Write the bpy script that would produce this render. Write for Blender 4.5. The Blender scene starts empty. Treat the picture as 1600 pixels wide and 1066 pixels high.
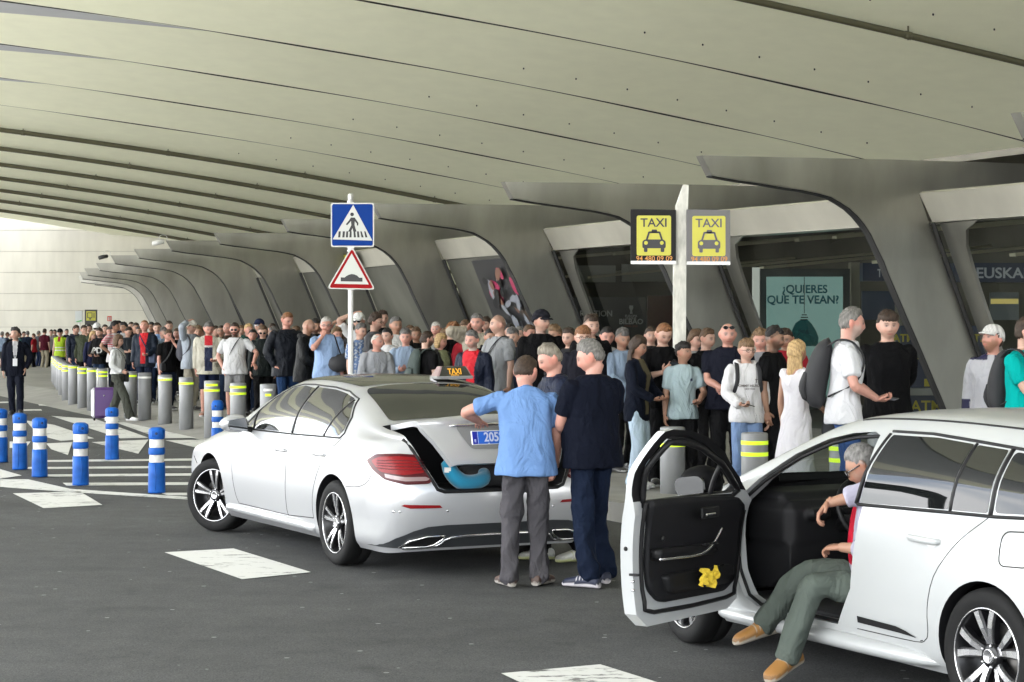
import bpy, bmesh, math, random
import numpy as np
from mathutils import Vector, Matrix
from mathutils.bvhtree import BVHTree
R = math.radians
random.seed(7); RNG = np.random.RandomState(11)
SC = bpy.context.scene
COL = SC.collection

# ---------------------------------------------------------------- camera
FPX, CAMH, YH = 3111.0, 1.88, 510.0
cd = bpy.data.cameras.new('camera'); cam = bpy.data.objects.new('camera', cd); COL.objects.link(cam)
cd.sensor_width = 36; cd.lens = 70; cd.clip_end = 2000; cd.clip_start = .1
cd.shift_y = -(533 - YH) / 1600.0
cam.location = (0, 0, CAMH); cam.rotation_euler = (R(90), 0, 0)
cd.dof.use_dof = False
SC.camera = cam
SC.view_settings.view_transform = 'Standard'; SC.view_settings.look = 'None'
SC.view_settings.gamma = 1; SC.view_settings.exposure = 3.05
SC.cycles.max_bounces = 7; SC.cycles.diffuse_bounces = 4; SC.cycles.glossy_bounces = 3
SC.cycles.transparent_max_bounces = 8; SC.cycles.transmission_bounces = 3
SC.cycles.sample_clamp_indirect = 6; SC.cycles.caustics_reflective = False; SC.cycles.caustics_refractive = False

# ---------------------------------------------------------------- world and sun
SUN_EL, SUN_ROT = R(57), R(-72)
W = bpy.data.worlds.new('World'); SC.world = W; W.use_nodes = True
nt = W.node_tree; nt.nodes.clear()
def N(nt, t, **k):
    n = nt.nodes.new(t)
    for a, b in k.items(): setattr(n, a, b)
    return n
out = N(nt, 'ShaderNodeOutputWorld'); bg = N(nt, 'ShaderNodeBackground')
sky = N(nt, 'ShaderNodeTexSky', sky_type='NISHITA', sun_disc=False)
sky.sun_elevation = SUN_EL; sky.sun_rotation = SUN_ROT; sky.air_density = 1.2; sky.dust_density = 2
tc = N(nt, 'ShaderNodeTexCoord'); mp = N(nt, 'ShaderNodeMapping'); mp.inputs['Scale'].default_value = (1, 1, 3.2)
nz = N(nt, 'ShaderNodeTexNoise'); nz.inputs['Scale'].default_value = 2.1; nz.inputs['Detail'].default_value = 7
rp = N(nt, 'ShaderNodeValToRGB'); rp.color_ramp.elements[0].position = .40; rp.color_ramp.elements[1].position = .56
mx = N(nt, 'ShaderNodeMix', data_type='RGBA'); mx.inputs[7].default_value = (12.5, 12.6, 12.8, 1)
nt.links.new(tc.outputs['Generated'], mp.inputs['Vector']); nt.links.new(mp.outputs[0], nz.inputs['Vector'])
nt.links.new(nz.outputs['Fac'], rp.inputs['Fac']); nt.links.new(rp.outputs[0], mx.inputs[0])
nt.links.new(sky.outputs[0], mx.inputs[6]); nt.links.new(mx.outputs[2], bg.inputs['Color'])
bg.inputs['Strength'].default_value = .10
nt.links.new(bg.outputs[0], out.inputs['Surface'])
sd = bpy.data.lights.new('sun', 'SUN'); sun = bpy.data.objects.new('sun', sd); COL.objects.link(sun)
sd.energy = 5.0; sd.angle = R(.5); sd.color = (1, .97, .93)
# rotation of the sky: sun azimuth measured from +Y, clockwise
az = SUN_ROT
sdir = Vector((math.sin(az) * math.cos(SUN_EL), math.cos(az) * math.cos(SUN_EL), math.sin(SUN_EL)))
sun.rotation_euler = sdir.to_track_quat('Z', 'Y').to_euler(); sun.location = (-30, -30, 60)

# ---------------------------------------------------------------- frames of reference
NV = np.array([.919, .394]); FV = np.array([-.394, .919])   # across the road to the terminal / along the facade
def WS(w, s, z=0.): return np.array([w * NV[0] + s * FV[0], w * NV[1] + s * FV[1], z])
def ground(px, py, z=0.):
    d = FPX * (CAMH - z) / (py - YH); return np.array([(px - 800) / FPX * d, d, z])
def at(px, py, d): return np.array([(px - 800) / FPX * d, d, CAMH + (YH - py) / FPX * d])

# ---------------------------------------------------------------- materials
MATS = {}
def mat(name, col=(.5, .5, .5), rough=.6, metal=0., spec=.5, coat=0., emit=None, es=1., noise=None, bump=None, attr=False, alpha=1., ior=None, sheen=0.):
    if name in MATS: return MATS[name]
    m = bpy.data.materials.new(name); m.use_nodes = True; t = m.node_tree; b = t.nodes['Principled BSDF']
    b.inputs['Base Color'].default_value = (*col, 1); b.inputs['Roughness'].default_value = rough
    b.inputs['Metallic'].default_value = metal; b.inputs['Specular IOR Level'].default_value = spec
    if coat: b.inputs['Coat Weight'].default_value = coat; b.inputs['Coat Roughness'].default_value = .04
    if ior: b.inputs['IOR'].default_value = ior
    if sheen: b.inputs['Sheen Weight'].default_value = sheen
    if emit: b.inputs['Emission Color'].default_value = (*emit, 1); b.inputs['Emission Strength'].default_value = es
    src = None
    if attr:
        a = N(t, 'ShaderNodeAttribute', attribute_name='Col'); src = a.outputs['Color']
    if noise:   # (scale, amount, detail, stretch)
        sc, am, de, st = noise
        c = N(t, 'ShaderNodeTexCoord'); mpn = N(t, 'ShaderNodeMapping'); mpn.inputs['Scale'].default_value = st
        nn = N(t, 'ShaderNodeTexNoise'); nn.inputs['Scale'].default_value = sc; nn.inputs['Detail'].default_value = de
        mr = N(t, 'ShaderNodeMapRange'); mr.inputs[1].default_value = .3; mr.inputs[2].default_value = .7
        mr.inputs[3].default_value = 1 - am; mr.inputs[4].default_value = 1 + am
        vm = N(t, 'ShaderNodeVectorMath', operation='SCALE')
        t.links.new(c.outputs['Object'], mpn.inputs['Vector']); t.links.new(mpn.outputs[0], nn.inputs['Vector'])
        t.links.new(nn.outputs['Fac'], mr.inputs[0]); t.links.new(mr.outputs[0], vm.inputs['Scale'])
        if src: t.links.new(src, vm.inputs[0])
        else: vm.inputs[0].default_value = col
        src = vm.outputs[0]
    if src: t.links.new(src, b.inputs['Base Color'])
    if bump:
        sc, dist = bump[:2]
        c = N(t, 'ShaderNodeTexCoord'); nn = N(t, 'ShaderNodeTexNoise'); nn.inputs['Scale'].default_value = sc; nn.inputs['Detail'].default_value = 5
        bp = N(t, 'ShaderNodeBump'); bp.inputs['Strength'].default_value = .6; bp.inputs['Distance'].default_value = dist
        t.links.new(c.outputs['Object'], nn.inputs['Vector']); t.links.new(nn.outputs['Fac'], bp.inputs['Height'])
        t.links.new(bp.outputs[0], b.inputs['Normal'])
        if len(bump) > 2:   # broad creases under the fine weave
            mp2 = N(t, 'ShaderNodeMapping'); mp2.inputs['Scale'].default_value = (1, 1, .55); n2 = N(t, 'ShaderNodeTexNoise'); n2.inputs['Scale'].default_value = bump[2]; n2.inputs['Detail'].default_value = 3; n2.inputs['Distortion'].default_value = .9
            b2 = N(t, 'ShaderNodeBump'); b2.inputs['Strength'].default_value = 1.; b2.inputs['Distance'].default_value = bump[3]
            t.links.new(c.outputs['Object'], mp2.inputs['Vector']); t.links.new(mp2.outputs[0], n2.inputs['Vector']); t.links.new(n2.outputs['Fac'], b2.inputs['Height'])
            t.links.new(b2.outputs[0], bp.inputs['Normal'])
    MATS[name] = m; return m

def glass_mat(name, tint, refl_rough=.02, trans=.75, ior=1.5):
    m = bpy.data.materials.new(name); m.use_nodes = True; t = m.node_tree; t.nodes.clear()
    o = N(t, 'ShaderNodeOutputMaterial'); tr = N(t, 'ShaderNodeBsdfTransparent'); gl = N(t, 'ShaderNodeBsdfGlossy')
    tr.inputs[0].default_value = (*tint, 1); gl.inputs['Roughness'].default_value = refl_rough
    lw = N(t, 'ShaderNodeLayerWeight'); lw.inputs[0].default_value = .5; pw = N(t, 'ShaderNodeMath', operation='POWER'); pw.inputs[1].default_value = 4.5
    fr = N(t, 'ShaderNodeMath', operation='MULTIPLY_ADD'); r0 = ((ior - 1) / (ior + 1)) ** 2 * 1.8; fr.inputs[1].default_value = 1 - r0; fr.inputs[2].default_value = r0; mxs = N(t, 'ShaderNodeMixShader')
    t.links.new(lw.outputs['Facing'], pw.inputs[0]); t.links.new(pw.outputs[0], fr.inputs[0]); t.links.new(fr.outputs[0], mxs.inputs[0]); t.links.new(tr.outputs[0], mxs.inputs[1]); t.links.new(gl.outputs[0], mxs.inputs[2])
    t.links.new(mxs.outputs[0], o.inputs['Surface']); MATS[name] = m; return m

# asphalt with aggregate, patches and light flecks
def asphalt():
    m = bpy.data.materials.new('asphalt'); m.use_nodes = True; t = m.node_tree; b = t.nodes['Principled BSDF']
    c = N(t, 'ShaderNodeTexCoord')
    def ns(sc, de=4, st=(1, 1, 1)):
        mpn = N(t, 'ShaderNodeMapping'); mpn.inputs['Scale'].default_value = st
        n = N(t, 'ShaderNodeTexNoise'); n.inputs['Scale'].default_value = sc; n.inputs['Detail'].default_value = de
        t.links.new(c.outputs['Object'], mpn.inputs['Vector']); t.links.new(mpn.outputs[0], n.inputs['Vector']); return n
    big = ns(.35, 4, (.5, 1, 1)); mid = ns(3.5, 6); fine = ns(110, 2)
    vo = N(t, 'ShaderNodeTexVoronoi'); vo.inputs['Scale'].default_value = 5.0; t.links.new(c.outputs['Object'], vo.inputs['Vector'])
    r1 = N(t, 'ShaderNodeMapRange'); r1.inputs[1].default_value = .3; r1.inputs[2].default_value = .7; r1.inputs[3].default_value = .046; r1.inputs[4].default_value = .066
    t.links.new(big.outputs['Fac'], r1.inputs[0])
    r2 = N(t, 'ShaderNodeMapRange'); r2.inputs[1].default_value = .3; r2.inputs[2].default_value = .7; r2.inputs[3].default_value = .86; r2.inputs[4].default_value = 1.14
    t.links.new(mid.outputs['Fac'], r2.inputs[0])
    r3 = N(t, 'ShaderNodeMapRange'); r3.inputs[1].default_value = .3; r3.inputs[2].default_value = .75; r3.inputs[3].default_value = .45; r3.inputs[4].default_value = 1.75
    t.links.new(fine.outputs['Fac'], r3.inputs[0])
    a = N(t, 'ShaderNodeMath', operation='MULTIPLY'); t.links.new(r1.outputs[0], a.inputs[0]); t.links.new(r2.outputs[0], a.inputs[1])
    a2 = N(t, 'ShaderNodeMath', operation='MULTIPLY'); t.links.new(a.outputs[0], a2.inputs[0]); t.links.new(r3.outputs[0], a2.inputs[1])
    lt = N(t, 'ShaderNodeMath', operation='LESS_THAN'); lt.inputs[1].default_value = .085; t.links.new(vo.outputs['Distance'], lt.inputs[0])
    gt = N(t, 'ShaderNodeMath', operation='MULTIPLY'); gt.inputs[1].default_value = .16; t.links.new(lt.outputs[0], gt.inputs[0])
    sp = N(t, 'ShaderNodeSeparateColor'); t.links.new(vo.outputs['Color'], sp.inputs[0])
    g2 = N(t, 'ShaderNodeMath', operation='GREATER_THAN'); g2.inputs[1].default_value = .55; t.links.new(sp.outputs[0], g2.inputs[0])
    g3 = N(t, 'ShaderNodeMath', operation='MULTIPLY'); t.links.new(gt.outputs[0], g3.inputs[0]); t.links.new(g2.outputs[0], g3.inputs[1])
    st = ns(.55, 5, (.35, 1.6, 1)); st2 = ns(1.7, 7)   # tyre streaks and oil stains
    for nd, lo_, hi_, v_ in ((st, .56, .70, .78), (st2, .62, .72, .66)):
        rr = N(t, 'ShaderNodeMapRange'); rr.inputs[1].default_value = lo_; rr.inputs[2].default_value = hi_; rr.inputs[3].default_value = 1.; rr.inputs[4].default_value = v_
        t.links.new(nd.outputs['Fac'], rr.inputs[0]); mu = N(t, 'ShaderNodeMath', operation='MULTIPLY'); t.links.new(a2.outputs[0], mu.inputs[0]); t.links.new(rr.outputs[0], mu.inputs[1]); a2 = mu
    ad = N(t, 'ShaderNodeMath', operation='ADD'); t.links.new(a2.outputs[0], ad.inputs[0]); t.links.new(g3.outputs[0], ad.inputs[1])
    cc = N(t, 'ShaderNodeCombineColor')
    for i, k in enumerate((.985, 1.0, 1.0)):
        mm = N(t, 'ShaderNodeMath', operation='MULTIPLY'); mm.inputs[1].default_value = k
        t.links.new(ad.outputs[0], mm.inputs[0]); t.links.new(mm.outputs[0], cc.inputs[i])
    t.links.new(cc.outputs[0], b.inputs['Base Color']); b.inputs['Roughness'].default_value = .8; b.inputs['Specular IOR Level'].default_value = .3
    bp = N(t, 'ShaderNodeBump'); bp.inputs['Distance'].default_value = .004; bp.inputs['Strength'].default_value = .8
    t.links.new(fine.outputs['Fac'], bp.inputs['Height']); t.links.new(bp.outputs[0], b.inputs['Normal'])
    MATS['asphalt'] = m; return m

def paint_mark():   # worn white road paint: lets the asphalt colour through in streaks
    m = bpy.data.materials.new('road_paint'); m.use_nodes = True; t = m.node_tree; b = t.nodes['Principled BSDF']
    c = N(t, 'ShaderNodeTexCoord'); mpn = N(t, 'ShaderNodeMapping'); mpn.inputs['Scale'].default_value = (5, 12, 1)
    n = N(t, 'ShaderNodeTexNoise'); n.inputs['Scale'].default_value = 1.0; n.inputs['Detail'].default_value = 8; n.inputs['Roughness'].default_value = .7
    n2 = N(t, 'ShaderNodeTexNoise'); n2.inputs['Scale'].default_value = 1.3; n2.inputs['Detail'].default_value = 3
    t.links.new(c.outputs['Object'], mpn.inputs['Vector']); t.links.new(mpn.outputs[0], n.inputs['Vector']); t.links.new(c.outputs['Object'], n2.inputs['Vector'])
    ad = N(t, 'ShaderNodeMath', operation='MULTIPLY_ADD'); ad.inputs[1].default_value = .45; t.links.new(n2.outputs['Fac'], ad.inputs[0]); t.links.new(n.outputs['Fac'], ad.inputs[2])
    r = N(t, 'ShaderNodeValToRGB'); r.color_ramp.elements[0].position = .80; r.color_ramp.elements[0].color = (.58, .58, .55, 1)
    r.color_ramp.elements[1].position = .87; r.color_ramp.elements[1].color = (.09, .09, .085, 1)
    t.links.new(ad.outputs[0], r.inputs['Fac']); t.links.new(r.outputs[0], b.inputs['Base Color']); b.inputs['Roughness'].default_value = .7
    MATS['road_paint'] = m; return m

def concrete(name, col, stain=.12, joint=None):
    m = bpy.data.materials.new(name); m.use_nodes = True; t = m.node_tree; b = t.nodes['Principled BSDF']
    c = N(t, 'ShaderNodeTexCoord')
    def ns(sc, st):
        mpn = N(t, 'ShaderNodeMapping'); mpn.inputs['Scale'].default_value = st
        n = N(t, 'ShaderNodeTexNoise'); n.inputs['Scale'].default_value = sc; n.inputs['Detail'].default_value = 6
        t.links.new(c.outputs['Object'], mpn.inputs['Vector']); t.links.new(mpn.outputs[0], n.inputs['Vector'])
        r = N(t, 'ShaderNodeMapRange'); r.inputs[1].default_value = .3; r.inputs[2].default_value = .7; r.inputs[3].default_value = 1 - stain; r.inputs[4].default_value = 1 + stain
        t.links.new(n.outputs['Fac'], r.inputs[0]); return r
    a, d = ns(.25, (1, 1, .4)), ns(2.2, (1, 1, .25))
    mm = N(t, 'ShaderNodeMath', operation='MULTIPLY'); t.links.new(a.outputs[0], mm.inputs[0]); t.links.new(d.outputs[0], mm.inputs[1])
    v = N(t, 'ShaderNodeVectorMath', operation='SCALE'); v.inputs[0].default_value = col; t.links.new(mm.outputs[0], v.inputs['Scale'])
    t.links.new(v.outputs[0], b.inputs['Base Color']); b.inputs['Roughness'].default_value = .75
    MATS[name] = m; return m

# ---------------------------------------------------------------- mesh building
def raw_mesh(name, V, faces, mi=None, smooth=True, colors=None):
    """V (n,3); faces: list of index tuples, or (k,4)/(k,3) array"""
    me = bpy.data.meshes.new(name)
    V = np.asarray(V, dtype=np.float32)
    if isinstance(faces, np.ndarray):
        k, w = faces.shape; loops = faces.astype(np.int32).ravel(); tot = np.full(k, w, np.int32)
    else:
        tot = np.array([len(f) for f in faces], np.int32)
        loops = np.fromiter((i for f in faces for i in f), np.int32, int(tot.sum()))
    me.vertices.add(len(V)); me.vertices.foreach_set('co', V.ravel())
    me.loops.add(len(loops)); me.loops.foreach_set('vertex_index', loops)
    st = np.zeros(len(tot), np.int32); st[1:] = np.cumsum(tot)[:-1]
    me.polygons.add(len(tot)); me.polygons.foreach_set('loop_start', st)
    try: me.polygons.foreach_set('loop_total', tot)
    except Exception: pass
    if mi is not None: me.polygons.foreach_set('material_index', np.asarray(mi, np.int32))
    sm = np.ones(len(tot), bool) if smooth is True else (np.zeros(len(tot), bool) if smooth is False else np.asarray(smooth, bool))
    me.polygons.foreach_set('use_smooth', sm)
    if colors is not None:
        ca = me.color_attributes.new('Col', 'FLOAT_COLOR', 'POINT')
        c4 = np.ones((len(V), 4), np.float32); c4[:, :3] = colors; ca.data.foreach_set('color', c4.ravel())
    me.update(calc_edges=True); me.validate()
    return me

def link(name, me, mats=(), parent=None, loc=None):
    o = bpy.data.objects.new(name, me); COL.objects.link(o)
    for m in (mats if isinstance(mats, (list, tuple)) else [mats]):
        if m: me.materials.append(m)
    if parent: o.parent = parent
    if loc is not None: o.location = loc
    return o
def tag(o, label=None, cat=None, group=None, kind=None):
    if label: o['label'] = label
    if cat: o['category'] = cat
    if group: o['group'] = group
    if kind: o['kind'] = kind
    return o
def thing(name, label, cat, loc=(0, 0, 0), rz=0, group=None):
    o = bpy.data.objects.new(name, None); COL.objects.link(o); o.location = loc; o.rotation_euler = (0, 0, rz)
    o.empty_display_size = .2
    return tag(o, label, cat, group)

def crom(P, sub):
    """Catmull-Rom through rows of P (k,d)"""
    P = np.asarray(P, float); k = len(P)
    if sub <= 1 or k < 3: return P
    Q = np.vstack([2 * P[0] - P[1], P, 2 * P[-1] - P[-2]]); out = []
    t = np.arange(sub)[:, None] / sub
    for i in range(k - 1):
        a, b, c, d = Q[i:i + 4]
        out.append(.5 * ((2 * b) + (c - a) * t + (2 * a - 5 * b + 4 * c - d) * t ** 2 + (3 * b - a - 3 * c + d) * t ** 3))
    out.append(P[-1:]); return np.vstack(out)

class MB:
    def __init__(s): s.V = []; s.F = []; s.M = []; s.S = []; s.n = 0
    def add(s, V, F, mi=0, smooth=False):
        V = np.asarray(V, float); s.V.append(V); b = s.n
        for f in F: s.F.append(tuple(int(i) + b for i in f))
        s.M += [mi] * len(F); s.S += [smooth] * len(F); s.n += len(V); return s
    def box(s, lo, hi, mi=0, T=None, bev=0.):
        x0, y0, z0 = lo; x1, y1, z1 = hi
        if bev <= 0:
            V = np.array([(x0, y0, z0), (x1, y0, z0), (x1, y1, z0), (x0, y1, z0), (x0, y0, z1), (x1, y0, z1), (x1, y1, z1), (x0, y1, z1)], float)
            F = [(0, 3, 2, 1), (4, 5, 6, 7), (0, 1, 5, 4), (1, 2, 6, 5), (2, 3, 7, 6), (3, 0, 4, 7)]
        else:
            b = min(bev, (x1 - x0) / 2.01, (y1 - y0) / 2.01, (z1 - z0) / 2.01)
            def rg(z, i): return [(x0 + i, y0 + b, z), (x0 + b, y0 + i, z), (x1 - b, y0 + i, z), (x1 - i, y0 + b, z), (x1 - i, y1 - b, z), (x1 - b, y1 - i, z), (x0 + b, y1 - i, z), (x0 + i, y1 - b, z)]
            rings = [rg(z0, b), rg(z0 + b, 0), rg(z1 - b, 0), rg(z1, b)]
            V = np.array(sum(rings, []), float); F = [tuple(range(7, -1, -1)), tuple(range(24, 32))]
            for r in range(3):
                for k in range(8): F.append((r * 8 + k, r * 8 + (k + 1) % 8, r * 8 + 8 + (k + 1) % 8, r * 8 + 8 + k))
        if T is not None: V = V @ np.array(T)[:3, :3].T + np.array(T)[:3, 3]
        return s.add(V, F, mi)
    def prism(s, poly, fn, a, b, mi=0, smooth=False):
        """poly list of 2d; fn(u,v,h)->3d; extruded from h=a to h=b"""
        n = len(poly); V = [fn(u, v, a) for u, v in poly] + [fn(u, v, b) for u, v in poly]
        F = [tuple(range(n - 1, -1, -1)), tuple(range(n, 2 * n))] + [(i, (i + 1) % n, n + (i + 1) % n, n + i) for i in range(n)]
        b0 = len(s.F); s.add(V, F, mi)
        if smooth:
            for i in range(b0 + 2, len(s.F)): s.S[i] = True
        return s
    def tube(s, P, r, seg=8, mi=0, sub=1, cap=True, closed=False, smooth=True, side=None):
        P = np.asarray(P, float); r = np.asarray(r, float)
        if r.ndim == 0: r = np.full((len(P), 2), float(r))
        elif r.ndim == 1: r = np.repeat(r[:, None], 2, 1)
        if sub > 1 and len(P) > 2: PR = crom(np.hstack([P, r]), sub); P, r = PR[:, :3], PR[:, 3:]
        V, F = loft_tube(P, r, seg, cap, closed, side); return s.add(V, F, mi, smooth)
    def lathe(s, prof, seg=24, mi=0, T=None, smooth=True, cap=True):
        """prof list of (r,z)"""
        V = []; k = len(prof)
        for r, z in prof:
            for i in range(seg):
                a = 2 * math.pi * i / seg; V.append((r * math.cos(a), r * math.sin(a), z))
        F = [(j * seg + i, j * seg + (i + 1) % seg, (j + 1) * seg + (i + 1) % seg, (j + 1) * seg + i) for j in range(k - 1) for i in range(seg)]
        if cap:
            F.append(tuple(range(seg - 1, -1, -1))); F.append(tuple((k - 1) * seg + i for i in range(seg)))
        V = np.array(V)
        if T is not None: T = np.array(T); V = V @ T[:3, :3].T + T[:3, 3]
        b0 = len(s.F); s.add(V, F, mi, smooth)
        if cap: s.S[-1] = False; s.S[-2] = False
        return s
    def build(s, name, mats, parent=None, loc=None, colors=None):
        V = np.vstack(s.V); me = raw_mesh(name, V, s.F, s.M, s.S, colors)
        return link(name, me, mats, parent, loc)

def unit(v): v = np.asarray(v, float); return v / (np.linalg.norm(v) + 1e-12)
def loft_tube(P, r, seg=8, cap=True, closed=False, side=None):
    P = np.asarray(P, float); k = len(P)
    if closed: T = np.roll(P, -1, 0) - np.roll(P, 1, 0)
    else:
        T = np.zeros_like(P); T[1:-1] = P[2:] - P[:-2]; T[0] = P[1] - P[0]; T[-1] = P[-1] - P[-2]
    T /= np.linalg.norm(T, axis=1)[:, None] + 1e-12
    u = np.array(side, float) if side is not None else (np.array([0, 0, 1.]) if abs(T[0][2]) < .9 else np.array([1., 0, 0]))
    rings = []; ang = np.linspace(0, 2 * np.pi, seg, endpoint=False)
    for i in range(k):
        u = u - T[i] * (u @ T[i]); u = unit(u); v = np.cross(T[i], u)
        rings.append(P[i] + np.cos(ang)[:, None] * u * r[i, 0] + np.sin(ang)[:, None] * v * r[i, 1])
    V = np.vstack(rings); F = []
    m = k if closed else k - 1
    for j in range(m):
        a, b = j * seg, ((j + 1) % k) * seg
        for i in range(seg): F.append((a + i, a + (i + 1) % seg, b + (i + 1) % seg, b + i))
    if cap and not closed:
        r0, r1 = r[0].mean(), r[-1].mean()
        V = np.vstack([V, P[0] - T[0] * r0 * .5, P[-1] + T[-1] * r1 * .5]); c0, c1 = len(V) - 2, len(V) - 1
        for i in range(seg):
            F.append((c0, (i + 1) % seg, i)); F.append((c1, (k - 1) * seg + i, (k - 1) * seg + (i + 1) % seg))
    return V, F

def dup(o, parent=None, loc=None, rz=None, label=None):
    """a copy of a thing with its parts and their sub-parts"""
    c = o.copy(); COL.objects.link(c); c.parent = parent
    if loc is not None: c.location = loc
    if rz is not None: c.rotation_euler = (0, 0, rz)
    if label: c['label'] = label
    for ch in [q for q in bpy.data.objects if q.parent == o]: dup(ch, c)
    return c

def text(s, size, m, parent, T, name='lettering', depth=.002, bold=0., align='CENTER', sx=1.):
    cu = bpy.data.curves.new('t', 'FONT'); cu.body = s; cu.size = size; cu.align_x = align; cu.align_y = 'CENTER'
    cu.offset = bold or size * .022; cu.extrude = depth; cu.resolution_u = 4
    o = bpy.data.objects.new('t', cu); COL.objects.link(o)
    dg = bpy.context.evaluated_depsgraph_get(); me = bpy.data.meshes.new_from_object(o.evaluated_get(dg))
    bpy.data.objects.remove(o); me.transform(Matrix.Diagonal((sx, 1, 1, 1))); me.transform(Matrix(T)); me.materials.clear()
    return link(name, me, m, parent)
def face_T(p, n=(0, -1, 0), up=(0, 0, 1)):
    """matrix that puts text (xy plane) at p facing n"""
    n = unit(n); up = unit(up); x = unit(np.cross(up, n)); y = np.cross(n, x)
    M = np.eye(4); M[:3, 0] = x; M[:3, 1] = y; M[:3, 2] = n; M[:3, 3] = p; return M
def box_plane(o, *a): pass
# ================================================================ SETTING
M_asph = asphalt(); M_paint = paint_mark()
M_conc_c = concrete('canopy_concrete', (.80, .81, .62), .025)
M_conc_g = concrete('soffit_shade_grey', (.40, .41, .42), .04)  # greyer soffit tone, darkened further to stand in for its shade
M_conc_w = concrete('wall_concrete', (.52, .505, .44), .06)
M_pave = concrete('paving', (.24, .235, .215), .12)
M_kerb = concrete('kerb_stone', (.20, .195, .18), .15)
M_steel = mat('brushed_steel', (.34, .335, .30), .30, .8, noise=(1.1, .25, 5, (1, 1, .35)), bump=(30, .002))
M_beam = mat('pale_steel', (.60, .58, .50), .38, .55, noise=(.9, .14, 5, (1, 1, .5)))
M_dark = mat('dark_gap', (.012, .012, .012), .6)
M_black = mat('black_satin', (.015, .015, .016), .4)
M_pipe = mat('olive_pipe', (.075, .07, .04), .5)
M_panel = mat('dark_steel_panel', (.13, .13, .11), .4, .5, noise=(1.3, .25, 5, (1, 1, .6)))
M_glass = glass_mat('facade_glass', (.52, .55, .54), .03, ior=1.5)

def sheet(name, pts, z, m, **k):
    V = [(p[0], p[1], z) for p in pts]; me = raw_mesh(name, V, [tuple(range(len(V)))], smooth=False)
    # keep the normal up
    o = link(name, me, m)
    if me.polygons[0].normal.z < 0: me.flip_normals()
    return o
def gsheet(name, pxs, z, m):
    """a sheet on the ground from measured pavement corners"""
    return sheet(name, [ground(x, y) for x, y in pxs], z, m)

g = sheet('ground', [(-600, -400), (600, -400), (600, 900), (-600, 900)], -.006, M_asph); tag(g, kind='structure')
# pavement of the terminal with its kerb
def slab(name, pts, z0, z1, mats):
    mb = MB(); mb.prism([(p[0], p[1]) for p in pts], lambda u, v, h: (u, v, h), z0, z1); o = mb.build(name, mats); return o
KZ = .18
edge = [WS(8.62, -6), WS(8.62, 24.5), WS(9.75, 29), WS(9.75, 60), WS(12.5, 80), WS(14.0, 99)]
inner = [WS(60, 99), WS(60, -6)]
tag(slab('pavement', edge + inner, -.05, KZ, M_pave), kind='structure')
ke = MB()
for a, b in zip(edge[:2], edge[1:3]):
    d = unit(b - a); nn = np.array([-d[1], d[0], 0])
    L = np.linalg.norm(b - a); k = max(1, int(L / 1.0))
    for i in range(k):
        p, q = a + d * (L * i / k + .004), a + d * (L * (i + 1) / k - .004)
        ke.prism([p[:2] + nn[:2] * .13, q[:2] + nn[:2] * .13, q[:2] + nn[:2] * .001, p[:2] + nn[:2] * .001], lambda u, v, h: (u, v, h), -.04, KZ + .004)
tag(ke.build('kerb', M_kerb), kind='structure')
sheet_pts = [WS(8.0, 29.2)[:2], WS(9.76, 29.2)[:2], WS(9.76, 60)[:2], WS(12.4, 79)[:2], WS(11.6, 79)[:2], WS(8.9, 60)[:2], WS(8.2, 40)[:2]]
rmp = MB(); e_in = [WS(8.63, 24.6), WS(9.76, 29), WS(9.76, 60), WS(12.51, 80), WS(14.0, 98)]; e_out = [WS(7.9, 24.6), WS(8.2, 29), WS(8.5, 60), WS(10.6, 80), WS(12.4, 98)]
rmp.add([p_ + [0, 0, KZ + .002] for p_ in e_in] + [p_ + [0, 0, -.012] for p_ in e_out], [(k, k + 1, k + 6, k + 5) for k in range(4)]); rmp_o = rmp.build('paving_ramp', M_pave)
if rmp_o.data.polygons[0].normal.z < 0: rmp_o.data.flip_normals()
tag(rmp_o, kind='structure')
ap = sheet('bounce_apron', [WS(-9, -120)[:2], WS(-9, 260)[:2], WS(-160, 260)[:2], WS(-160, -120)[:2]], -.002, concrete('bounce_concrete', (.62, .62, .60), .1)); tag(ap, kind='structure')  # unseen pale ground, added to bounce sunlight up onto the canopy
# markings
marks = [[(20, 771), (125, 768), (160, 789), (68, 794)],
         [(257, 863), (365, 857), (486, 894), (378, 905)],
         [(783, 1052), (938, 1038), (1085, 1084), (905, 1110)],
         [(0, 749), (44, 749), (110, 764), (301, 777), (420, 781), (420, 785), (301, 781), (110, 769), (0, 761)],
         [(-60, 731), (0, 733), (34, 743), (0, 748), (-60, 749)],
         [(74, 719), (430, 715), (430, 718.5), (72, 722)], [(44, 730), (430, 727), (430, 730.5), (42, 733)],
         [(65, 741.5), (430, 738.5), (430, 742.5), (62, 745)], [(98, 754.5), (430, 753), (430, 757), (104, 759)],
         [(250, 770), (430, 770), (430, 774), (262, 774)]]
isl = [[(80, 650), (150, 655), (232, 684), (188, 685)], [(40, 657), (85, 664), (147, 685), (95, 689), (60, 680)],
       [(143, 691), (232, 687), (216, 709)], [(72, 693), (113, 691), (106, 711), (80, 702)],
       [(258, 688), (330, 687), (330, 705)], [(15, 690), (48, 690), (40, 700), (15, 700)], [(180, 660), (240, 660), (322, 684), (250, 685)]]
for q in marks: tag(gsheet('road_marking', q, 0.0, M_paint), kind='structure')
for q in isl: tag(gsheet('island_marking', q, 0.0, MATS['road_paint']), kind='structure')
for y, x0, x1 in [(596, 30, 80), (601, 0, 24), (612, 0, 26), (628, -10, 16), (587, 20, 62), (583, -20, 40), (640, 30, 64), (632, 60, 86)]:
    tag(gsheet('worn_marking', [(x0, y), (x1, y - .5), (x1 + 2, y + 1.6), (x0 + 1, y + 2)], 0.0, M_paint), kind='structure')
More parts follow.
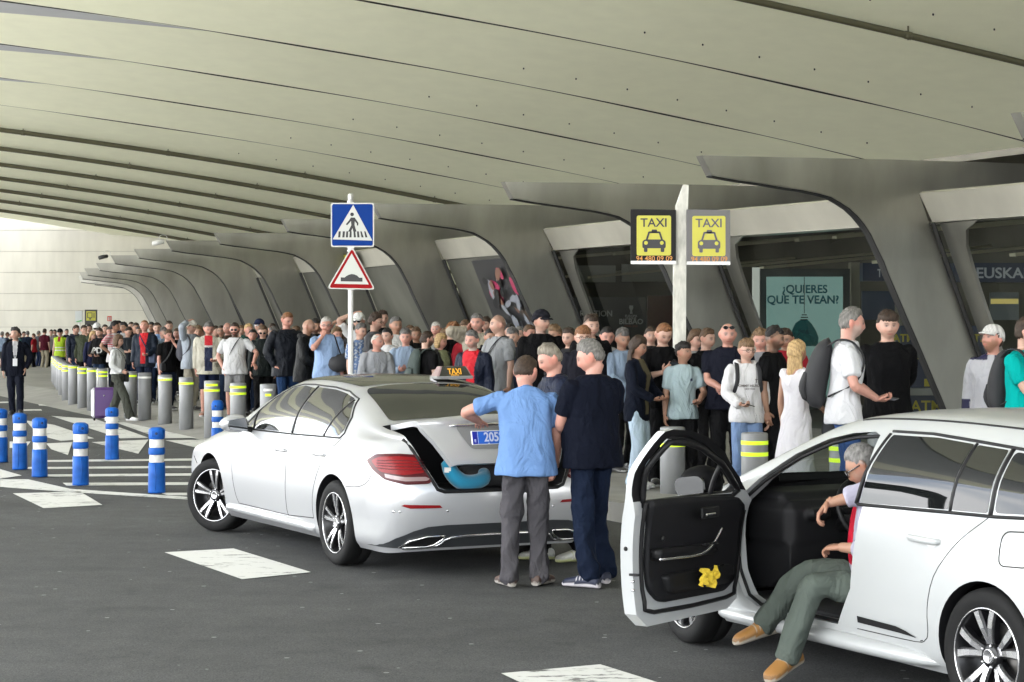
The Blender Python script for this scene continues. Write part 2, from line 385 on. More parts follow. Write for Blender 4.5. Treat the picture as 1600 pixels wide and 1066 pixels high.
# far pavement strip crossing behind the rank
tag(slab('crossing_strip', [ground(-80, 577)[:2], ground(88, 577)[:2], ground(86, 583)[:2], ground(-80, 583)[:2]], -.03, .004, M_kerb), kind='structure')

# ---------------------------------------------------------------- far wall
wall = thing('retaining_wall', 'tall pale concrete wall with horizontal joints closing the far end', 'wall', (-10, 104, 0))
mb = MB(); zs = [-.05, .95, 1.85, 2.72, 3.6, 4.7, 5.8, 6.9, 9.5]
for i, (a, b) in enumerate(zip(zs[:-1], zs[1:])): mb.box((-90, 0, a), (30, .6, b - .02))
mb.build('wall_panel', M_conc_w, wall)
mb = MB(); mb.box((-90, .05, -.05), (30, .5, 9.4)); mb.build('wall_core', mat('joint_grey', (.30, .29, .26), .8), wall)

# ---------------------------------------------------------------- canopy above the rank
canopy = thing('canopy_roof', 'pale concrete ribbed canopy spanning the taxi rank overhead', 'roof', (0, 0, 0))
def cz(w): return 8.767 - .0441 * w - .002397 * w * w if w > -9 else 8.97
WL = -8.5
ws = np.linspace(WL, 40, 68)
def smooth01(x): x = min(1, max(0, x)); return x * x * (3 - 2 * x)
S0, SP = 40.63, 5.75
for i in range(-8, 12):
    s0 = S0 + SP * (i - 1); s1 = s0 + SP
    mb = MB(); prof = []
    rows = []
    for w in ws:
        z = cz(w)
        k = min(1, max(0, 1 - (w - 2) / 15.)) if w < 14.3 else 0.; h = .72; fl = .46 * k
        h = .11 * k + .46 * (1 - k); u0 = .10 + .56 * k; zt = z + h
        row = [WS(w, s0 + .05, z), WS(w, s0 + .09, z + h * .5), WS(w, s0 + SP * .05, zt), WS(w, s0 + SP * u0, zt)]
        for q in range(1, 9):
            u_ = q / 8.; row.append(WS(w, s0 + SP * u0 + (s1 - .05 - s0 - SP * u0) * u_, z + (zt - z) * (1 - u_ ** (1.9 - .7 * k))))
        rows.append(row)
    nr = 12; V = np.array(rows).reshape(-1, 3); F = []; S = []
    for a in range(len(ws) - 1):
        for b in range(nr - 1): F.append((a * nr + b, a * nr + b + 1, (a + 1) * nr + b + 1, (a + 1) * nr + b))
    mb.add(V, F, 0, True)
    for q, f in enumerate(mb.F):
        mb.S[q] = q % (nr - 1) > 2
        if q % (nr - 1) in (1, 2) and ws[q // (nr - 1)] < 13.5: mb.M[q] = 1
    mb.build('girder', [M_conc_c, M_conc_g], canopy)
mb = MB()   # the slab above, closing the joints
top = []
for w in ws: top.append((WS(w, S0 - SP * 9, cz(w) + 1.35), WS(w, S0 + SP * 11, cz(w) + 1.35)))
V = np.array(top).reshape(-1, 3); V2 = V + np.array([0, 0, .4]); n = len(V)
F = [(2 * a, 2 * a + 1, 2 * a + 3, 2 * a + 2) for a in range(len(ws) - 1)]
F += [tuple(x + n for x in f) for f in F] + [(0, 2, 2 + n, n)]
mb.add(np.vstack([V, V2]), F, 0); mb.build('deck_slab', mat('dark_joint', (.05, .048, .035), .8), canopy)
for i in range(-8, 11):   # black sealing strip along every joint
    s = S0 + SP * i; mb = MB(); P = []
    for k, w in enumerate(np.linspace(WL + .2, 39, 70)): P.append(WS(w, s + .015 * math.sin(k * .9), cz(w) + .012 + .012 * math.sin(k * .55)))
    mb.tube(P, .028 if i < 4 else .02, 5, cap=True); mb.build('joint_strip', mat('joint_black', (.018, .017, .014), .7), canopy)
for i in [-2] + list(range(4, 11)):   # drain pipes hung beside the joints
    s = S0 + SP * i; mb = MB()
    off = -.42 if i == -2 else -.28
    P = [WS(w, s + off, cz(w) - .10) for w in np.linspace(WL + .3, 38, 60)]
    mb.tube(P, .062 if i == -2 else .075, 8); mb.build('drain_pipe', M_pipe, canopy)
    mb = MB()
    for k, w in enumerate(np.arange(WL + .6, 38, 4.6)):
        c = WS(w, s + off, cz(w)); mb.box((c[0] - .012, c[1] - .012, c[2] - .18), (c[0] + .012, c[1] + .012, c[2] + .2))
        q = WS(w + .06, s + off, cz(w + .06) - .10); q2 = WS(w - .06, s + off, cz(w - .06) - .10); mb.tube([q2, q], .085 if i != -2 else .072, 8)
    mb.build('pipe_hanger', M_pipe, canopy)
mb = MB()   # small fixing sockets in the concrete
for i in range(-3, 5):
    for w in np.arange(17.2, 27, 1.25):
        s = S0 + SP * (i - 1) + SP * .80; z = cz(w) + .42 * (1 - .775 ** 1.9) - .01
        c = WS(w, s, z); mb.tube([c - [0, 0, .012], c + [0, 0, .03]], .016, 6)
tag(mb.build('fixing_socket', M_dark, canopy), kind='stuff')
# canopy notches where the soffit ends
mb = MB()
for i, w in [(0, 10.5), (-1, 11.2), (1, 10.5), (2, 11)]:
    s = S0 + SP * (i - 1); c = WS(w, s + .5, cz(w) + .2)
    mb.prism([(0, 0), (.9, .18), (.9, .30), (0, .12)], lambda u, v, h: c + WS(h, u * 1.0, v - .12), 0, .25)
mb.build('soffit_bracket', M_conc_c, canopy)

# ---------------------------------------------------------------- terminal: steel portals, beams, panels, glass
term = thing('terminal_building', 'airport terminal front with a row of curved brushed steel portals', 'building', (0, 0, 0))
tips_px = [(1592, 175), (1095, 243), (787, 284), (582, 318), (440, 342), (335, 364), (260, 376), (209, 389), (172, 399), (149, 411), (131, 419.5), (123, 426), (121, 432)]
A = 2.3
tips = [((x - 800) * A / (YH - y), FPX * A / (YH - y)) for x, y in tips_px]
tips.append((-20.6, 97.5))
tips.insert(0, (tips[0][0] + 2.9, tips[0][1] - 5.4))
FIN = [(0.02, 4.18), (0.17, 3.92), (.54, 3.87), (.9, 3.835), (1.3, 3.79), (1.6, 3.76), (1.86, 3.72), (2.05, 3.68), (2.2, 3.61), (2.35, 3.53), (2.48, 3.43), (2.6, 3.31), (2.71, 3.17), (2.85, 2.92), (2.93, 2.78),
       (3.01, 2.6), (3.17, 2.29), (3.33, 1.97), (3.49, 1.67), (3.98, .69), (4.23, .175), (5.03, .175), (4.81, .68), (4.42, 1.67), (4.2, 2.15), (3.93, 2.75), (3.66, 3.38), (3.52, 3.72), (7.5, 3.80), (7.5, 4.26), (3.1, 4.225)]
fr = []
for i, (x, y) in enumerate(tips):
    a = np.array(tips[max(0, i - 1)]); b = np.array(tips[min(len(tips) - 1, i + 1)])
    if i <= 5: nv = NV
    else:
        d = unit(b - a); nn = np.array([d[1], -d[0]]); k = min(1, (i - 5) / 3.); nv = unit(NV * (1 - k) + nn * k)
    fr.append((np.array([x, y]), nv, np.array([-nv[1], nv[0]])))
def tzp(i, t, z, h=0.):
    p, nv, fv = fr[i]; q = p + nv * t + fv * h; return np.array([q[0], q[1], z])
for i in range(len(tips)):
    mb = MB(); mb.prism(FIN, lambda u, v, h: tzp(i, u, v, h), 0, .17)
    # rolled lip under the arm
    low = [(t, z - .012) for t, z in FIN[1:21]]
    mb.tube([tzp(i, t, z, .085) for t, z in low], [(.014, .088)] * len(low), 6, mi=1, side=(0, 0, 1), smooth=False)
    mb.build('steel_portal', [M_steel, M_dark], term)
def lerp(a, b, k): return a * (1 - k) + b * k
def quadpanel(mb, pts, th=.03, mi=0):
    pts = [np.array(p, float) for p in pts]; n = unit(np.cross(pts[1] - pts[0], pts[2] - pts[0]))
    k = len(pts); V = pts + [p + n * th for p in pts]
    mb.add(V, [tuple(range(k - 1, -1, -1)), tuple(range(k, 2 * k))] + [(j, (j + 1) % k, k + (j + 1) % k, k + j) for j in range(k)], mi)
def line_t(z): return 3.52 + (3.72 - z) * (4.81 - 3.52) / (3.72 - .68)
for i in range(len(tips) - 1):
    # beam from portal i+1 (farther) to portal i (nearer): its face lies at the notch of the portals
    mb = MB(); zt, zb = 3.76, 3.36
    quadpanel(mb, [tzp(i + 1, line_t(zt) + .0, zt, -.004), tzp(i, line_t(zt), zt, .174), tzp(i, line_t(zb) + .05, zb, .174), tzp(i + 1, line_t(zb) + .05, zb, -.004)], .06)
    quadpanel(mb, [tzp(i + 1, line_t(zb) + .05, zb - .002, -.004), tzp(i, line_t(zb) + .05, zb - .002, .174), tzp(i, line_t(zb) + .55, zb - .002, .174), tzp(i + 1, line_t(zb) + .55, zb - .002, -.004)], .03)
    mb.build('lintel_beam', M_beam, term)
    # black seal beside the leg
    mb = MB(); mb.tube([tzp(i + 1, line_t(z) + .02, z, -.05) for z in (3.34, 2.4, 1.2, KZ)], .035, 6, smooth=False); mb.build('door_seal', M_dark, term)
    # jamb with a curved edge
    mb = MB(); o0 = .14; cur = [(.95, 3.34), (.62, 3.22), (.50, 3.0), (.46, 2.7), (.44, 2.2), (.44, 1.4), (.44, KZ)]
    mx_ = cur if i < 4 else [(.95, 3.34), (.95, KZ)]
    ins = .12
    P = [(0.08, 3.34)] + mx_ + [(0.08, KZ)]
    if i < 4: quadpanel(mb, [tzp(i + 1, line_t(z) + ins, z, -u) for u, z in P][::1], .05); mb.build('jamb_panel', M_steel, term)
    # infill
    z1 = 3.345
    a = [tzp(i + 1, line_t(z1) + .30, z1, -.06), tzp(i, line_t(z1) + .30, z1, .18), tzp(i, line_t(KZ) + .30, KZ, .18), tzp(i + 1, line_t(KZ) + .30, KZ, -.06)]
    if i < 4:
        mb = MB(); mb.add(a, [(0, 1, 2, 3)]); mb.build('glass_panel', M_glass, term)
    elif i >= 4:
        mb = MB(); a2 = [q - np.array([fr[i][1][0], fr[i][1][1], 0]) * .22 for q in a]
        quadpanel(mb, a2, .03); mb.build('steel_infill', M_panel, term)
# inside the hall: floor, back wall, ceiling bars
def IW(w, s, z): return WS(w, s, z)
mb = MB()
hall_w = 24.
bw = MB(); c = [WS(hall_w, 12, KZ), WS(hall_w, 44, KZ), WS(hall_w, 44, 4.4), WS(hall_w, 12, 4.4)]
quadpanel(bw, c, -.1); c = [WS(hall_w, 12, 4.3), WS(hall_w, 44, 4.3), WS(17.6, 44, 4.3), WS(17.6, 12, 4.3)]; quadpanel(bw, c, .1)
c = [WS(17.5, 44, KZ), WS(hall_w, 44, KZ), WS(hall_w, 44, 4.3), WS(17.5, 44, 4.3)]; quadpanel(bw, c, .1)
bw.build('hall_wall', mat('hall_dark', (.13, .12, .09), .5, noise=(.8, .3, 3, (1, 1, 1))), term)
for k in range(26):   # pale ceiling slats of the hall, seen through the glass
    mb = MB(); s = 13 + k * 1.2
    for z, w0, w1 in [(3.85 if k % 3 else 3.4, 18.2, 23.6)]:
        p = [WS(w0, s, z - .5), WS(w1, s + .6, z), WS(w1, s + .75, z), WS(w0, s + .15, z - .5)]; quadpanel(mb, p, .05)
    mb.build('ceiling_slat', mat('slat_cream', (.62, .58, .42), .5), term)
# ================================================================ CARS
M_silver = mat('silver_white_paint', (.38, .385, .395), .3, .25, coat=.7)
M_white = mat('white_paint', (.335, .345, .345), .35, 0, coat=.6)
M_cglass = mat('dark_car_glass', (.008, .009, .009), .03, 0, spec=.5, ior=1.75)
M_eglass = mat('estate_glass', (.006, .007, .007), .03, 0, spec=.5, ior=1.45)
M_rglass = mat('tinted_roof_glass', (.008, .008, .007), .06, 0, spec=.5, ior=1.42)
M_tyre = mat('tyre_rubber', (.007, .007, .007), .75, spec=.2, bump=(60, .001))
M_rimb = mat('rim_black', (.008, .008, .009), .35, .3)
M_rims = mat('rim_silver', (.60, .60, .61), .22, .9)
M_chrome = mat('chrome', (.75, .75, .75), .12, 1.)
M_trim = mat('black_trim', (.009, .009, .0095), .5, spec=.2)
M_inner = mat('dark_interior', (.008, .008, .009), .65, spec=.2)
M_gap = mat('shut_gap', (.01, .01, .01), .8)
M_red = mat('red_lens', (.17, .002, .004), .3, 0, spec=.25)
M_red2 = mat('deep_red_lens', (.05, .002, .004), .3, 0, spec=.25)
M_clear = mat('clear_lens', (.22, .15, .15), .2, 0, coat=.3)
M_diff = mat('grey_diffuser', (.03, .033, .036), .35, 0, coat=.3)
M_mirr = mat('mirror_glass', (.13, .135, .14), .03, 1.)

def mesh_of(V, F, mi=0, smooth=True):
    F = list(F); return raw_mesh('m', V, F, [mi] * len(F), smooth)
def bool_mesh(A, B, op, fast=False):
    a = bpy.data.objects.new('a', A); b = bpy.data.objects.new('b', B); COL.objects.link(a); COL.objects.link(b)
    for o in (a, b):
        while len(o.data.materials) < 3: o.data.materials.append([MATS['chrome'], MATS['black_trim'], MATS['shut_gap']][len(o.data.materials)])
    m = a.modifiers.new('b', 'BOOLEAN'); m.operation = op; m.object = b; m.solver = 'EXACT'
    dg = bpy.context.evaluated_depsgraph_get(); dg.update(); me = bpy.data.meshes.new_from_object(a.evaluated_get(dg))
    bpy.data.objects.remove(a); bpy.data.objects.remove(b); return me
def prism_mesh(poly, axis, a, b, mi=1):
    fn = {'y': lambda u, v, h: (u, h, v), 'x': lambda u, v, h: (h, u, v), 'z': lambda u, v, h: (u, v, h)}[axis]
    mb = MB(); mb.prism(poly, fn, a, b, mi); V = np.vstack(mb.V)
    me = raw_mesh('p', V, mb.F, mb.M, False)
    bm = bmesh.new(); bm.from_mesh(me); bmesh.ops.recalc_face_normals(bm, faces=bm.faces); bm.to_mesh(me); bm.free(); return me
def round_poly(poly, r=.03, k=4):
    out = []; n = len(poly)
    for i in range(n):
        p0, p, p1 = np.array(poly[i - 1], float), np.array(poly[i], float), np.array(poly[(i + 1) % n], float)
        d0, d1 = unit(p0 - p), unit(p1 - p); q = min(r, np.linalg.norm(p0 - p) * .45, np.linalg.norm(p1 - p) * .45)
        a, b = p + d0 * q, p + d1 * q
        for j in range(k + 1):
            t = j / k; out.append(tuple((1 - t) ** 2 * a + 2 * t * (1 - t) * p + t * t * b))
    return out
def spl(pts, x):
    """monotone-ish smooth interpolation of a table"""
    pts = sorted(pts); X = [p[0] for p in pts]; Y = [p[1] for p in pts]; return float(np.interp(x, X, Y))
REND = [(0, 0), (.36, .006), (.70, .035), (.885, .10), (.965, .21)]
class Net:
    """car body as a net of level curves that wrap from rear centre round the side to front centre"""
    def __init__(s, mids, levels, rend=REND, fend=REND):
        P = []
        for L in levels:
            row = []
            for fr_, dx in rend:
                x = L['xr'] + dx * L.get('rs', 1); row.append((x, fr_ * spl(L['w'], x), spl(L['z'], x)))
            for x in mids: row.append((x, spl(L['w'], x), spl(L['z'], x)))
            for fr_, dx in fend[::-1]:
                x = L['xf'] - dx * L.get('fs', 1); row.append((x, fr_ * spl(L['w'], x), spl(L['z'], x)))
            P.append(row)
        P = np.array(P); dz = np.clip(P[6][:, 2] - P[5][:, 2] - .10, 0, 1)[:, None]
        mid = (P[5] + P[6]) / 2 + dz * np.array([0, .19, 0])
        s.P = np.vstack([P[:6], mid[None], P[6:]])
    def mesh(s, su=7, sv=6, inset=None):
        P = s.P.copy()
        if inset: P = inset(P)
        G = np.array([crom(P[k], su) for k in range(P.shape[0])])          # levels x U x 3
        G = np.array([crom(G[:, j], sv) for j in range(G.shape[1])])       # U x V x 3
        G[..., 1] = np.maximum(G[..., 1], 0); G[0, :, 1] = 0; G[-1, :, 1] = 0; G[:, -1, 1] = 0
        nu, nv = G.shape[:2]; V = G.reshape(-1, 3); V2 = V * [1, -1, 1]; n = len(V); F = []
        idx = lambda i, j: i * nv + j
        for i in range(nu - 1):
            for j in range(nv - 1):
                q = (idx(i, j), idx(i, j + 1), idx(i + 1, j + 1), idx(i + 1, j)); F.append(q); F.append(tuple(x + n for x in q[::-1]))
            F.append((idx(i + 1, 0), idx(i + 1, 0) + n, idx(i, 0) + n, idx(i, 0)))
        me = raw_mesh('b', np.vstack([V, V2]), F, smooth=True)
        bm = bmesh.new(); bm.from_mesh(me); bmesh.ops.remove_doubles(bm, verts=bm.verts, dist=1e-4)
        bmesh.ops.dissolve_degenerate(bm, dist=1e-5, edges=bm.edges)
        bmesh.ops.recalc_face_normals(bm, faces=bm.faces)
        bm.to_mesh(me); bm.free(); return me
class Proj:
    def __init__(s, me):
        bm = bmesh.new(); bm.from_mesh(me); bmesh.ops.triangulate(bm, faces=bm.faces); s.t = BVHTree.FromBMesh(bm)
        bm.normal_update(); bm.verts.ensure_lookup_table(); bm.faces.ensure_lookup_table(); s.bm = bm
    def hit(s, a, b, axis, off):
        if axis == 'L': o, d = Vector((a, 3, b)), Vector((0, -1, 0))
        elif axis == 'R': o, d = Vector((a, -3, b)), Vector((0, 1, 0))
        elif axis == 'B': o, d = Vector((-6, a, b)), Vector((1, 0, 0))
        elif axis == 'F': o, d = Vector((6, a, b)), Vector((-1, 0, 0))
        elif axis == 'T': o, d = Vector((a, b, 5)), Vector((0, 0, -1))
        elif axis == 'DL': o, d = Vector((.7071 * a - 4, .7071 * a + 4, b)), Vector((.7071, -.7071, 0))
        elif axis == 'DR': o, d = Vector((.7071 * a - 4, -.7071 * a - 4, b)), Vector((.7071, .7071, 0))
        p, n, i, _ = s.t.ray_cast(o, d)
        if p is None: p, n, i, _ = s.t.find_nearest(o + d * 5); 
        # smooth normal
        f = s.bm.faces[i] if i is not None and i < len(s.bm.faces) else None
        if f is not None:
            vs = f.verts; wsum = Vector(); 
            for v in vs: wsum += v.normal / ((v.co - p).length + 1e-3)
            if wsum.length > 1e-6: n = wsum.normalized()
        if n.dot(d) > 0: n = -n
        return np.array(p + n * off), np.array(n)
    def patch(s, poly, axis, off=.004, step=.05, flip=False):
        bm = bmesh.new(); vs = [bm.verts.new((p[0], p[1], 0)) for p in poly]; bm.faces.new(vs)
        for ax in (0, 1):
            lo = min(p[ax] for p in poly); hi = max(p[ax] for p in poly); x = lo + step
            while x < hi - 1e-4:
                co = (x, 0, 0) if ax == 0 else (0, x, 0); no = (1, 0, 0) if ax == 0 else (0, 1, 0)
                bmesh.ops.bisect_plane(bm, geom=bm.verts[:] + bm.edges[:] + bm.faces[:], plane_co=co, plane_no=no); x += step
        N_ = []
        for v in bm.verts:
            p, n = s.hit(v.co.x, v.co.y, axis, off); v.co = p; N_.append(n)
        bmesh.ops.recalc_face_normals(bm, faces=bm.faces)
        bm.faces.ensure_lookup_table(); m = np.mean(N_, 0); tot = sum((np.array(f.normal) for f in bm.faces), np.zeros(3))
        if tot @ m < 0:
            for f in bm.faces: f.normal_flip()
        for f in bm.faces: f.smooth = True
        me = bpy.data.meshes.new('patch'); bm.to_mesh(me); bm.free(); return me
    def line(s, pts, axis, r=.004, off=0., closed=False, step=.04, sub=1):
        pts = np.array(pts, float)
        if sub > 1: pts = crom(pts, sub)
        if closed: pts = np.vstack([pts, pts[:1]])
        Q = []
        for a, b in zip(pts[:-1], pts[1:]):
            k = max(1, int(np.linalg.norm(b - a) / step))
            for i in range(k): Q.append(a + (b - a) * i / k)
        Q.append(pts[-1]); Q = [s.hit(q[0], q[1], axis, off)[0] for q in Q]
        if closed: Q = Q[:-1]
        V, F = loft_tube(np.array(Q), np.full((len(Q), 2), r), 6, True, closed)
        return V, F
def lines_obj(pr, name, specs, m, parent, mirror=False):
    for sp in specs:
        V, F = pr.line(**sp); mb = MB(); mb.add(V, F, 0, True); o = mb.build(name, m, parent)
        if mirror: mb = MB(); mb.add(V * [1, -1, 1], [f[::-1] for f in F], 0, True); mb.build(name, m, parent)
    return o
def patch_obj(pr, name, poly, axis, m, parent, off=.004, step=.05, mirror=False, rnd=0.):
    if rnd: poly = round_poly(poly, rnd)
    me = pr.patch(poly, axis, off, step); o = link(name, me, m, parent)
    if mirror:
        m2 = me.copy(); m2.transform(Matrix.Diagonal((1, -1, 1, 1))); m2.flip_normals(); link(name, m2, m if not len(m2.materials) else (), parent)
    return o
def wheel(parent, x, y, r, w, style, steer=0., side=1, name='wheel'):
    e = bpy.data.objects.new(name, None); COL.objects.link(e); e.parent = parent; e.location = (x, y, r)
    e.rotation_euler = (0, 0, steer + (0 if side > 0 else math.pi))
    # local: axis along +y outward
    T = Matrix.Rotation(-math.pi / 2, 4, 'X'); rr = r * .715
    mb = MB(); prof = [(rr, -w / 2 + .01), (r * .80, -w / 2), (r * .93, -w / 2 + .004), (r * .985, -w / 2 + .022), (r, -w / 2 + .05), (r, -.02), (r * .992, -.018), (r * .992, -.012), (r, -.01), (r, w / 2 - .05), (r * .985, w / 2 - .022), (r * .93, w / 2 - .004), (r * .80, w / 2), (rr, w / 2 - .012)]
    mb.lathe(prof, 56, T=T, cap=False); mb.build('tyre', M_tyre, e)
    mb = MB(); o = w / 2 - .012
    mb.lathe([(rr + .002, o - .17), (rr + .002, o), (rr - .008, o + .004), (rr - .014, o - .012), (rr - .035, o - .05), (rr - .045, o - .12), (.02, o - .125)], 56, mi=0, T=T, cap=False)
    # silver lip
    mb.lathe([(rr + .001, o + .001), (rr - .001, o + .007), (rr - .006, o + .0065), (rr - .007, o - .002)], 56, mi=1, T=T, cap=False)
    def spoke(a0, r0, r1, w0, w1, d0, d1, mi, th=.03, tw=0.):
        c, s_ = math.cos(a0), math.sin(a0)
        def P(rad, lat, dep):
            aa = a0 + tw * (rad - r0) / (r1 - r0); c, s_ = math.cos(aa), math.sin(aa); return (rad * c - lat * s_, dep, rad * s_ + lat * c)
        V = []
        for k in range(5):
            t = k / 4; ra = r0 + (r1 - r0) * t; ww = w0 + (w1 - w0) * t; dd = d0 + (d1 - d0) * t + .008 * math.sin(math.pi * t)
            V += [P(ra, -ww, dd), P(ra, ww, dd), P(ra, ww * 1.15, dd - th), P(ra, -ww * 1.15, dd - th)]
        F = [(4 * k + j, 4 * k + 4 + j, 4 * k + 4 + (j + 1) % 4, 4 * k + (j + 1) % 4) for k in range(4) for j in range(4)] + [(3, 2, 1, 0), (16, 17, 18, 19)]
        mb.add(V, F, mi)
    if style == 'twin':
        for k in range(5):
            a = 2 * math.pi * k / 5 + .31
            for s_ in (-1, 1):
                spoke(a + s_ * .16, .05, rr - .010, .0085, .012, o - .030, o - .004, 1, .02, s_ * .02)
                spoke(a + s_ * .16, .05, rr - .010, .015, .020, o - .038, o - .010, 0, .03, s_ * .03)
            spoke(a, .05, rr - .02, .012, .035, o - .05, o - .022, 0, .02)
    else:
        for k in range(5):
            a = 2 * math.pi * k / 5 + .2
            for s_ in (-1, 1):
                spoke(a + s_ * .13, .05, rr - .012, .011, .017, o - .028, o - .004, 1, .03, s_ * .14)
                spoke(a + s_ * .13, .05, rr - .014, .019, .026, o - .040, o - .014, 0, .03, s_ * .14)
    mb.lathe([(.062, o - .05), (.06, o - .022), (.05, o - .016), (.034, o - .014)], 24, mi=0, T=T, cap=False)
    mb.lathe([(.036, o - .03), (.035, o - .008), (.030, o - .006), (.028, o - .009), (.001, o - .009)], 24, mi=1, T=T, cap=False)
    for k in range(5):
        a = 2 * math.pi * k / 5 + .6; c = np.array([.052 * math.cos(a), o - .016, .052 * math.sin(a)]); mb.tube([c, c + [0, .008, 0]], .008, 8, mi=1)
    # brake disc behind
    mb.lathe([(.15, o - .10), (.15, o - .085), (.05, o - .085)], 32, mi=2, T=T, cap=False)
    mb.build('rim', [M_rimb, M_rims, mat('brake_disc', (.25, .24, .23), .4, .9)], e)
    return e
def cyl_mesh(x, z, r, y0, y1, mi=1, seg=48):
    return prism_mesh([(x + r * math.cos(2 * math.pi * k / seg), z + r * math.sin(2 * math.pi * k / seg)) for k in range(seg)], 'y', y0, y1, mi)
def finish(me, name, mats, parent, ang=38):
    mi = np.zeros(len(me.polygons), np.int32); me.polygons.foreach_get('material_index', mi); me.materials.clear()
    me.polygons.foreach_set('material_index', np.minimum(mi, len(mats) - 1)); SAVE = mi
    me.set_sharp_from_angle(angle=R(ang)) if hasattr(me, 'set_sharp_from_angle') else None
    o = link(name, me, mats, parent); me.polygons.foreach_set('material_index', np.minimum(SAVE, len(mats) - 1)); me.update(); return o

# ---------------------------------------------------------------- silver saloon taxi
def saloon():
    c = thing('saloon_taxi', 'silver white saloon taxi with open boot lid and lit roof sign, stopped in the road', 'car')
    W3 = [(-1.1, .90), (-.6, .912), (0, .926), (.8, .915), (2.2, .915), (2.94, .926), (3.5, .90), (3.9, .87)]
    sc = lambda k, W=W3: [(a, b * k) for a, b in W]
    lv = [dict(xr=-1.00, xf=3.72, w=sc(.90), z=[(-1.1, .21), (-.8, .17), (3, .17), (3.8, .2)]),
          dict(xr=-1.08, xf=3.80, w=sc(.965), z=[(-1.1, .33), (-.6, .27), (0, .25), (3, .25), (3.8, .29)]),
          dict(xr=-1.13, xf=3.84, w=sc(1.), z=[(-1.1, .50), (3.8, .48)]),
          dict(xr=-1.125, xf=3.83, w=sc(1.), z=[(-1.1, .68), (0, .70), (3, .68), (3.8, .62)]),
          dict(xr=-1.065, xf=3.75, w=sc(.985), z=[(-1.1, .87), (-.3, .885), (1, .865), (2.5, .84), (3.3, .78), (3.8, .70)]),
          dict(xr=-1.04, xf=3.66, w=[(-1.05, .80), (-.6, .85), (0, .865), (1.2, .872), (2.35, .862), (3.2, .82), (3.7, .76)],
               z=[(-1.05, .965), (-.7, .995), (-.36, 1.0), (0, .985), (.8, .960), (2.0, .945), (2.35, .945), (2.94, .895), (3.48, .80), (3.66, .76)]),
          dict(xr=-1.04, xf=3.56, w=[(-1.05, .70), (-.72, .715), (-.36, .69), (0, .65), (.4, .61), (.8, .59), (1.2, .585), (1.6, .59), (2, .625), (2.35, .69), (2.65, .74), (2.94, .72), (3.25, .68), (3.5, .62)],
               z=[(-1.05, 1.045), (-.72, 1.075), (-.5, 1.10), (-.36, 1.135), (0, 1.265), (.2, 1.325), (.4, 1.365), (.8, 1.405), (1.2, 1.41), (1.6, 1.375), (2, 1.27), (2.35, 1.12), (2.65, .985), (2.94, .935), (3.25, .885), (3.5, .83)]),
          dict(xr=-.985, xf=3.46, w=[(-1.05, .38), (3.5, .33)],
               z=[(-1.0, 1.085), (-.72, 1.10), (-.5, 1.125), (-.36, 1.17), (0, 1.315), (.2, 1.375), (.4, 1.415), (.8, 1.452), (1.2, 1.46), (1.6, 1.43), (2, 1.335), (2.35, 1.175), (2.65, 1.02), (2.94, .965), (3.25, .91), (3.5, .85)]),
          dict(xr=-.93, xf=3.40, w=[(-1, 0), (4, 0)],
               z=[(-1.0, 1.088), (-.72, 1.105), (-.5, 1.13), (-.36, 1.18), (0, 1.325), (.2, 1.385), (.4, 1.425), (.8, 1.462), (1.2, 1.47), (1.6, 1.44), (2, 1.345), (2.35, 1.185), (2.65, 1.03), (2.94, .975), (3.25, .92), (3.5, .865)])]
    mids = [-.70, -.52, -.34, -.17, 0, .2, .4, .8, 1.2, 1.6, 2.0, 2.35, 2.65, 2.94, 3.2]
    net = Net(mids, lv); base = net.mesh(); pr = Proj(base)
    body = base
    for x in (0, 2.94):
        for s_ in (1, -1):
            body = bool_mesh(body, cyl_mesh(x, .345, .375, *( (.60, 1.2) if s_ > 0 else (-1.2, -.60))), 'DIFFERENCE')
    # boot opening
    op = [(.47, .655), (.525, .675), (.57, .76), (.625, .86), (.67, .97), (.70, 1.04), (.70, 1.35)]
    op = op + [(-y, z) for y, z in op[::-1]]
    cut = prism_mesh(op, 'x', -1.5, -.46, 1)
    # lid = a skin of the body inside the cutter
    lid = bool_mesh(base.copy(), prism_mesh([(y * (.91 if z > .9 else .87), z + (.03 if abs(y) < .5 else 0)) for y, z in op], 'x', -1.5, -.475, 0), 'INTERSECT')
    inn = base.copy(); inn.transform(Matrix.Translation((.045, 0, -.035)))
    for p_ in inn.polygons: p_.material_index = 1
    lid = bool_mesh(lid, inn, 'DIFFERENCE')
    body = bool_mesh(body, cut, 'DIFFERENCE')
    finish(body, 'body', [M_silver, M_inner], c)
    # lid hinged at the foot of the rear window
    le = bpy.data.objects.new('boot_lid', None); COL.objects.link(le); le.parent = c; le.location = (-.46, 0, 1.12); le.rotation_euler = (0, R(13.5), 0)
    T0 = Matrix.Translation((.46, 0, -1.12)); lid.transform(T0); finish(lid, 'lid_panel', [M_silver, M_inner], le)
    def onlid(o):
        o.data.transform(T0); o.parent = le; return o
    onlid(patch_obj(pr, 'plate_recess', [(-.36, .985), (.36, .985), (.27, .80), (-.27, .80)], 'B', mat('recess_grey', (.20, .205, .21), .4, .3, coat=.5), None, .006, .04, rnd=.03))
    onlid(lines_obj(pr, 'lid_trim', [dict(pts=[(-.40, .995), (0, 1.0), (.40, .995)], axis='B', r=.012, off=.004)], M_chrome, None))
    pm, pn = pr.hit(0, .885, 'B', .012); nn = unit(np.array([-1, 0, .02]))
    mb = MB(); T = face_T(pm, nn)
    mb.box((-.26, -.055, 0), (.26, .055, .012), 0, T, .006); mb.box((-.252, -.048, .0121), (.252, .048, .0135), 1, T); mb.box((-.252, -.048, .0136), (-.212, .048, .0145), 2, T)
    mb.box((-.208, -.047, .0136), (-.2055, .047, .0145), 0, T)
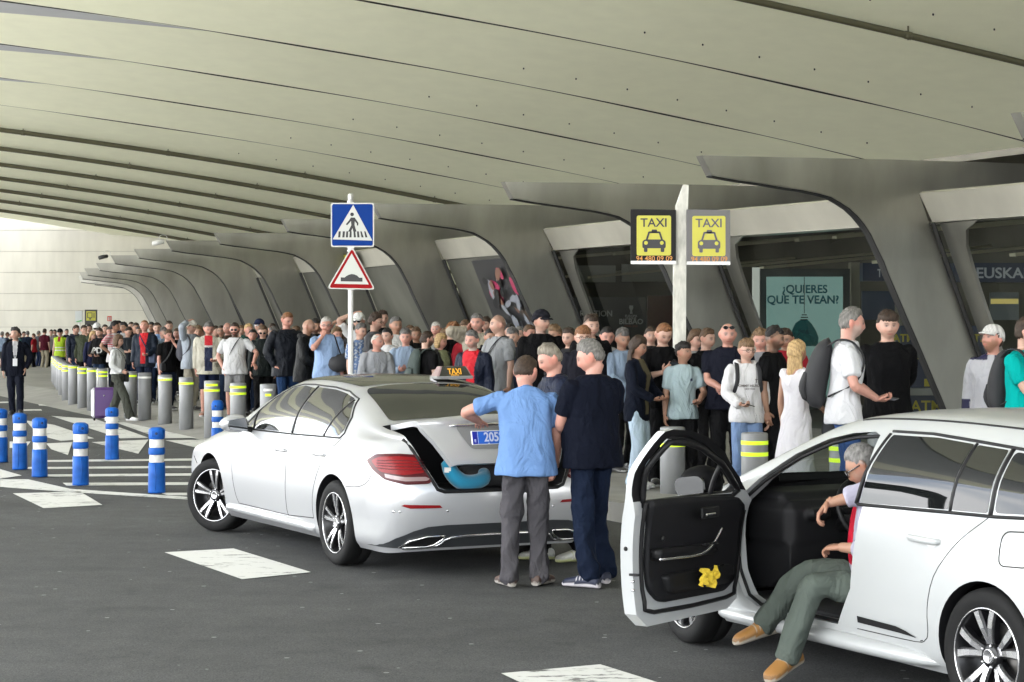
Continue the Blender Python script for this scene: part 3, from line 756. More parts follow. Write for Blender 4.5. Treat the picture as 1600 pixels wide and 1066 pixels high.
    for x in (-.12, .12):
        for z in (-.047, .047): mb.tube([(T @ np.array([x, z, .013, 1]))[:3], (T @ np.array([x, z, .018, 1]))[:3]], .006, 8)
    pl = mb.build('number_plate', [mat('plate_white', (.7, .7, .72), .4), mat('plate_blue', (.02, .12, .55), .35), mat('plate_dark_blue', (.01, .02, .30), .35)], None); onlid(pl)
    Tt = T.copy(); Tt[:3, 3] = pm + nn * .0145 + np.array([0, .0, 0]) + T[:3, 0] * .02
    tx = text('2052 KZT', .098, mat('plate_white2', (.55, .60, .75), .4), None, Tt, 'plate_lettering', .0012, sx=.86); onlid(tx)
    te = text('E', .03, MATS['plate_white2'], None, face_T(pm + nn * .0150 - T[:3, 0] * .232 - np.array([0, 0, .025]), nn), 'plate_lettering'); onlid(te)
    # rubber seal round the opening
    lines_obj(pr, 'boot_seal', [dict(pts=[(y * 1.02, z - .012) for y, z in op[:6]][::-1] + [(-y * 1.02, z - .012) for y, z in op[:6]], axis='B', r=.016, off=-.004)], M_trim, c)
    # windows, left and right
    win_f = [(2.18, .985), (1.04, .995), (1.02, 1.36), (1.30, 1.375), (1.55, 1.35), (1.80, 1.265), (2.05, 1.13)]
    win_r = [(.985, .995), (.35, 1.005), (.16, 1.30), (.35, 1.335), (.60, 1.36), (.965, 1.37)]
    win_q = [(.32, 1.005), (.05, 1.015), (-.02, 1.06), (.0, 1.15), (.13, 1.285)]
    for s_, ax in ((1, 'L'), (-1, 'R')):
        for nm, w_ in (('side_window', win_f), ('side_window', win_r), ('quarter_window', win_q)):
            patch_obj(pr, nm, w_, ax, M_cglass, c, .003, .06, rnd=.02)
    edge_ = [(2.26, .975), (1.0, .983), (.0, 1.0), (-.05, 1.04), (-.02, 1.16), (.12, 1.30), (.35, 1.352), (.65, 1.377), (1.1, 1.388), (1.38, 1.383), (1.6, 1.352), (1.85, 1.262), (2.08, 1.13)]
    lines_obj(pr, 'window_trim', [dict(pts=edge_, axis='L', r=.008, off=.001, closed=True), dict(pts=[(1.012, .99), (.992, 1.375)], axis='L', r=.016, off=-.004), dict(pts=[(.335, 1.0), (.145, 1.29)], axis='L', r=.013, off=-.003),
                                  dict(pts=[(2.24, .985), (2.06, 1.12), (1.96, .985)], axis='L', r=.016, off=-.004)], M_trim, c, True)
    # rear window and dark panoramic roof
    patch_obj(pr, 'rear_window', [(-.40, -.60), (-.42, 0), (-.40, .60), (.18, .55), (.27, .50), (.31, .0), (.27, -.50), (.18, -.55)], 'T', M_eglass, c, .004, .06, rnd=.06)
    patch_obj(pr, 'roof_glass', [(.33, -.53), (.36, 0), (.33, .53), (.8, .56), (1.5, .56), (1.62, .52), (1.66, 0), (1.62, -.52), (1.5, -.56), (.8, -.56)], 'T', M_rglass, c, .004, .07, rnd=.05)
    patch_obj(pr, 'windscreen', [(1.72, -.55), (1.74, 0), (1.72, .55), (2.50, .68), (2.66, .4), (2.70, 0), (2.66, -.4), (2.50, -.68)], 'T', M_cglass, c, .004, .07, rnd=.05)
    # shut lines
    g = [dict(pts=[(1.03, .985), (1.035, .70), (1.04, .36), (1.0, .31)], axis='L', r=.0026, sub=3), dict(pts=[(2.28, .975), (2.33, .80), (2.34, .60), (2.28, .40), (2.22, .32)], axis='L', r=.0026, sub=3),
         dict(pts=[(-.04, 1.0), (.10, .90), (.26, .78), (.38, .62), (.44, .45), (.44, .34)], axis='L', r=.0026, sub=3), dict(pts=[(2.22, .315), (1.0, .31), (.44, .335)], axis='L', r=.004),
         dict(pts=[(-.26, .64), (-.5, .655), (-.66, .70), (-.72, .76)], axis='L', r=.0024, sub=3), dict(pts=[(3.35, .60), (3.5, .66)], axis='L', r=.004)]
    lines_obj(pr, 'shut_line', g, M_gap, c, True)
    # door handles
    for x in (1.16, .52 - .22):
        for s_ in (1, -1):
            p, n = pr.hit(x + .06, .845 + (.012 if x < 1 else 0), 'L', 0.)
            mb = MB(); P = [(x - .10, p[1] - .004, p[2] - .002), (x - .08, p[1] + .024, p[2]), (x + .02, p[1] + .032, p[2] + .002), (x + .10, p[1] + .022, p[2] + .004), (x + .12, p[1] - .004, p[2] + .004)]
            mb.tube(np.array(P) * [1, s_, 1], [(.008, .010), (.009, .015), (.009, .017), (.009, .015), (.008, .010)], 10, sub=4, side=(0, 1, 0)); hd = mb.build('door_handle', M_silver, c)
    for s_ in (1, -1):   # side skirt
        mb = MB(); P = [(.47, .868 * s_, .255), (1.3, .885 * s_, .262), (2.5, .87 * s_, .262)]
        mb.tube(P, [(.045, .05)] * 3, 10, sub=5, side=(0, 0, 1)); mb.build('side_skirt', M_silver, c)
    # tail lamps: wrap-around
    lamp = [(.19, .865), (.09, .915), (-.12, .925), (-.25, .918), (-.30, .84), (-.37, .735), (-.35, .705), (-.20, .70), (-.02, .735), (.11, .80)]
    inner_ = [(.13, .865), (.05, .897), (-.12, .905), (-.235, .898), (-.275, .835), (-.31, .785), (-.18, .77), (.02, .79)]
    clear_ = [(-.02, .778), (-.18, .755), (-.32, .755), (-.348, .740), (-.33, .726), (-.19, .724), (-.03, .75)]
    for ax in ('DL', 'DR'):
        # mirror for the right: u coordinate keeps its meaning
        lo = patch_obj(pr, 'tail_lamp', lamp, ax, M_red2, c, .007, .03, rnd=.02)
        a = patch_obj(pr, 'red_lens', inner_, ax, M_red, lo, .0095, .03, rnd=.02); b = patch_obj(pr, 'clear_lens', clear_, ax, M_clear, lo, .0105, .03, rnd=.006)
        lines_obj(pr, 'light_strip', [dict(pts=[(.06, .868 - k * .017), (-.12, .875 - k * .022), (-.29 - k * .01, .865 - k * .02)], axis=ax, r=.0028, off=.0105, sub=3) for k in range(4)], M_red2, lo)
    # bumper details
    for s_ in (1, -1):
        patch_obj(pr, 'reflector', [(s_ * .50, .525), (s_ * .52, .545), (s_ * .78, .555), (s_ * .80, .545), (s_ * .74, .525)], 'B', M_red, c, .006, .03)
    dif = [(-.86, .22), (.86, .22), (.80, .30), (.70, .355), (.60, .385), (.45, .395), (-.45, .395), (-.60, .385), (-.70, .355), (-.80, .30)]
    patch_obj(pr, 'diffuser', dif, 'B', M_diff, c, .008, .05)
    lines_obj(pr, 'bumper_trim', [dict(pts=[(-.74, .225), (-.50, .24), (-.40, .30), (0, .31), (.40, .30), (.50, .24), (.74, .225)], axis='B', r=.011, off=.012, sub=3)], M_rims, c)
    for s_ in (1, -1):
        q = [(s_ * .76, .235), (s_ * .71, .285), (s_ * .60, .315), (s_ * .46, .318), (s_ * .47, .29), (s_ * .53, .25), (s_ * .58, .238)]
        ex = patch_obj(pr, 'exhaust_trim', q, 'B', M_trim, c, .016, .03)
        lines_obj(pr, 'chrome_ring', [dict(pts=q, axis='B', r=.009, off=.018, closed=True)], M_chrome, ex)
    lines_obj(pr, 'parking_sensor', [dict(pts=[(y, .50), (y + .012, .50)], axis='B', r=.011, off=-.005) for y in (.80, .835, .45, -.45, -.8)], M_rims, c)
    # under tray
    mb = MB(); mb.box((-.8, -.70, .18), (3.5, .70, .26), 0); mb.build('undertray', M_trim, c)
    # mirrors
    for s_ in (1, -1):
        mb = MB(); mb.tube([(2.02, s_ * .80, .965), (2.03, s_ * .93, .985)], [(.03, .05), (.02, .04)], 8, mi=1)
        mb.tube([(2.02, s_ * .90, 1.02), (2.03, s_ * .94, 1.025), (2.035, s_ * 1.02, 1.03), (2.03, s_ * 1.09, 1.02), (2.02, s_ * 1.115, 1.01)], [(.045, .05), (.075, .075), (.08, .08), (.06, .07), (.03, .04)], 14, sub=3, side=(0, 0, 1))
        mr_ = mb.build('side_mirror', [M_silver, M_trim], c)
        mb = MB(); mb.prism(round_poly([(s_ * .915, .965), (s_ * 1.085, .985), (s_ * 1.10, 1.06), (s_ * .94, 1.085)], .025), lambda u, v, h: (h, u, v), 1.932, 1.952); mb.build('mirror_glass', M_mirr, mr_)
    # wheels
    for x, y, s_, st in ((0, .80, 1, 0), (0, -.80, -1, 0), (2.94, .81, 1, R(30)), (2.94, -.81, -1, R(30))): wheel(c, x, y, .335, .235, 'twin', st, s_)
    # roof sign
    rs = bpy.data.objects.new('roof_sign', None); COL.objects.link(rs); rs.parent = c; rs.location = (.50, -.36, 1.44); rs.scale = (.72, .62, .84)
    mb = MB()
    def ring(z, a, b): return [(a * x_, b * y_, z) for x_, y_ in ((-1, -.9), (-.9, -1), (.9, -1), (1, -.9), (1, .9), (.9, 1), (-.9, 1), (-1, .9))]
    rr_ = [ring(0, .10, .27), ring(.025, .105, .275), ring(.03, .098, .262), ring(.11, .06, .20), ring(.125, .052, .19)]
    V = sum(rr_, []); F = [tuple(range(7, -1, -1)), tuple(range(32, 40))]
    MI = []
    for r_ in range(4):
        for k in range(8): F.append((r_ * 8 + k, r_ * 8 + (k + 1) % 8, r_ * 8 + 8 + (k + 1) % 8, r_ * 8 + 8 + k))
    b0 = mb.n; mb.add(V, F, 0)
    for i, f in enumerate(mb.F):
        zz = np.mean([mb.V[0][q][2] for q in f]); yy = np.mean([mb.V[0][q][1] for q in f]); xx = np.mean([mb.V[0][q][0] for q in f])
        mb.M[i] = 1 if (.04 < zz < .12 and abs(xx) > .02 and abs(yy) < .05) else (2 if (.04 < zz < .12) else 0)
    mb.build('sign_housing', [mat('sign_white', (.22, .22, .22), .3, coat=1), mat('sign_black', (.012, .012, .012), .12, coat=1), M_clear], rs)
    nrm = unit((-.9, 0, .42)); Tn = face_T((-.082, .0, .073), nrm, (0, 0, 1))
    text('TAXI', .088, mat('sign_orange', (.55, .27, .02), .4, emit=(.9, .42, .03), es=.05), rs, Tn, 'sign_lettering', .001, sx=1.05)
    text('ZORNOTZA', .022, MATS['sign_orange'], rs, face_T((-.093, 0, .037), nrm), 'sign_lettering')
    return c, pr
XAX = lambda d: math.atan2(d[1], d[0])
taxi, taxi_pr = saloon()
_rl = np.array([-1.40, 15.66]); _fl = np.array([-2.74, 18.22]); _d = unit(_fl - _rl); _n = np.array([_d[1], -_d[0]])
_o = _rl + _n * .91
taxi.location = (_o[0], _o[1], 0); taxi.rotation_euler = (0, 0, XAX(_d))
# ---------------------------------------------------------------- white estate with its front door open
def estate():
    c = thing('estate_car', 'white estate car in the foreground with its driver door wide open', 'car')
    sc = lambda k, W: [(a, b * k) for a, b in W]
    W3 = [(-1., .85), (-.5, .885), (0, .895), (.8, .885), (2.2, .885), (2.7, .895), (3.2, .87), (3.7, .80)]
    lv = [dict(xr=-.86, xf=3.55, w=sc(.88, W3), z=[(-1, .24), (-.6, .17), (3, .17), (3.7, .2)]),
          dict(xr=-.93, xf=3.62, w=sc(.96, W3), z=[(-1, .34), (-.6, .27), (3, .25), (3.7, .27)]),
          dict(xr=-.97, xf=3.66, w=W3, z=[(-1, .50), (3.7, .46)]),
          dict(xr=-.96, xf=3.65, w=W3, z=[(-1, .70), (3, .68), (3.7, .62)]),
          dict(xr=-.93, xf=3.55, w=sc(.98, W3), z=[(-1, .86), (0, .865), (1.5, .84), (2.5, .81), (3.2, .76), (3.6, .68)]),
          dict(xr=-.89, xf=3.45, w=[(-.9, .78), (-.4, .815), (0, .83), (1.0, .845), (2.2, .84), (2.7, .80), (3.5, .72)],
               z=[(-.9, 1.0), (-.3, .975), (.6, .955), (1.5, .935), (2.2, .925), (2.7, .87), (3.2, .80), (3.5, .74)]),
          dict(xr=-.62, xf=3.35, w=[(-.62, .56), (-.3, .575), (.3, .59), (1.0, .60), (1.4, .61), (1.75, .65), (2.05, .70), (2.3, .74), (2.6, .70), (3.0, .65), (3.4, .58)],
               z=[(-.65, 1.33), (-.3, 1.355), (.3, 1.385), (.8, 1.392), (1.2, 1.378), (1.5, 1.33), (1.75, 1.245), (2.05, 1.12), (2.3, 1.01), (2.45, .955), (2.6, .925), (3.0, .87), (3.4, .79)]),
          dict(xr=-.66, xf=3.25, w=[(-1, .33), (3.5, .33)],
               z=[(-.68, 1.375), (-.3, 1.405), (.3, 1.435), (.8, 1.443), (1.2, 1.425), (1.5, 1.375), (1.75, 1.285), (2.05, 1.16), (2.3, 1.045), (2.45, .985), (2.6, .95), (3.0, .89), (3.4, .81)]),
          dict(xr=-.62, xf=3.20, w=[(-1, 0), (4, 0)],
               z=[(-.68, 1.385), (-.3, 1.415), (.3, 1.445), (.8, 1.453), (1.2, 1.435), (1.5, 1.385), (1.75, 1.30), (2.05, 1.175), (2.3, 1.06), (2.45, 1.0), (2.6, .96), (3.0, .90), (3.4, .82)])]
    mids = [-.55, -.3, -.1, .1, .4, .7, 1.0, 1.25, 1.5, 1.75, 2.05, 2.3, 2.45, 2.6, 2.8, 3.0]
    net = Net(mids, lv); base = net.mesh(); pr = Proj(base); body = base.copy()
    XF = 2.70
    for x in (0, XF):
        for s_ in (1, -1): body = bool_mesh(body, cyl_mesh(x, .325, .352, *((.58, 1.2) if s_ > 0 else (-1.2, -.58))), 'DIFFERENCE')
    # cabin: the same net drawn inwards
    def inset(P):
        Q = P.copy(); Q[..., 1] *= .915; Q[..., 1] -= np.where(P[..., 1] > .3, .01, 0); Q[5:, :, 2] -= .045; Q[:5, :, 2] = np.maximum(Q[:5, :, 2], .30); Q[0, :, 2] = .30; Q[1, :, 2] = .34; return Q
    cab = net.mesh(5, 4, inset)
    for q in cab.polygons: q.material_index = 1
    bx = prism_mesh([(.15, .28), (2.42, .28), (2.42, 1.6), (.15, 1.6)], 'y', -1.2, 1.2, 1)
    cab = bool_mesh(cab, bx, 'INTERSECT')
    for q in cab.polygons: q.material_index = 1
    body = bool_mesh(body, cab, 'DIFFERENCE')
    # openings: driver door aperture, far front window, windscreen
    ap = [(1.00, .95), (1.035, .66), (1.05, .52), (1.19, .315), (1.95, .315), (2.06, .36), (2.13, .50), (2.16, .70), (2.17, .89), (2.03, 1.02), (1.75, 1.175), (1.5, 1.268), (1.3, 1.31), (1.12, 1.325), (1.06, 1.31), (1.015, 1.12)]
    body = bool_mesh(body, prism_mesh(ap, 'y', .35, 1.3, 0), 'DIFFERENCE')
    fw = [(1.10, .965), (2.10, .955), (1.98, 1.04), (1.75, 1.145), (1.5, 1.24), (1.3, 1.29), (1.14, 1.30)]
    body = bool_mesh(body, prism_mesh(fw, 'y', -1.3, -.35, 1), 'DIFFERENCE')
    wsn = prism_mesh([(1.47, -.50), (1.40, 0), (1.47, .50), (2.14, .60), (2.34, .44), (2.42, 0), (2.34, -.44), (2.14, -.60)], 'z', .9, 1.8, 1)
    body = bool_mesh(body, wsn, 'DIFFERENCE')
    finish(body, 'body', [M_white, M_inner], c)
    G = glass_mat('clear_car_glass', (.72, .78, .76), .01, ior=1.45)
    patch_obj(pr, 'windscreen', [(1.45, -.52), (1.38, 0), (1.45, .52), (2.16, .62), (2.36, .46), (2.44, 0), (2.36, -.46), (2.16, -.62)], 'T', G, c, -.012, .08)
    patch_obj(pr, 'side_window', fw, 'R', G, c, -.012, .08)
    # door = skin of the body, hinged and swung out
    dp = [(x + (.012 if x > 1.6 else -.012), z - .008) if z < .9 else (x, z) for x, z in ap]
    dp = [(1.00, .95), (1.035, .56), (1.045, .37), (1.13, .30), (1.96, .30), (2.08, .35), (2.15, .50), (2.18, .70), (2.19, .90), (2.03, 1.03), (1.75, 1.19), (1.5, 1.285), (1.3, 1.328), (1.10, 1.345), (1.035, 1.335), (.985, 1.12)]
    shell = bool_mesh(base.copy(), prism_mesh(dp, 'y', .40, 1.3, 0), 'INTERSECT')
    inn = base.copy()
    for v in inn.vertices: v.co.y -= .075 - .042 * min(1, max(0, (v.co.z - .90) / .12)); v.co.z -= .012
    for q in inn.polygons: q.material_index = 1 if q.center.z > .96 else 0
    shell = bool_mesh(shell, inn, 'DIFFERENCE')
    win = [(1.085, .95), (1.99, .95), (2.04, .99), (1.75, 1.16), (1.5, 1.257), (1.3, 1.30), (1.12, 1.312), (1.055, 1.16)]
    shell = bool_mesh(shell, prism_mesh(round_poly(win, .03), 'y', .3, 1.3, 1), 'DIFFERENCE')
    de = bpy.data.objects.new('door', None); COL.objects.link(de); de.parent = c; hx, hy = 2.17, .845
    de.location = (hx, hy, 0); TI = Matrix.Translation((-hx, -hy, 0)); ANG = R(-DOOR_DEG); de.rotation_euler = (0, 0, ANG)
    shell.transform(TI); finish(shell, 'door_shell', [M_white, M_trim], de)
    def onl(o): o.data.transform(TI); o.parent = de; return o
    # inner trim: a shaped dark panel proud of the shell
    inner_pr = Proj(inn)
    trimp = [(1.12, .86), (1.13, .62), (1.15, .48), (1.25, .40), (1.90, .395), (2.03, .45), (2.08, .58), (2.10, .90), (2.0, .965), (1.30, .985), (1.09, .99)]
    me = Proj(base); 
    def inward(poly, axis, depth, step=.05, rnd=.04):
        m = pr.patch(round_poly(poly, rnd), axis, -depth, step); m.flip_normals(); return m
    for nm, poly, d, mt in (('door_trim', trimp, .105, M_inner), ('map_pocket', [(1.25, .56), (1.98, .55), (1.95, .44), (1.30, .44)], .135, M_trim), ('armrest', [(1.14, .72), (1.70, .70), (1.76, .66), (1.70, .64), (1.15, .655)], .165, M_trim)):
        m = inward(poly, 'L', d)
        bm = bmesh.new(); bm.from_mesh(m); r_ = bmesh.ops.extrude_face_region(bm, geom=bm.faces[:]); vs = [g_ for g_ in r_['geom'] if isinstance(g_, bmesh.types.BMVert)]
        bmesh.ops.translate(bm, verts=vs, vec=(0, .04 if nm == 'door_trim' else .06, 0)); bmesh.ops.recalc_face_normals(bm, faces=bm.faces); bm.to_mesh(m); bm.free()
        m.transform(TI); o = link(nm, m, mt, de)
    # window frame trim and quarter bar
    def inline(name, specs, m, r_=None):
        mb = MB()
        for sp in specs: V, F = pr.line(**sp); mb.add(V, F, 0, True)
        return onl(mb.build(name, m))
    inline('window_frame', [dict(pts=win, axis='L', r=.018, off=-.055, closed=True), dict(pts=win, axis='L', r=.013, off=-.012, closed=True), dict(pts=[(1.80, .95), (1.79, 1.125)], axis='L', r=.014, off=-.03)], M_trim)
    inline('weather_seal', [dict(pts=[(1.075, .97), (1.10, .60), (1.12, .42), (1.20, .355), (1.94, .352), (2.05, .40), (2.11, .55), (2.13, .86)], axis='L', r=.012, off=-.082, sub=2)], M_trim)
    # chrome curve of the handle and pull
    inline('speaker_grille', [dict(pts=[(1.86 + .055 * math.cos(a), .50 + .055 * math.sin(a)) for a in np.linspace(0, 6.28, 14)], axis='L', r=.004, off=-.125)] + [dict(pts=[(1.82, .47 + k * .015), (1.90, .47 + k * .015)], axis='L', r=.0025, off=-.122) for k in range(5)], M_eglass)
    hb = MB()
    for k in range(4): hb.box((1.50 + k * .04, .655, .700), (1.53 + k * .04, .675, .712), 0, None, .003)
    onl(hb.build('window_switch', M_trim))
    inline('pull_trim', [dict(pts=[(1.14, .665), (1.35, .655), (1.55, .655), (1.66, .69), (1.72, .75), (1.755, .80)], axis='L', r=.008, off=-.172, sub=4)], M_rims)
    hb = MB(); hb.box((1.48, .66, .845), (1.66, .675, .905), 0, None, .005); hb.box((1.50, .645, .862), (1.60, .662, .874), 1, None, .004); onl(hb.build('inner_handle', [M_trim, M_rims]))
    hb = MB(); hb.tube([(1.20, .735, .76), (1.20, .728, .76)], .014, 10); onl(hb.build('lock_knob', M_trim))
    # yellow cloth in the pocket
    # latch and bolts on the shut face
    hb = MB(); hb.box((1.02, .775, .575), (1.04, .83, .587), 0); onl(hb.build('latch', M_trim))
    for z in (.545, .50): hb = MB(); hb.tube([(1.034, .81, z), (1.024, .81, z)], .008, 10); onl(hb.build('bolt', M_rims))
    for q0, q1 in (((1.034, .85, .715), (1.018, .85, .715)), ((1.5, .84, .31), (1.5, .84, .288))): hb = MB(); hb.tube([q0, q1], .012, 12); onl(hb.build('rubber_stop', M_trim))
    # door mirror (outside the window, seen through it)
    mb = MB(); mb.tube([(2.06, .84, .955), (2.07, .93, .975)], [(.03, .05), (.025, .04)], 8, mi=1)
    mb.tube([(2.06, .90, 1.015), (2.07, .94, 1.02), (2.075, 1.0, 1.02), (2.07, 1.06, 1.01), (2.06, 1.09, 1.0)], [(.045, .04), (.085, .07), (.088, .075), (.07, .06), (.03, .03)], 14, sub=3, side=(0, 0, 1))
    M_mb = mat('mirror_black', (.003, .003, .0035), .6, spec=.06); mo = onl(mb.build('side_mirror', [M_mb, M_mb]))
    MT = Matrix.Translation((2.06 - hx, .84 - hy, .955)) @ Matrix.Diagonal((1.2, 1.25, 1.2, 1)) @ Matrix.Translation((-(2.06 - hx), -(.84 - hy), -1.0)); mo.data.transform(MT)
    mb = MB(); mb.prism(round_poly([(.915, .960), (1.065, .968), (1.075, 1.05), (.925, 1.07)], .045), lambda u, v, h: (h, u, v), 1.968, 1.985); o = mb.build('mirror_glass', M_mirr); o.data.transform(TI); o.data.transform(MT); o.parent = mo
    # rear side glass
    w1 = [(.965, .985), (.16, 1.0), (.10, 1.04), (.16, 1.30), (.24, 1.325), (.6, 1.34), (.955, 1.335), (1.0, 1.30)]
    w1 = [(1.03, .965), (.335, .985), (.31, 1.30), (.60, 1.318), (.955, 1.315)]
    wq = [(.31, .985), (.055, .99), (.06, 1.285), (.285, 1.298)]
    w2 = [(.005, .995), (-.45, 1.015), (-.56, 1.10), (-.50, 1.225), (-.3, 1.258), (.012, 1.28)]
    for ax in ('L', 'R'):
        patch_obj(pr, 'side_window', w1, ax, M_eglass, c, .003, .05, rnd=.015); patch_obj(pr, 'quarter_window', wq, ax, M_eglass, c, .003, .05, rnd=.015); patch_obj(pr, 'cargo_window', w2, ax, M_eglass, c, .003, .05, rnd=.03)
    lines_obj(pr, 'window_trim', [dict(pts=[(1.045, .955), (.32, .972), (.0, .978), (-.45, 1.0), (-.59, 1.09), (-.53, 1.24), (-.3, 1.275), (.3, 1.315), (.65, 1.335), (.975, 1.333)], axis='L', r=.009, off=.001),
                                  dict(pts=[(.98, 1.32), (1.06, .96)], axis='L', r=.012, off=-.002), dict(pts=[(.32, .98), (.297, 1.305)], axis='L', r=.011, off=-.002), dict(pts=[(.03, .985), (.036, 1.29)], axis='L', r=.017, off=-.006)], M_trim, c, True)
    lines_obj(pr, 'shut_line', [dict(pts=[(.035, .975), (.13, .90), (.25, .80), (.37, .66), (.42, .50), (.43, .38), (.46, .335), (.55, .315), (1.02, .315)], axis='L', r=.0026, sub=3),
                                dict(pts=[(.50, .325), (.48, .33)], axis='L', r=.003)], M_gap, c, True)
    lines_obj(pr, 'filler_flap', [dict(pts=round_poly([(-.10, .76), (-.10, .92), (-.28, .93), (-.30, .77)], .04), axis='L', r=.0035, closed=True)], M_gap, c)
    patch_obj(pr, 'door_strip', [(1.0, .352), (.66, .345), (.52, .338), (.60, .362), (.68, .376), (1.0, .386)], 'L', M_trim, c, .008, .05)
    p, n = pr.hit(.50, .83, 'L', 0)
    mb = MB(); x = .45; P = [(x - .11, p[1] - .004, p[2]), (x - .09, p[1] + .026, p[2]), (x, p[1] + .034, p[2] + .002), (x + .10, p[1] + .024, p[2] + .004), (x + .12, p[1] - .004, p[2] + .004)]
    mb.tube(P, [(.009, .012), (.010, .016), (.010, .017), (.010, .016), (.009, .012)], 10, sub=4, side=(0, 1, 0)); mb.build('door_handle', M_white, c)
    patch_obj(pr, 'handle_cup', [(x - .05 + .05 * math.cos(a), .835 + .04 * math.sin(a)) for a in np.linspace(0, 6.28, 20, endpoint=False)], 'L', mat('cup_shadow_paint', (.5, .5, .5), .35, coat=1), c, .002, .04)
    # sill plate and jamb
    mb = MB(); mb.tube([(.40, .80, .225), (.62, .845, .232), (1.2, .855, .235), (2.2, .845, .235), (2.38, .80, .23)], [(.02, .03), (.04, .045), (.045, .05), (.04, .045), (.02, .03)], 10, sub=5, side=(0, 0, 1)); mb.build('side_skirt', M_white, c)
    lines_obj(pr, 'aperture_seal', [dict(pts=ap, axis='L', r=.011, off=-.035, closed=True)], M_trim, c)
    # roof rail line
    lines_obj(pr, 'roof_moulding', [dict(pts=[(-.5, .545), (.3, .575), (.9, .582), (1.35, .575)], axis='T', r=.007, off=.0, sub=3)], M_trim, c, True)
    # rear and front lamps
    patch_obj(pr, 'tail_lamp', [(.05, .86), (-.10, .93), (-.30, .93), (-.30, .80), (-.05, .79)], 'DL', M_red, c, .006, .04, rnd=.02)
    patch_obj(pr, 'rear_window', [(-.50, 1.03), (.50, 1.03), (.46, 1.28), (-.46, 1.28)], 'B', M_eglass, c, .004, .05, rnd=.04)
    # ---- interior
    mb = MB(); mb.box((1.85, -.72, .62), (2.30, .72, .90), 0, None, .05); mb.box((1.95, -.70, .88), (2.36, .70, .945), 0, None, .03)
    mb.prism([(1.86, .52), (2.05, .40), (2.30, .36), (2.30, .64), (1.86, .66)], lambda u, v, h: (u, h, v), -.70, .70)
    mb.box((1.80, -.22, .80), (1.87, .02, .93), 1, None, .01)
    mb.box((1.79, .46, .80), (1.86, .60, .86), 0, None, .01); d_ = mb.build('dashboard', [M_inner, mat('screen_black', (.01, .011, .015), .12, coat=1)], c); rm_ = d_.modifiers.new('r', 'REMESH'); rm_.mode = 'VOXEL'; rm_.voxel_size = .014; rm_.use_smooth_shade = True; s_m = d_.modifiers.new('s', 'SMOOTH'); s_m.iterations = 3; s_m.factor = .6
    mb = MB(); mb.box((1.855, .50, .79), (1.862, .58, .85), 0, None, .002); mb.box((1.845, -.14, .68), (1.855, .06, .695), 0); mb.build('air_vent', M_rims, d_)
    mb = MB(); mb.prism([(1.60, .34), (1.86, .34), (1.86, .62), (1.3, .60), (.9, .58), (.9, .34)], lambda u, v, h: (u, h, v), -.11, .11); mb.build('centre_console', M_inner, c)
    mb = MB(); mb.box((.30, -.74, .28), (2.35, .74, .335), 0); mb.build('cabin_floor', mat('carpet', (.025, .025, .026), .95), c)
    # steering wheel
    T = Matrix.Translation((1.62, .36, .86)) @ Matrix.Rotation(R(-66), 4, 'Y')
    mb = MB(); P = [(T @ Vector((.178 * math.cos(a), .178 * math.sin(a), 0))) for a in np.linspace(0, 2 * math.pi, 32, endpoint=False)]
    mb.tube([tuple(p) for p in P], .0165, 10, closed=True)
    for a in (0, math.pi / 2 * 1.0, math.pi, 1.5 * math.pi):
        if abs(a) < .1: continue
        mb.tube([tuple(T @ Vector((0, 0, -.01))), tuple(T @ Vector((.17 * math.cos(a), .17 * math.sin(a), 0)))], [(.03, .012), (.018, .010)], 8)
    mb.tube([tuple(T @ Vector((0, 0, .015))), tuple(T @ Vector((0, 0, -.10))), tuple(T @ Vector((0, 0, -.3)))], [.065, .05, .035], 12); mb.build('steering_wheel', M_trim, c)
    # seats
    for sy in (.36, -.36):
        st = MB(); st.tube([(1.42, sy, .50), (1.30, sy, .515), (1.05, sy, .49), (.92, sy, .47)], [(.05, .22), (.075, .25), (.085, .25), (.07, .22)], 14, sub=4, side=(0, 0, 1))
        st.box((.92, sy - .2, .33), (1.35, sy + .2, .46), 0, None, .03)
        st.tube([(.90, sy, .50), (.86, sy, .70), (.78, sy, .95), (.72, sy, 1.06)], [(.07, .23), (.075, .245), (.06, .22), (.045, .15)], 14, sub=4, side=(1, 0, 0))
        st.tube([(.71, sy, 1.09), (.69, sy, 1.15), (.67, sy, 1.21)], [(.05, .12), (.055, .13), (.04, .11)], 12, sub=3, side=(1, 0, 0)); st.build('front_seat', mat('seat_fabric', (.035, .035, .037), .9), c)
    for x, y, s_ in ((0, .775, 1), (0, -.775, -1), (XF, .775, 1), (XF, -.775, -1)): wheel(c, x, y, .322, .225, 'multi', 0 if x == 0 else R(-6), s_)
    mb = MB(); mb.box((-.7, -.68, .17), (3.3, .68, .26), 0); mb.build('undertray', M_trim, c)
    return c, pr
DOOR_DEG = 63.5
wcar, wcar_pr = estate()
_rl = np.array([2.23, 9.39]); _fl = np.array([1.01, 11.80]); _d = unit(_fl - _rl); _n = np.array([_d[1], -_d[0]])
_o = _rl + _n * .885
wcar.location = (_o[0], _o[1], 0); wcar.rotation_euler = (0, 0, XAX(_d))
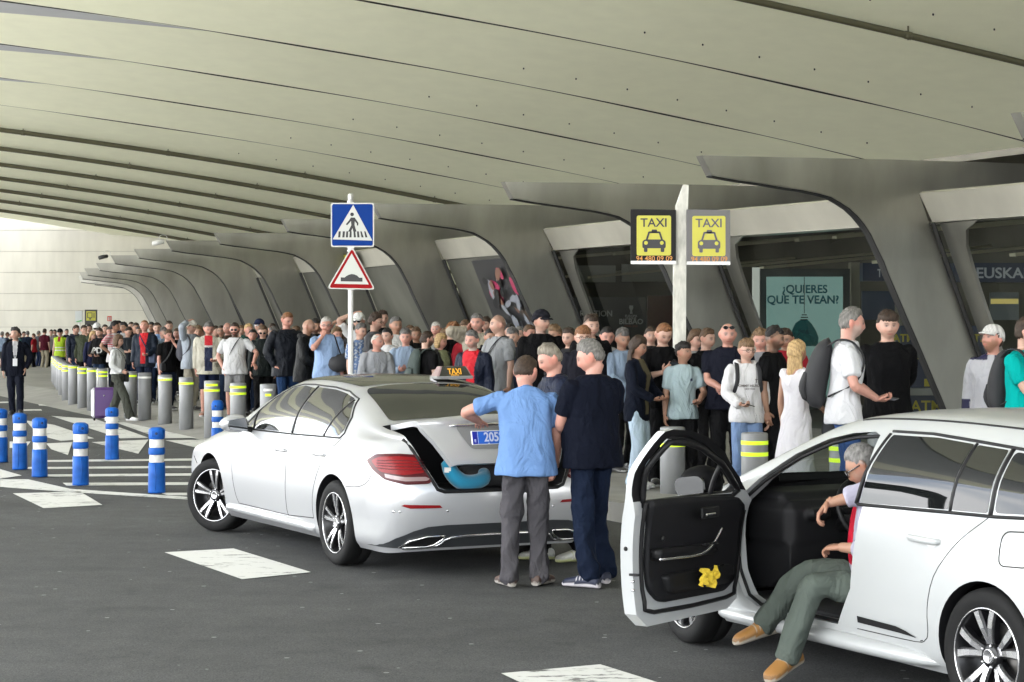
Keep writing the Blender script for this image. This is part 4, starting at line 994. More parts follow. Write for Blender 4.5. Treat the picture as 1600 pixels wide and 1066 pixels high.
# ================================================================ STREET FURNITURE
M_boll = mat('bollard_grey', (.235, .24, .245), .5, .1, noise=(4, .18, 5, (1, 1, .4)))
M_hv = mat('hi_vis_yellow', (.62, .85, .02), .5, emit=(.6, .9, .02), es=.06)
M_whb = mat('white_band', (.72, .72, .70), .5, noise=(9, .12, 5, (1, 1, 1)))
M_blue = mat('blue_plastic', (.006, .075, .32), .5, spec=.2, noise=(7, .25, 5, (1, 1, 1)))
_mid = {}
def bollard(px, Y, z0, bands, label, h=.97, r=.128, full=True, dark=False):
    w = at(px, 510, Y)
    t = thing('bollard', label, 'bollard', (w[0], w[1], z0), random.uniform(0, 6), 'grey steel bollards along the taxi rank')
    key = (round(h, 2), round(r, 3))
    if key not in _mid:
        mb = MB(); mb.lathe([(r, -.02), (r, h - .012), (r - .006, h - .003), (r - .016, h), (.0005, h)], 28); o = mb.build('post', M_boll, t); _mid[key] = o.data
    else: link('post', _mid[key], (), t)
    cols = {'y': M_hv, 'w': M_whb}
    for z, c_, arc in bands:
        mb = MB(); n = 28; a1 = 2 * math.pi * arc; base = math.atan2(-w[1], -w[0]) - t.rotation_euler.z - a1 / 2
        V = []; F = []
        for k in range(n + 1):
            a = base + a1 * k / n
            for zz in (z - .019, z + .019): V.append(((r + .003) * math.cos(a), (r + .003) * math.sin(a), zz))
        for k in range(n): F.append((2 * k, 2 * k + 2, 2 * k + 3, 2 * k + 1))
        mb.add(V, F, 0, True); mb.build('reflective_band', cols[c_], t)
    return t
B2 = [(.905, 'y', 1.), (.80, 'y', 1.)]
# (px, depth, base z, bands, label)
for a in [
    (1179, 19.2, -.115, [(.875, 'y', .96), (.765, 'y', 1.)], 'grey bollard with two yellow bands in front of the boy in the white hoodie'),
    (1051, 20.3, -.115, [(.90, 'y', 1.), (.79, 'y', 1.)], 'grey bollard below the boy in pale blue, seen through the car door'),
    (1318, 17.9, -.12, B2, 'grey bollard seen through the white estate car beside the driver'),
    (372, 32.0, 0, B2, 'grey bollard with two full yellow bands in front of the grey shorts'),
    (419, 31.4, 0, [(.88, 'w', .18), (.80, 'y', .12)], 'grey bollard with a small white sticker just left of the taxi mirror'),
    (331, 33.3, 0, [(.90, 'y', .28), (.81, 'y', 1.)], 'grey bollard with a short and a long yellow band below the cream jacket'),
    (291, 35.6, 0, [(.86, 'y', .5)], 'grey bollard with one yellow band in front of the grey rucksack man'),
    (258, 37.4, 0, [(.88, 'y', .45), (.90, 'w', .6)], 'dark grey bollard with one part worn yellow band left of the cream jacket man'),
    (226, 39.0, 0, [(.88, 'w', 1.)], 'grey bollard with one plain white band below the red shirt man'),
    (204, 40.2, .0, [(.88, 'y', .4)], 'grey bollard partly hidden behind the woman walking with cargo trousers'),
    (160, 42.6, 0, [(.90, 'y', .5), (.82, 'y', .4)], 'grey bollard directly behind the purple suitcase handle'),
    (145, 43.7, 0, [(.90, 'y', .8)], 'grey bollard just left of the purple suitcase handle'),
    (130, 44.9, 0, [(.92, 'y', 1.), (.83, 'y', .4)], 'light grey bollard with one full and one half yellow band, near the olive jacket'),
    (115, 46.6, 0, [(.92, 'y', 1.)], 'light grey bollard standing in front of the olive jacket man'),
    (105, 48.5, 0, B2, 'light grey bollard at the front of the tight far row below the navy jacket man'),
    (99, 50.8, 0, B2, 'second bollard of the tight far row, counted from its near end'),
    (95, 53.0, 0, B2, 'third bollard of the tight far row, counted from its near end'),
    (92, 55.4, 0, B2, 'fourth bollard of the tight far row, counted from its near end'),
    (89, 58.0, 0, B2, 'fifth bollard of the tight far row, counted from its near end'),
    (86.5, 61.0, 0, B2, 'farthest bollard of the tight far row, in front of the hi-vis vest'),
    (70.5, 88.0, .1, B2, 'distant bollard in front of the maroon shirt man by the far wall'),
    (52, 88.0, .1, [(.95, 'w', 1.)], 'distant plain grey bollard left of the maroon shirt man'),
    (10.5, 88.0, .1, B2, 'distant bollard at the far left behind the man in the suit')]: bollard(*a)
def delineator(px, Y, label, h=.74, dirty=0., rz=0):
    w = at(px, 510, Y); t = thing('flexible_post', label, 'traffic post', (w[0], w[1], 0), rz, 'blue and white flexible posts on the island')
    mb = MB(); mb.lathe([(.098, 0), (.098, .02), (.095, .20), (.093, .34), (.082, .345)], 26); mb.tube([(.0, -.096, .04), (.005, -.095, .18), (-.004, -.093, .33)], .006, 6)
    mb.build('sleeve', M_blue, t)
    mb = MB(); mb.lathe([(.082, .335), (.082, .455)], 26, cap=False); mb.lathe([(.082, .50), (.082, .62)], 26, cap=False); mb.build('reflective_band', mat('worn_white_band', (.50, .50, .48), .5, noise=(6, .35 , 6, (1, 1, 1))), t)
    mb = MB(); mb.lathe([(.083, .43), (.091, .437), (.093, .45), (.093, .495), (.089, .507), (.083, .512)], 26, cap=False); mb.build('ring', M_blue, t)
    mb = MB(); mb.lathe([(.084, .605), (.090, .612), (.093, .63), (.093, .70), (.088, .718), (.07, h - .01), (.05, h), (.001, h)], 26, cap=False)
    mb.box((-.045, -.101, .635), (.045, -.085, .705), 0, None, .008); mb.build('cap', M_blue, t)
    mb = MB(); mb.tube([(.012, -.103, .672), (.012, -.099, .672)], .017, 12); mb.build('slot', mat('slot_dark', (.004, .02, .08), .6), t)
    return t
for a in [(1, 27.6, 'blue and white flexible post at the extreme left edge of the picture'), (31, 26.2, 'flexible post with dirty white bands, second from the left edge'), (62, 24.9, 'flexible post with scuffed white bands between the dirty one and the isolated one', .74, 0, .4),
          (126, 23.6, 'flexible post standing alone below the purple suitcase, third of the nearer row', .74, 0, .3), (175, 28.1, 'flexible post farther back just left of the walking woman in cargo trousers'), (245, 22.5, 'nearest flexible post, standing by itself left of the taxi'),
          (340, 30.2, 'flexible post half hidden behind the taxi bonnet', .76, 0, -.3)]: delineator(*a)

# ---- sign post with crossing and hump signs
M_signw = mat('sign_white_face', (.47, .48, .45), .4); M_signb = mat('sign_blue', (.002, .032, .20), .5, spec=.1); M_signr = mat('sign_red', (.26, .003, .006), .5, spec=.1); M_signk = mat('sign_black_ink', (.012, .012, .014), .5)
M_galv = mat('galvanised', (.50, .50, .48), .45, .5, noise=(6, .1, 4, (1, 1, 1)))
p0 = at(548, 510, 27.8); sg = thing('sign_post', 'white post carrying a blue pedestrian crossing sign above a red triangular hump sign', 'road sign', (p0[0], p0[1], 0))
mb = MB(); mb.lathe([(.036, -.02), (.036, 3.62), (.02, 3.63)], 16); mb.build('pole', mat('pole_white', (.66, .66, .64), .4), sg)
mb = MB(); mb.lathe([(.05, 3.56), (.052, 3.58), (.05, 3.63), (.036, 3.65), (.040, 3.68), (.04, 3.72), (.02, 3.735)], 16); mb.build('pole_cap', M_galv, sg)
u = 27.8 / FPX; cz0 = lambda y: CAMH + (510 - y) * u
fr2 = lambda Y0: (lambda a, b, h: (a, Y0 - h, b))
def rsq(x0, x1, y0, y1, r): return round_poly([((x0 - 548) * u, cz0(y1)), ((x1 - 548) * u, cz0(y1)), ((x1 - 548) * u, cz0(y0)), ((x0 - 548) * u, cz0(y0))], r, 5)
pp = bpy.data.objects.new('crossing_sign', None); COL.objects.link(pp); pp.parent = sg
mb = MB(); mb.prism(rsq(517.5, 585, 317.5, 386.5, .035), fr2(-.045), 0, .02, 0); mb.prism(rsq(519.5, 583, 319.5, 384.5, .03), fr2(-.065), 0.001, .0025, 1)
q = lambda x, y: ((x - 548) * u, cz0(y))
mb.prism([q(520.5, 374.5), q(582.5, 376.5), q(552.5, 320.8)], fr2(-.068), 0, .002, 0)
mb.build('sign_plate', [M_signw, M_signb], pp)
mb = MB()
for x in (529, 535.5, 565.5, 571.5): mb.prism([q(x, 371.5), q(x + 3.4, 371.5), q(x + 4.2 - (4 if x > 550 else 0), 362), q(x + .8 - (0 if x < 550 else 2.8), 362)], fr2(-.0705), 0, .002)
for x in (541, 546.5, 553.5, 559): mb.prism([q(x, 371.5), q(x + 3.4, 371.5), q(x + (3.6 if x < 550 else 2.2), 362), q(x + (.9 if x < 550 else -.6), 362)], fr2(-.0705), 0, .002)
mb.prism([(q(550.8, 335.6)[0] + .026 * math.cos(a), q(550.8, 335.6)[1] + .026 * math.sin(a)) for a in np.linspace(0, 6.283, 18, endpoint=False)], fr2(-.0705), 0, .002)
mb.prism([q(549, 340.5), q(554.8, 340.5), q(556.5, 343), q(560.7, 349), q(560.3, 353), q(558.3, 353), q(558.2, 350), q(555, 346.3), q(554.6, 352), q(557.6, 362.5), q(552.8, 362.5), q(551.4, 357), q(549, 362.5), q(544.6, 362.5), q(549.6, 352.5), q(549, 346), q(546.4, 349), q(543, 352.6), q(541, 351), q(545.6, 345.5)], fr2(-.0705), 0, .002)
mb.build('walking_figure', M_signk, pp)
tt = bpy.data.objects.new('hump_sign', None); COL.objects.link(tt); tt.parent = sg
mb = MB(); mb.prism(round_poly([q(511.5, 451.5), q(587, 453), q(550.5, 384.8)], .06, 5), fr2(-.045), 0, .02, 0); mb.prism(round_poly([q(514.5, 450), q(584.3, 451.2), q(550.5, 388.5)], .05, 5), fr2(-.065), .001, .0025, 1)
mb.prism([q(523, 443.7), q(576.8, 444.8), q(550.2, 396.5)], fr2(-.068), 0, .002, 0); mb.build('sign_plate', [M_signw, M_signr], tt)
mb = MB(); mb.prism([q(533, 440), q(567, 440.5), q(567, 434.3), q(562, 434.3), q(558.5, 431), q(554, 429), q(549.5, 428.6), q(545, 430), q(541.5, 432), q(539, 434), q(533, 433.6)], fr2(-.0705), 0, .002); mb.build('hump_symbol', M_signk, tt)
mb = MB()
for z in (cz0(318), cz0(387), cz0(392), cz0(452)): mb.box((-.05, -.045, z - .012), (.05, .04, z + .012))
mb.build('clamp', M_galv, sg)

# ---- double taxi sign
u3 = 22.3 / FPX; p0 = at(1063, 510, 22.3); tx = thing('taxi_rank_sign', 'tall flaking white post carrying a black and a grey taxi panel with yellow pictograms', 'taxi sign', (p0[0], p0[1], KZ))
q = lambda x, y: ((x - 1063) * u3, CAMH - KZ + (510 - y) * u3)
mb = MB(); mb.prism([q(1052, 800), q(1070, 800), q(1072, 420), q(1075.8, 290), q(1067.5, 288.5), q(1056, 321), q(1056, 325), q(1052, 420)], lambda a, b, h: (a, h, b), -.03, .07)
mb.build('post', mat('flaking_white', (.50, .49, .44), .7, noise=(5, .3, 7, (3, 3, 1))), tx)
def taxi_panel(x0, x1, y0, y1, mk, mink, name):
    e = bpy.data.objects.new('taxi_panel', None); COL.objects.link(e); e.parent = tx
    mb = MB(); fn = lambda a, b, h: (a, -.02 - h, b)
    mb.prism([q(x0, y1), q(x1, y1 + 1), q(x1, y0 + 1), q(x0, y0)], fn, 0, .045, 0); mb.prism([q(x0, y1 + 2), q(x1, y1 + 2.5), q(x1, y1 - 3), q(x0, y1 - 3)], fn, .0451, .052, 2)
    sx = (x1 - x0) / 70.; Xc = lambda f: x0 + f * (x1 - x0); Yc = lambda f: y0 + f * (y1 - y0)
    mb.prism(round_poly([q(Xc(.13), Yc(.865)), q(Xc(.89), Yc(.865)), q(Xc(.89), Yc(.12)), q(Xc(.13), Yc(.12))], .025, 5), fn, .0455, .049, 1)
    mb.build('panel', [mk, mat('taxi_yellow', (.42, .39, .008), .35), M_galv], e)
    mb = MB(); g1, g2 = .0495, .053
    P = lambda fx, fy: q(Xc(fx), Yc(fy))
    mb.prism([P(.46, .44), P(.46, .395), P(.47, .38), P(.57, .38), P(.58, .395), P(.58, .44)], fn, g1, g2)
    # roof with hollow windscreen: posts and top
    mb.prism([P(.33, .57), P(.385, .425), P(.41, .415), P(.63, .415), P(.655, .425), P(.71, .57), P(.665, .57), P(.62, .45), P(.42, .45), P(.375, .57)][::-1], fn, g1, g2)
    mb.prism(round_poly([P(.255, .73), P(.77, .73), P(.77, .60), P(.715, .565), P(.31, .565), P(.255, .60)], .02, 3), fn, g1, g2)
    mb.prism(round_poly([P(.29, .80), P(.37, .80), P(.37, .72), P(.29, .72)], .012, 3), fn, g1 + .0002, g2 + .0002); mb.prism(round_poly([P(.66, .80), P(.74, .80), P(.74, .72), P(.66, .72)], .012, 3), fn, g1 + .0002, g2 + .0002)
    mb.build('taxi_symbol', mink, e)
    mb = MB()
    for fx in (.335, .685):
        cx, cy = P(fx, .63); mb.prism([(cx + .021 * math.cos(a), cy + .021 * math.sin(a)) for a in np.linspace(0, 6.283, 16, endpoint=False)], fn, g2 + .0005, g2 + .003)
    mb.build('headlight', MATS['taxi_yellow'], e)
    cx, cy = P(.51, .26); text('TAXI', .135, mink, e, face_T((cx, -.02 - g1, cy), (0, -1, 0)), 'lettering', .004, bold=.0018, sx=1.0)
    cx, cy = P(.52, .925); text('94 480 09 09', .078, mat('phone_orange', (.50, .20, .02), .4), e, face_T((cx, -.02 - g1 + .003, cy), (0, -1, 0)), 'lettering', .002, bold=.0004, sx=.98)
taxi_panel(985, 1055.5, 327.5, 411, mat('panel_black', (.004, .0035, .003), .5, spec=.2), M_signk, 'l')
taxi_panel(1072, 1140, 328, 412, mat('panel_grey', (.105, .10, .10), .5), mat('ink_grey', (.075, .07, .075), .5), 'r')

# ---- far signs on the wall side
def post_panel(px, Y, x0, x1, y0, y1, col, label, cat, txt=None, tcol=None, sub=None):
    uu = Y / FPX; w = at(px, 510, Y); t = thing('info_sign', label, cat, (w[0], w[1], 0))
    qq = lambda x, y: ((x - px) * uu, CAMH + (510 - y) * uu)
    mb = MB(); mb.prism([qq(x0, y1), qq(x1, y1), qq(x1, y0), qq(x0, y0)], lambda a, b, h: (a, -h, b), 0, .08); mb.build('panel', col, t)
    mb = MB(); mb.box((-.05, .01, 0), (.05, .09, qq(px, y0)[1])); mb.build('pole', M_galv, t)
    return t, qq
t, qq = post_panel(142, 92, 133, 152, 484, 508, mat('panel_black2', (.02, .02, .015), .5), 'black sign with a yellow meeting point square near the far wall', 'sign')
mb = MB(); mb.prism([qq(135.5, 501), qq(150, 501), qq(150, 486.5), qq(135.5, 486.5)], lambda a, b, h: (a, -.081 - h, b), 0, .01, 0); mb.build('yellow_square', MATS['taxi_yellow'], t)
mb = MB(); f3 = lambda a, b, h: (a, -.092 - h, b)
for a in ([qq(137, 497), qq(145, 497), qq(145, 496), qq(137, 496)], [qq(137, 489.5), qq(145, 489.5), qq(145, 488.5), qq(137, 488.5)], [qq(137, 496), qq(138, 496), qq(138, 489.5), qq(137, 489.5)], [qq(144, 496), qq(145, 496), qq(145, 489.5), qq(144, 489.5)], [qq(147, 497), qq(148.2, 497), qq(148.2, 489), qq(147, 489)], [qq(140, 499.5), qq(143, 499.5), qq(143, 497.5), qq(140, 497.5)]): mb.prism(a, f3, 0, .01)
mb.build('symbol', M_signk, t)
t, qq = post_panel(123, 93, 118, 129, 486, 504, mat('pale_panel', (.55, .58, .58), .5), 'pale grey panel with a green flash left of the meeting point sign', 'sign')
mb = MB(); mb.prism([qq(118.5, 503), qq(128, 500), qq(128.5, 502), qq(121, 503.5)], lambda a, b, h: (a, -.081 - h, b), 0, .01); mb.build('green_flash', mat('green_ink', (.08, .42, .08), .5), t)
t, qq = post_panel(171.5, 96, 168.3, 174.5, 494, 502, mat('red_panel', (.55, .05, .03), .5), 'small red fire extinguisher plate near the far wall', 'sign')
mb = MB(); mb.prism([qq(169.6, 501), qq(171, 501), qq(171, 495.5), qq(169.6, 495.5)], lambda a, b, h: (a, -.081 - h, b), 0, .01); mb.prism([qq(172, 501), qq(173.2, 501), qq(173.2, 495.5), qq(172, 495.5)], lambda a, b, h: (a, -.081 - h, b), 0, .01); mb.build('symbol', M_signw, t)

# ---- two cameras on the portals
def cctv(i, label):
    b = tzp(i, -.10, 4.2); t = thing('security_camera', label, 'camera', tuple(b)); t.scale = (.5,) * 3; mb = MB()
    mb.tube([(.25, 0, -.02), (.2, -.02, .2), (0, -.05, .26), (-.16, -.05, .18), (-.2, -.05, .0)], .02, 8, sub=4); mb.build('bracket', M_galv, t)
    mb = MB(); mb.tube([(-.5, -.1, -.22), (-.2, -.05, -.14), (.05, -.02, -.10)], [.13, .13, .11], 12); mb.build('housing', mat('camera_white', (.6, .6, .58), .4) if i == 7 else M_black, t)
cctv(7, 'white security camera hung on the tip of a portal arm, the nearer of two'); cctv(9, 'black security camera hung on the tip of a portal arm, the farther of two')

# ---- things behind and on the terminal glass
def hall_panel(name, label, cat, Y, x0, x1, y0, y1, m, th=.05, extra=None):
    uu = Y / FPX; px = (x0 + x1) / 2; w = at(px, 510, Y); t = thing(name, label, cat, (w[0], w[1], KZ))
    qq = lambda x, y: ((x - px) * uu, CAMH - KZ + (510 - y) * uu)
    mb = MB(); mb.prism([qq(x0, y1), qq(x1, y1), qq(x1, y0), qq(x0, y0)], lambda a, b, h: (a, -h, b), -th, 0); mb.build('panel', m, t)
    if extra: extra(t, qq, lambda h0: (lambda a, b, h: (a, -h0 - h, b)))
    return t
def FT(qq, x, y, h): a, b = qq(x, y); return face_T((a, -h, b), (0, -1, 0))
def ex_poster(t, qq, F):
    m = mat('poster_teal_ink', (.0, .13, .17), .5); k = 35 / FPX
    text('¿QUIERES', 17.5 * k * 1.02, m, t, FT(qq, 1257.5, 452.5, .004), 'lettering', .002, sx=.95); text('QUE TE VEAN?', 17.5 * k * 1.02, m, t, FT(qq, 1254.5, 469, .004), 'lettering', .002, sx=.96)
    mb = MB(); mb.prism([qq(1256, 490), qq(1257, 490), qq(1257, 433), qq(1256, 433)], F(.008), 0, .002)
    for i, (a, b) in enumerate(((1252.5, 1260.5), (1251, 1262.5), (1250.5, 1261.5))): mb.prism([qq(a, 493 + i * 3.8), qq(b, 493 + i * 3.8), qq(b, 491.4 + i * 3.8), qq(a, 491.4 + i * 3.8)], F(.008), 0, .002)
    mb.build('lamp_cord', M_signk, t)
    mb = MB(); rs_ = np.random.RandomState(3)
    out_ = [(1250, 500), (1262, 500), (1268, 506), (1275, 517), (1279, 528), (1277, 541), (1240, 541), (1235, 530), (1238, 515), (1243, 505)]
    mb.prism([qq(*p) for p in out_][::-1], F(.004), 0, .003, 0)
    for k in range(14):
        c_ = np.array([1257 + rs_.uniform(-14, 14), 520 + rs_.uniform(-12, 14)]); tri = [c_ + rs_.uniform(-7, 7, 2) for _ in range(3)]
        mb.prism([qq(*p) for p in tri], F(.0072 + k * .0002), 0, .001, 1 + k % 2)
    mb.build('paper_lampshade', [mat('lamp_teal', (.0, .16, .17), .6), mat('lamp_teal_dark', (.0, .10, .12), .6), mat('lamp_teal_light', (.01, .22, .22), .6)], t)
hall_panel('poster', 'lit pale teal poster in Spanish with a hanging teal lampshade behind the glass', 'poster', 35, 1198, 1317, 432.5, 620, mat('poster_pale', (.20, .34, .31), .4, emit=(.22, .36, .33), es=.10), .05, ex_poster)
hall_panel('display_frame', 'tall dark kiosk frame standing behind the pale teal poster', 'kiosk', 35.15, 1188, 1328, 420, 640, mat('kiosk_dark', (.04, .045, .045), .4), .25)
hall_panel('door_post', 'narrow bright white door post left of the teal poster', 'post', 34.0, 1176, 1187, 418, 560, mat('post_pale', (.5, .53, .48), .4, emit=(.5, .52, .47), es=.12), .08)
def ex_banner(t, qq, F):
    k = 43.0 / FPX; m = mat('banner_ink', (.8, .8, .8), .5)
    text('TRANSPORTATION', 12.5 * k, m, t, FT(qq, 905, 490.5, .003), 'lettering', .002, sx=.95); text('BILBAO', 11.5 * k, m, t, FT(qq, 986, 503, .003), 'lettering', .002, sx=.98, bold=.004)
    text('EUROPA', 5 * k, m, t, FT(qq, 986, 494, .003), 'lettering', .001); text('LEAGUE', 4.5 * k, m, t, FT(qq, 986, 497.6, .003), 'lettering', .001); text('FINAL 2025', 4.2 * k, mat('banner_orange', (.35, .07, .03), .5), t, FT(qq, 986, 509.8, .003), 'lettering', .001)
    mb = MB(); mb.prism([qq(984, 490.5), qq(988.5, 490.5), qq(987.6, 486), qq(989.5, 481), qq(989, 477.5), qq(983.5, 477.5), qq(983, 481), qq(985, 486)], F(.002), 0, .003); mb.build('cup_emblem', m, t)
hall_panel('banner', 'black transportation banner with a silver cup and BILBAO lettering behind the glass', 'banner', 43.0, 860, 1010, 464.5, 600, mat('banner_black', (.016, .016, .018), .4), .03, ex_banner)
def ex_fascia(t, qq, F):
    k = 29.5 / FPX; text('EUSKADI', 23 * k, mat('fascia_ink', (.6, .62, .66), .4), t, FT(qq, 1574, 427.5, .003), 'lettering', .003, sx=1.08, bold=.004)
hall_panel('shop_sign', 'dark blue kiosk fascia reading EUSKAD beyond the right-hand portal leg', 'sign', 29.5, 1490, 1660, 411, 441, mat('fascia_blue', (.008, .018, .055), .35), .3, ex_fascia)
def ex_t(t, qq, F):
    k = 33.0 / FPX; text('TOURIST OFFICE', 17.5 * k, mat('fascia_ink2', (.6, .62, .66), .4), t, FT(qq, 1412, 427.5, .003), 'lettering', .003, sx=.62)
hall_panel('shop_sign', 'dark blue tourist office fascia right of the teal poster', 'sign', 33.0, 1348, 1500, 411, 439, MATS['fascia_blue'], .3, ex_t)
M_atm = mat('atm_blue', (.012, .022, .06), .4); M_atmy = mat('atm_yellow', (.50, .42, .02), .4)
def ex_atm(txts):
    def f(t, qq, F):
        for s_, x, y, h in txts: text(s_, h * 31.5 / FPX, M_atmy, t, FT(qq, x, y, .003), 'lettering', .003, sx=.98, bold=.004)
        mb = MB(); mb.prism([qq(1444, 604), qq(1468, 604), qq(1468, 592), qq(1444, 592)], F(.001), 0, .003); mb.build('yellow_square', M_atmy, t)
    return f
hall_panel('cash_machine', 'dark blue cash machine wall with yellow ATM lettering behind the glass', 'cash machine', 31.5, 1408, 1560, 509, 700, M_atm, .4, ex_atm([('ATM', 1412, 529, 17), ('ATM', 1436, 556, 17), ('ATM', 1448, 636, 25), ('ATM', 1527, 529, 17)]))
hall_panel('counter_shelf', 'grey metal shelf across the cash machine wall', 'shelf', 31.2, 1400, 1500, 607, 618, mat('shelf_grey', (.22, .22, .20), .35, .4), .3)
hall_panel('notice_board', 'blue notice board hanging above the queue behind the young man in black', 'board', 33.5, 1347, 1398, 455, 500, mat('board_blue', (.012, .03, .07), .4), .05)
hall_panel('wall_screen', 'small screen with a yellow strip in the hall at the right', 'screen', 30.5, 1547, 1592, 457, 500, mat('screen_grey', (.10, .12, .12), .3), .05,
           lambda t, qq, F: (lambda mb: (mb.prism([qq(1548, 475), qq(1591, 475), qq(1591, 467), qq(1548, 467)], F(.002), 0, .004), mb.build('yellow_strip', mat('warm_strip', (.45, .38, .12), .4, emit=(.5, .4, .12), es=.12), t)))(MB()))
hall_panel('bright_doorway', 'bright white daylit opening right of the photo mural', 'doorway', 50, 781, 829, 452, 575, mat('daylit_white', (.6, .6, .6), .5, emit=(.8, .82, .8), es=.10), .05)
hall_panel('red_awning', 'dark red slanted awning inside the hall beside the black banner', 'awning', 47, 1012, 1052, 462, 560, mat('awning_red', (.16, .03, .02), .7), .3)
hall_panel('grey_bulkhead', 'pale grey bulkhead panel high in the hall, left of the taxi sign', 'panel', 46, 893, 962, 415, 441, mat('bulkhead_grey', (.30, .30, .26), .6), .3)
hall_panel('grey_bulkhead', 'pale grey bulkhead panel high in the hall, right behind the black taxi panel', 'panel', 46, 972, 1046, 413, 440, MATS['bulkhead_grey'], .3)
hall_panel('hall_pillar', 'pale pillar in the hall between the teal poster and the blue notice board', 'pillar', 36, 1330, 1344, 410, 600, mat('pillar_pale', (.40, .38, .30), .6), .3)
hall_panel('hall_pillar', 'pale pillar in the hall right of the blue notice board', 'pillar', 36, 1398, 1410, 440, 600, MATS['pillar_pale'], .3)
hall_panel('flight_board', 'dark arrivals board with small yellow and blue tiles deep in the hall', 'board', 50, 910, 1040, 430, 462, mat('board_dark', (.02, .02, .018), .4), .05,
           lambda t, qq, F: [(lambda mb, m: (mb.prism([qq(x, 458), qq(x + 5, 458), qq(x + 5, 443), qq(x, 443)], F(.002), 0, .004), mb.build('tile', m, t)))(MB(), M_atmy if k % 3 else mat('tile_blue', (.02, .08, .16), .4)) for k, x in enumerate((958, 965, 975, 982, 990, 998, 1006, 1014))])
# mural of a crowd on the wall between two portals (abstract shapes)
def mural():
    t = thing('photo_mural', 'large wall photograph of blurred figures in white and black behind the portal legs', 'mural', (0, 0, 0)); rs_ = np.random.RandomState(5)
    a0 = tzp(3, line_t(2.9) + .05, 3.3, -2.6 + 5.0); 
    P = lambda u_, z: tzp(3, line_t(z) - .0 + .02, z, -5.3 + u_) if False else tzp(5, line_t(z) + .02, z, -u_)
    mb = MB(); quadpanel(mb, [P(1.6, 3.28), P(5.3, 3.28), P(5.3, .9), P(1.6, .9)], .02); mb.build('backing', mat('mural_dark', (.03, .03, .032), .35), t)
    cols = [mat('mural_white', (.20, .21, .24), .4), mat('mural_black', (.012, .012, .014), .4), mat('mural_skin', (.16, .08, .055), .4), mat('mural_brown', (.06, .04, .03), .4), mat('mural_pink', (.30, .03, .08), .4)]
    for k in range(90):
        cu, cz_ = rs_.uniform(2.0, 5.0), rs_.uniform(1.3, 3.0); r1, r2 = rs_.uniform(.08, .30), rs_.uniform(.06, .15); an = rs_.uniform(0, 3)
        pts = []
        for a in np.linspace(0, 6.283, 12, endpoint=False):
            x, y = r1 * math.cos(a) * rs_.uniform(.8, 1.1), r2 * math.sin(a) * rs_.uniform(.8, 1.1); pts.append((cu + x * math.cos(an) - y * math.sin(an), min(3.2, max(.95, cz_ + x * math.sin(an) + y * math.cos(an)))))
        nv = fr[5][1]; mb = MB(); off = -.012 - .0012 * k
        V = [P(a_, b_) + np.array([nv[0], nv[1], 0]) * off for a_, b_ in pts]; mb.add(V, [tuple(range(len(V)))], 0); ci = [0, 1, 2, 1, 3, 0, 1, 2, 4, 1][k % 10] if k != 8 else 4
        if 1.6 < cz_ < 2.6 and 2.6 < cu < 3.9 and k % 2: ci = 0
        MU.setdefault(ci, []).append((V, t, cols[ci]))
    for ci, lst in MU.items():
        mb = MB()
        for V, _, _ in lst: mb.add(V, [tuple(range(len(V)))], 0)
        tag(mb.build('figure_shapes', cols[ci], t), kind='stuff')
MU = {}; mural()
# small yellow direction plates on the lintels
def lintel_plate(i, u0, u1, label):
    t = thing('direction_plate', label, 'sign', (0, 0, 0)); mb = MB(); nv = fr[i][1]; o_ = np.array([nv[0], nv[1], 0]) * -.03
    P = lambda u_, z: tzp(i, line_t(z), z, -u_) + o_
    quadpanel(mb, [P(u0, 3.72), P(u1, 3.72), P(u1, 3.40), P(u0, 3.40)], .02); mb.build('plate', mat('plate_dark', (.05, .05, .045), .4), t)
    mb = MB(); o2 = np.array([nv[0], nv[1], 0]) * -.008
    quadpanel(mb, [P(u0 + .1 * (u1 - u0), 3.68) + o2, P(u0 + .38 * (u1 - u0), 3.68) + o2, P(u0 + .38 * (u1 - u0), 3.44) + o2, P(u0 + .1 * (u1 - u0), 3.44) + o2], .005); 
    quadpanel(mb, [P(u0 + .48 * (u1 - u0), 3.55) + o2, P(u0 + .9 * (u1 - u0), 3.55) + o2, P(u0 + .9 * (u1 - u0), 3.47) + o2, P(u0 + .48 * (u1 - u0), 3.47) + o2], .005)
    mb.build('yellow_field', MATS['taxi_yellow'], t)
lintel_plate(6, 4.3, 5.7, 'yellow and black direction plate on the lintel right of the crossing sign')
lintel_plate(7, 4.6, 5.6, 'yellow direction plate on the lintel left of the crossing sign')
# paper notice and pale column between portals
# ================================================================ PEOPLE
M_skin = mat('skin', (.5, .3, .2), .5, attr=True, spec=.4); M_cloth = mat('cloth', (.3, .3, .3), .85, attr=True, bump=(260, .0012, 7, .055), spec=.08)
M_cloth2 = mat('shiny_cloth', (.3, .3, .3), .55, attr=True, bump=(120, .001, 9, .05), spec=.15)
M_hair = mat('hair', (.1, .1, .1), .6, attr=True, bump=(150, .008), spec=.3, noise=(70, .35, 3, (1, 1, .35))); M_shoe = mat('shoe_leather', (.1, .1, .1), .55, attr=True, spec=.4)
M_lens = mat('lens_dark', (.01, .01, .012), .06, coat=1); M_phone = mat('phone_black', (.012, .012, .014), .15, coat=.6)
SK = dict(pale=(.40, .245, .185), pink=(.42, .215, .165), tan=(.30, .165, .11), olive=(.23, .125, .08), dark=(.15, .08, .05))
HC = dict(black=(.012, .010, .009), dbrown=(.03, .018, .011), brown=(.075, .042, .022), red=(.16, .07, .03), blonde=(.36, .24, .11), grey=(.125, .118, .108), white=(.34, .325, .295), dgrey=(.09, .085, .08), lbrown=(.14, .085, .045))
PENDING = []
def sstep(a, b, x): t = np.clip((x - a) / (b - a + 1e-9), 0, 1); return t * t * (3 - 2 * t)
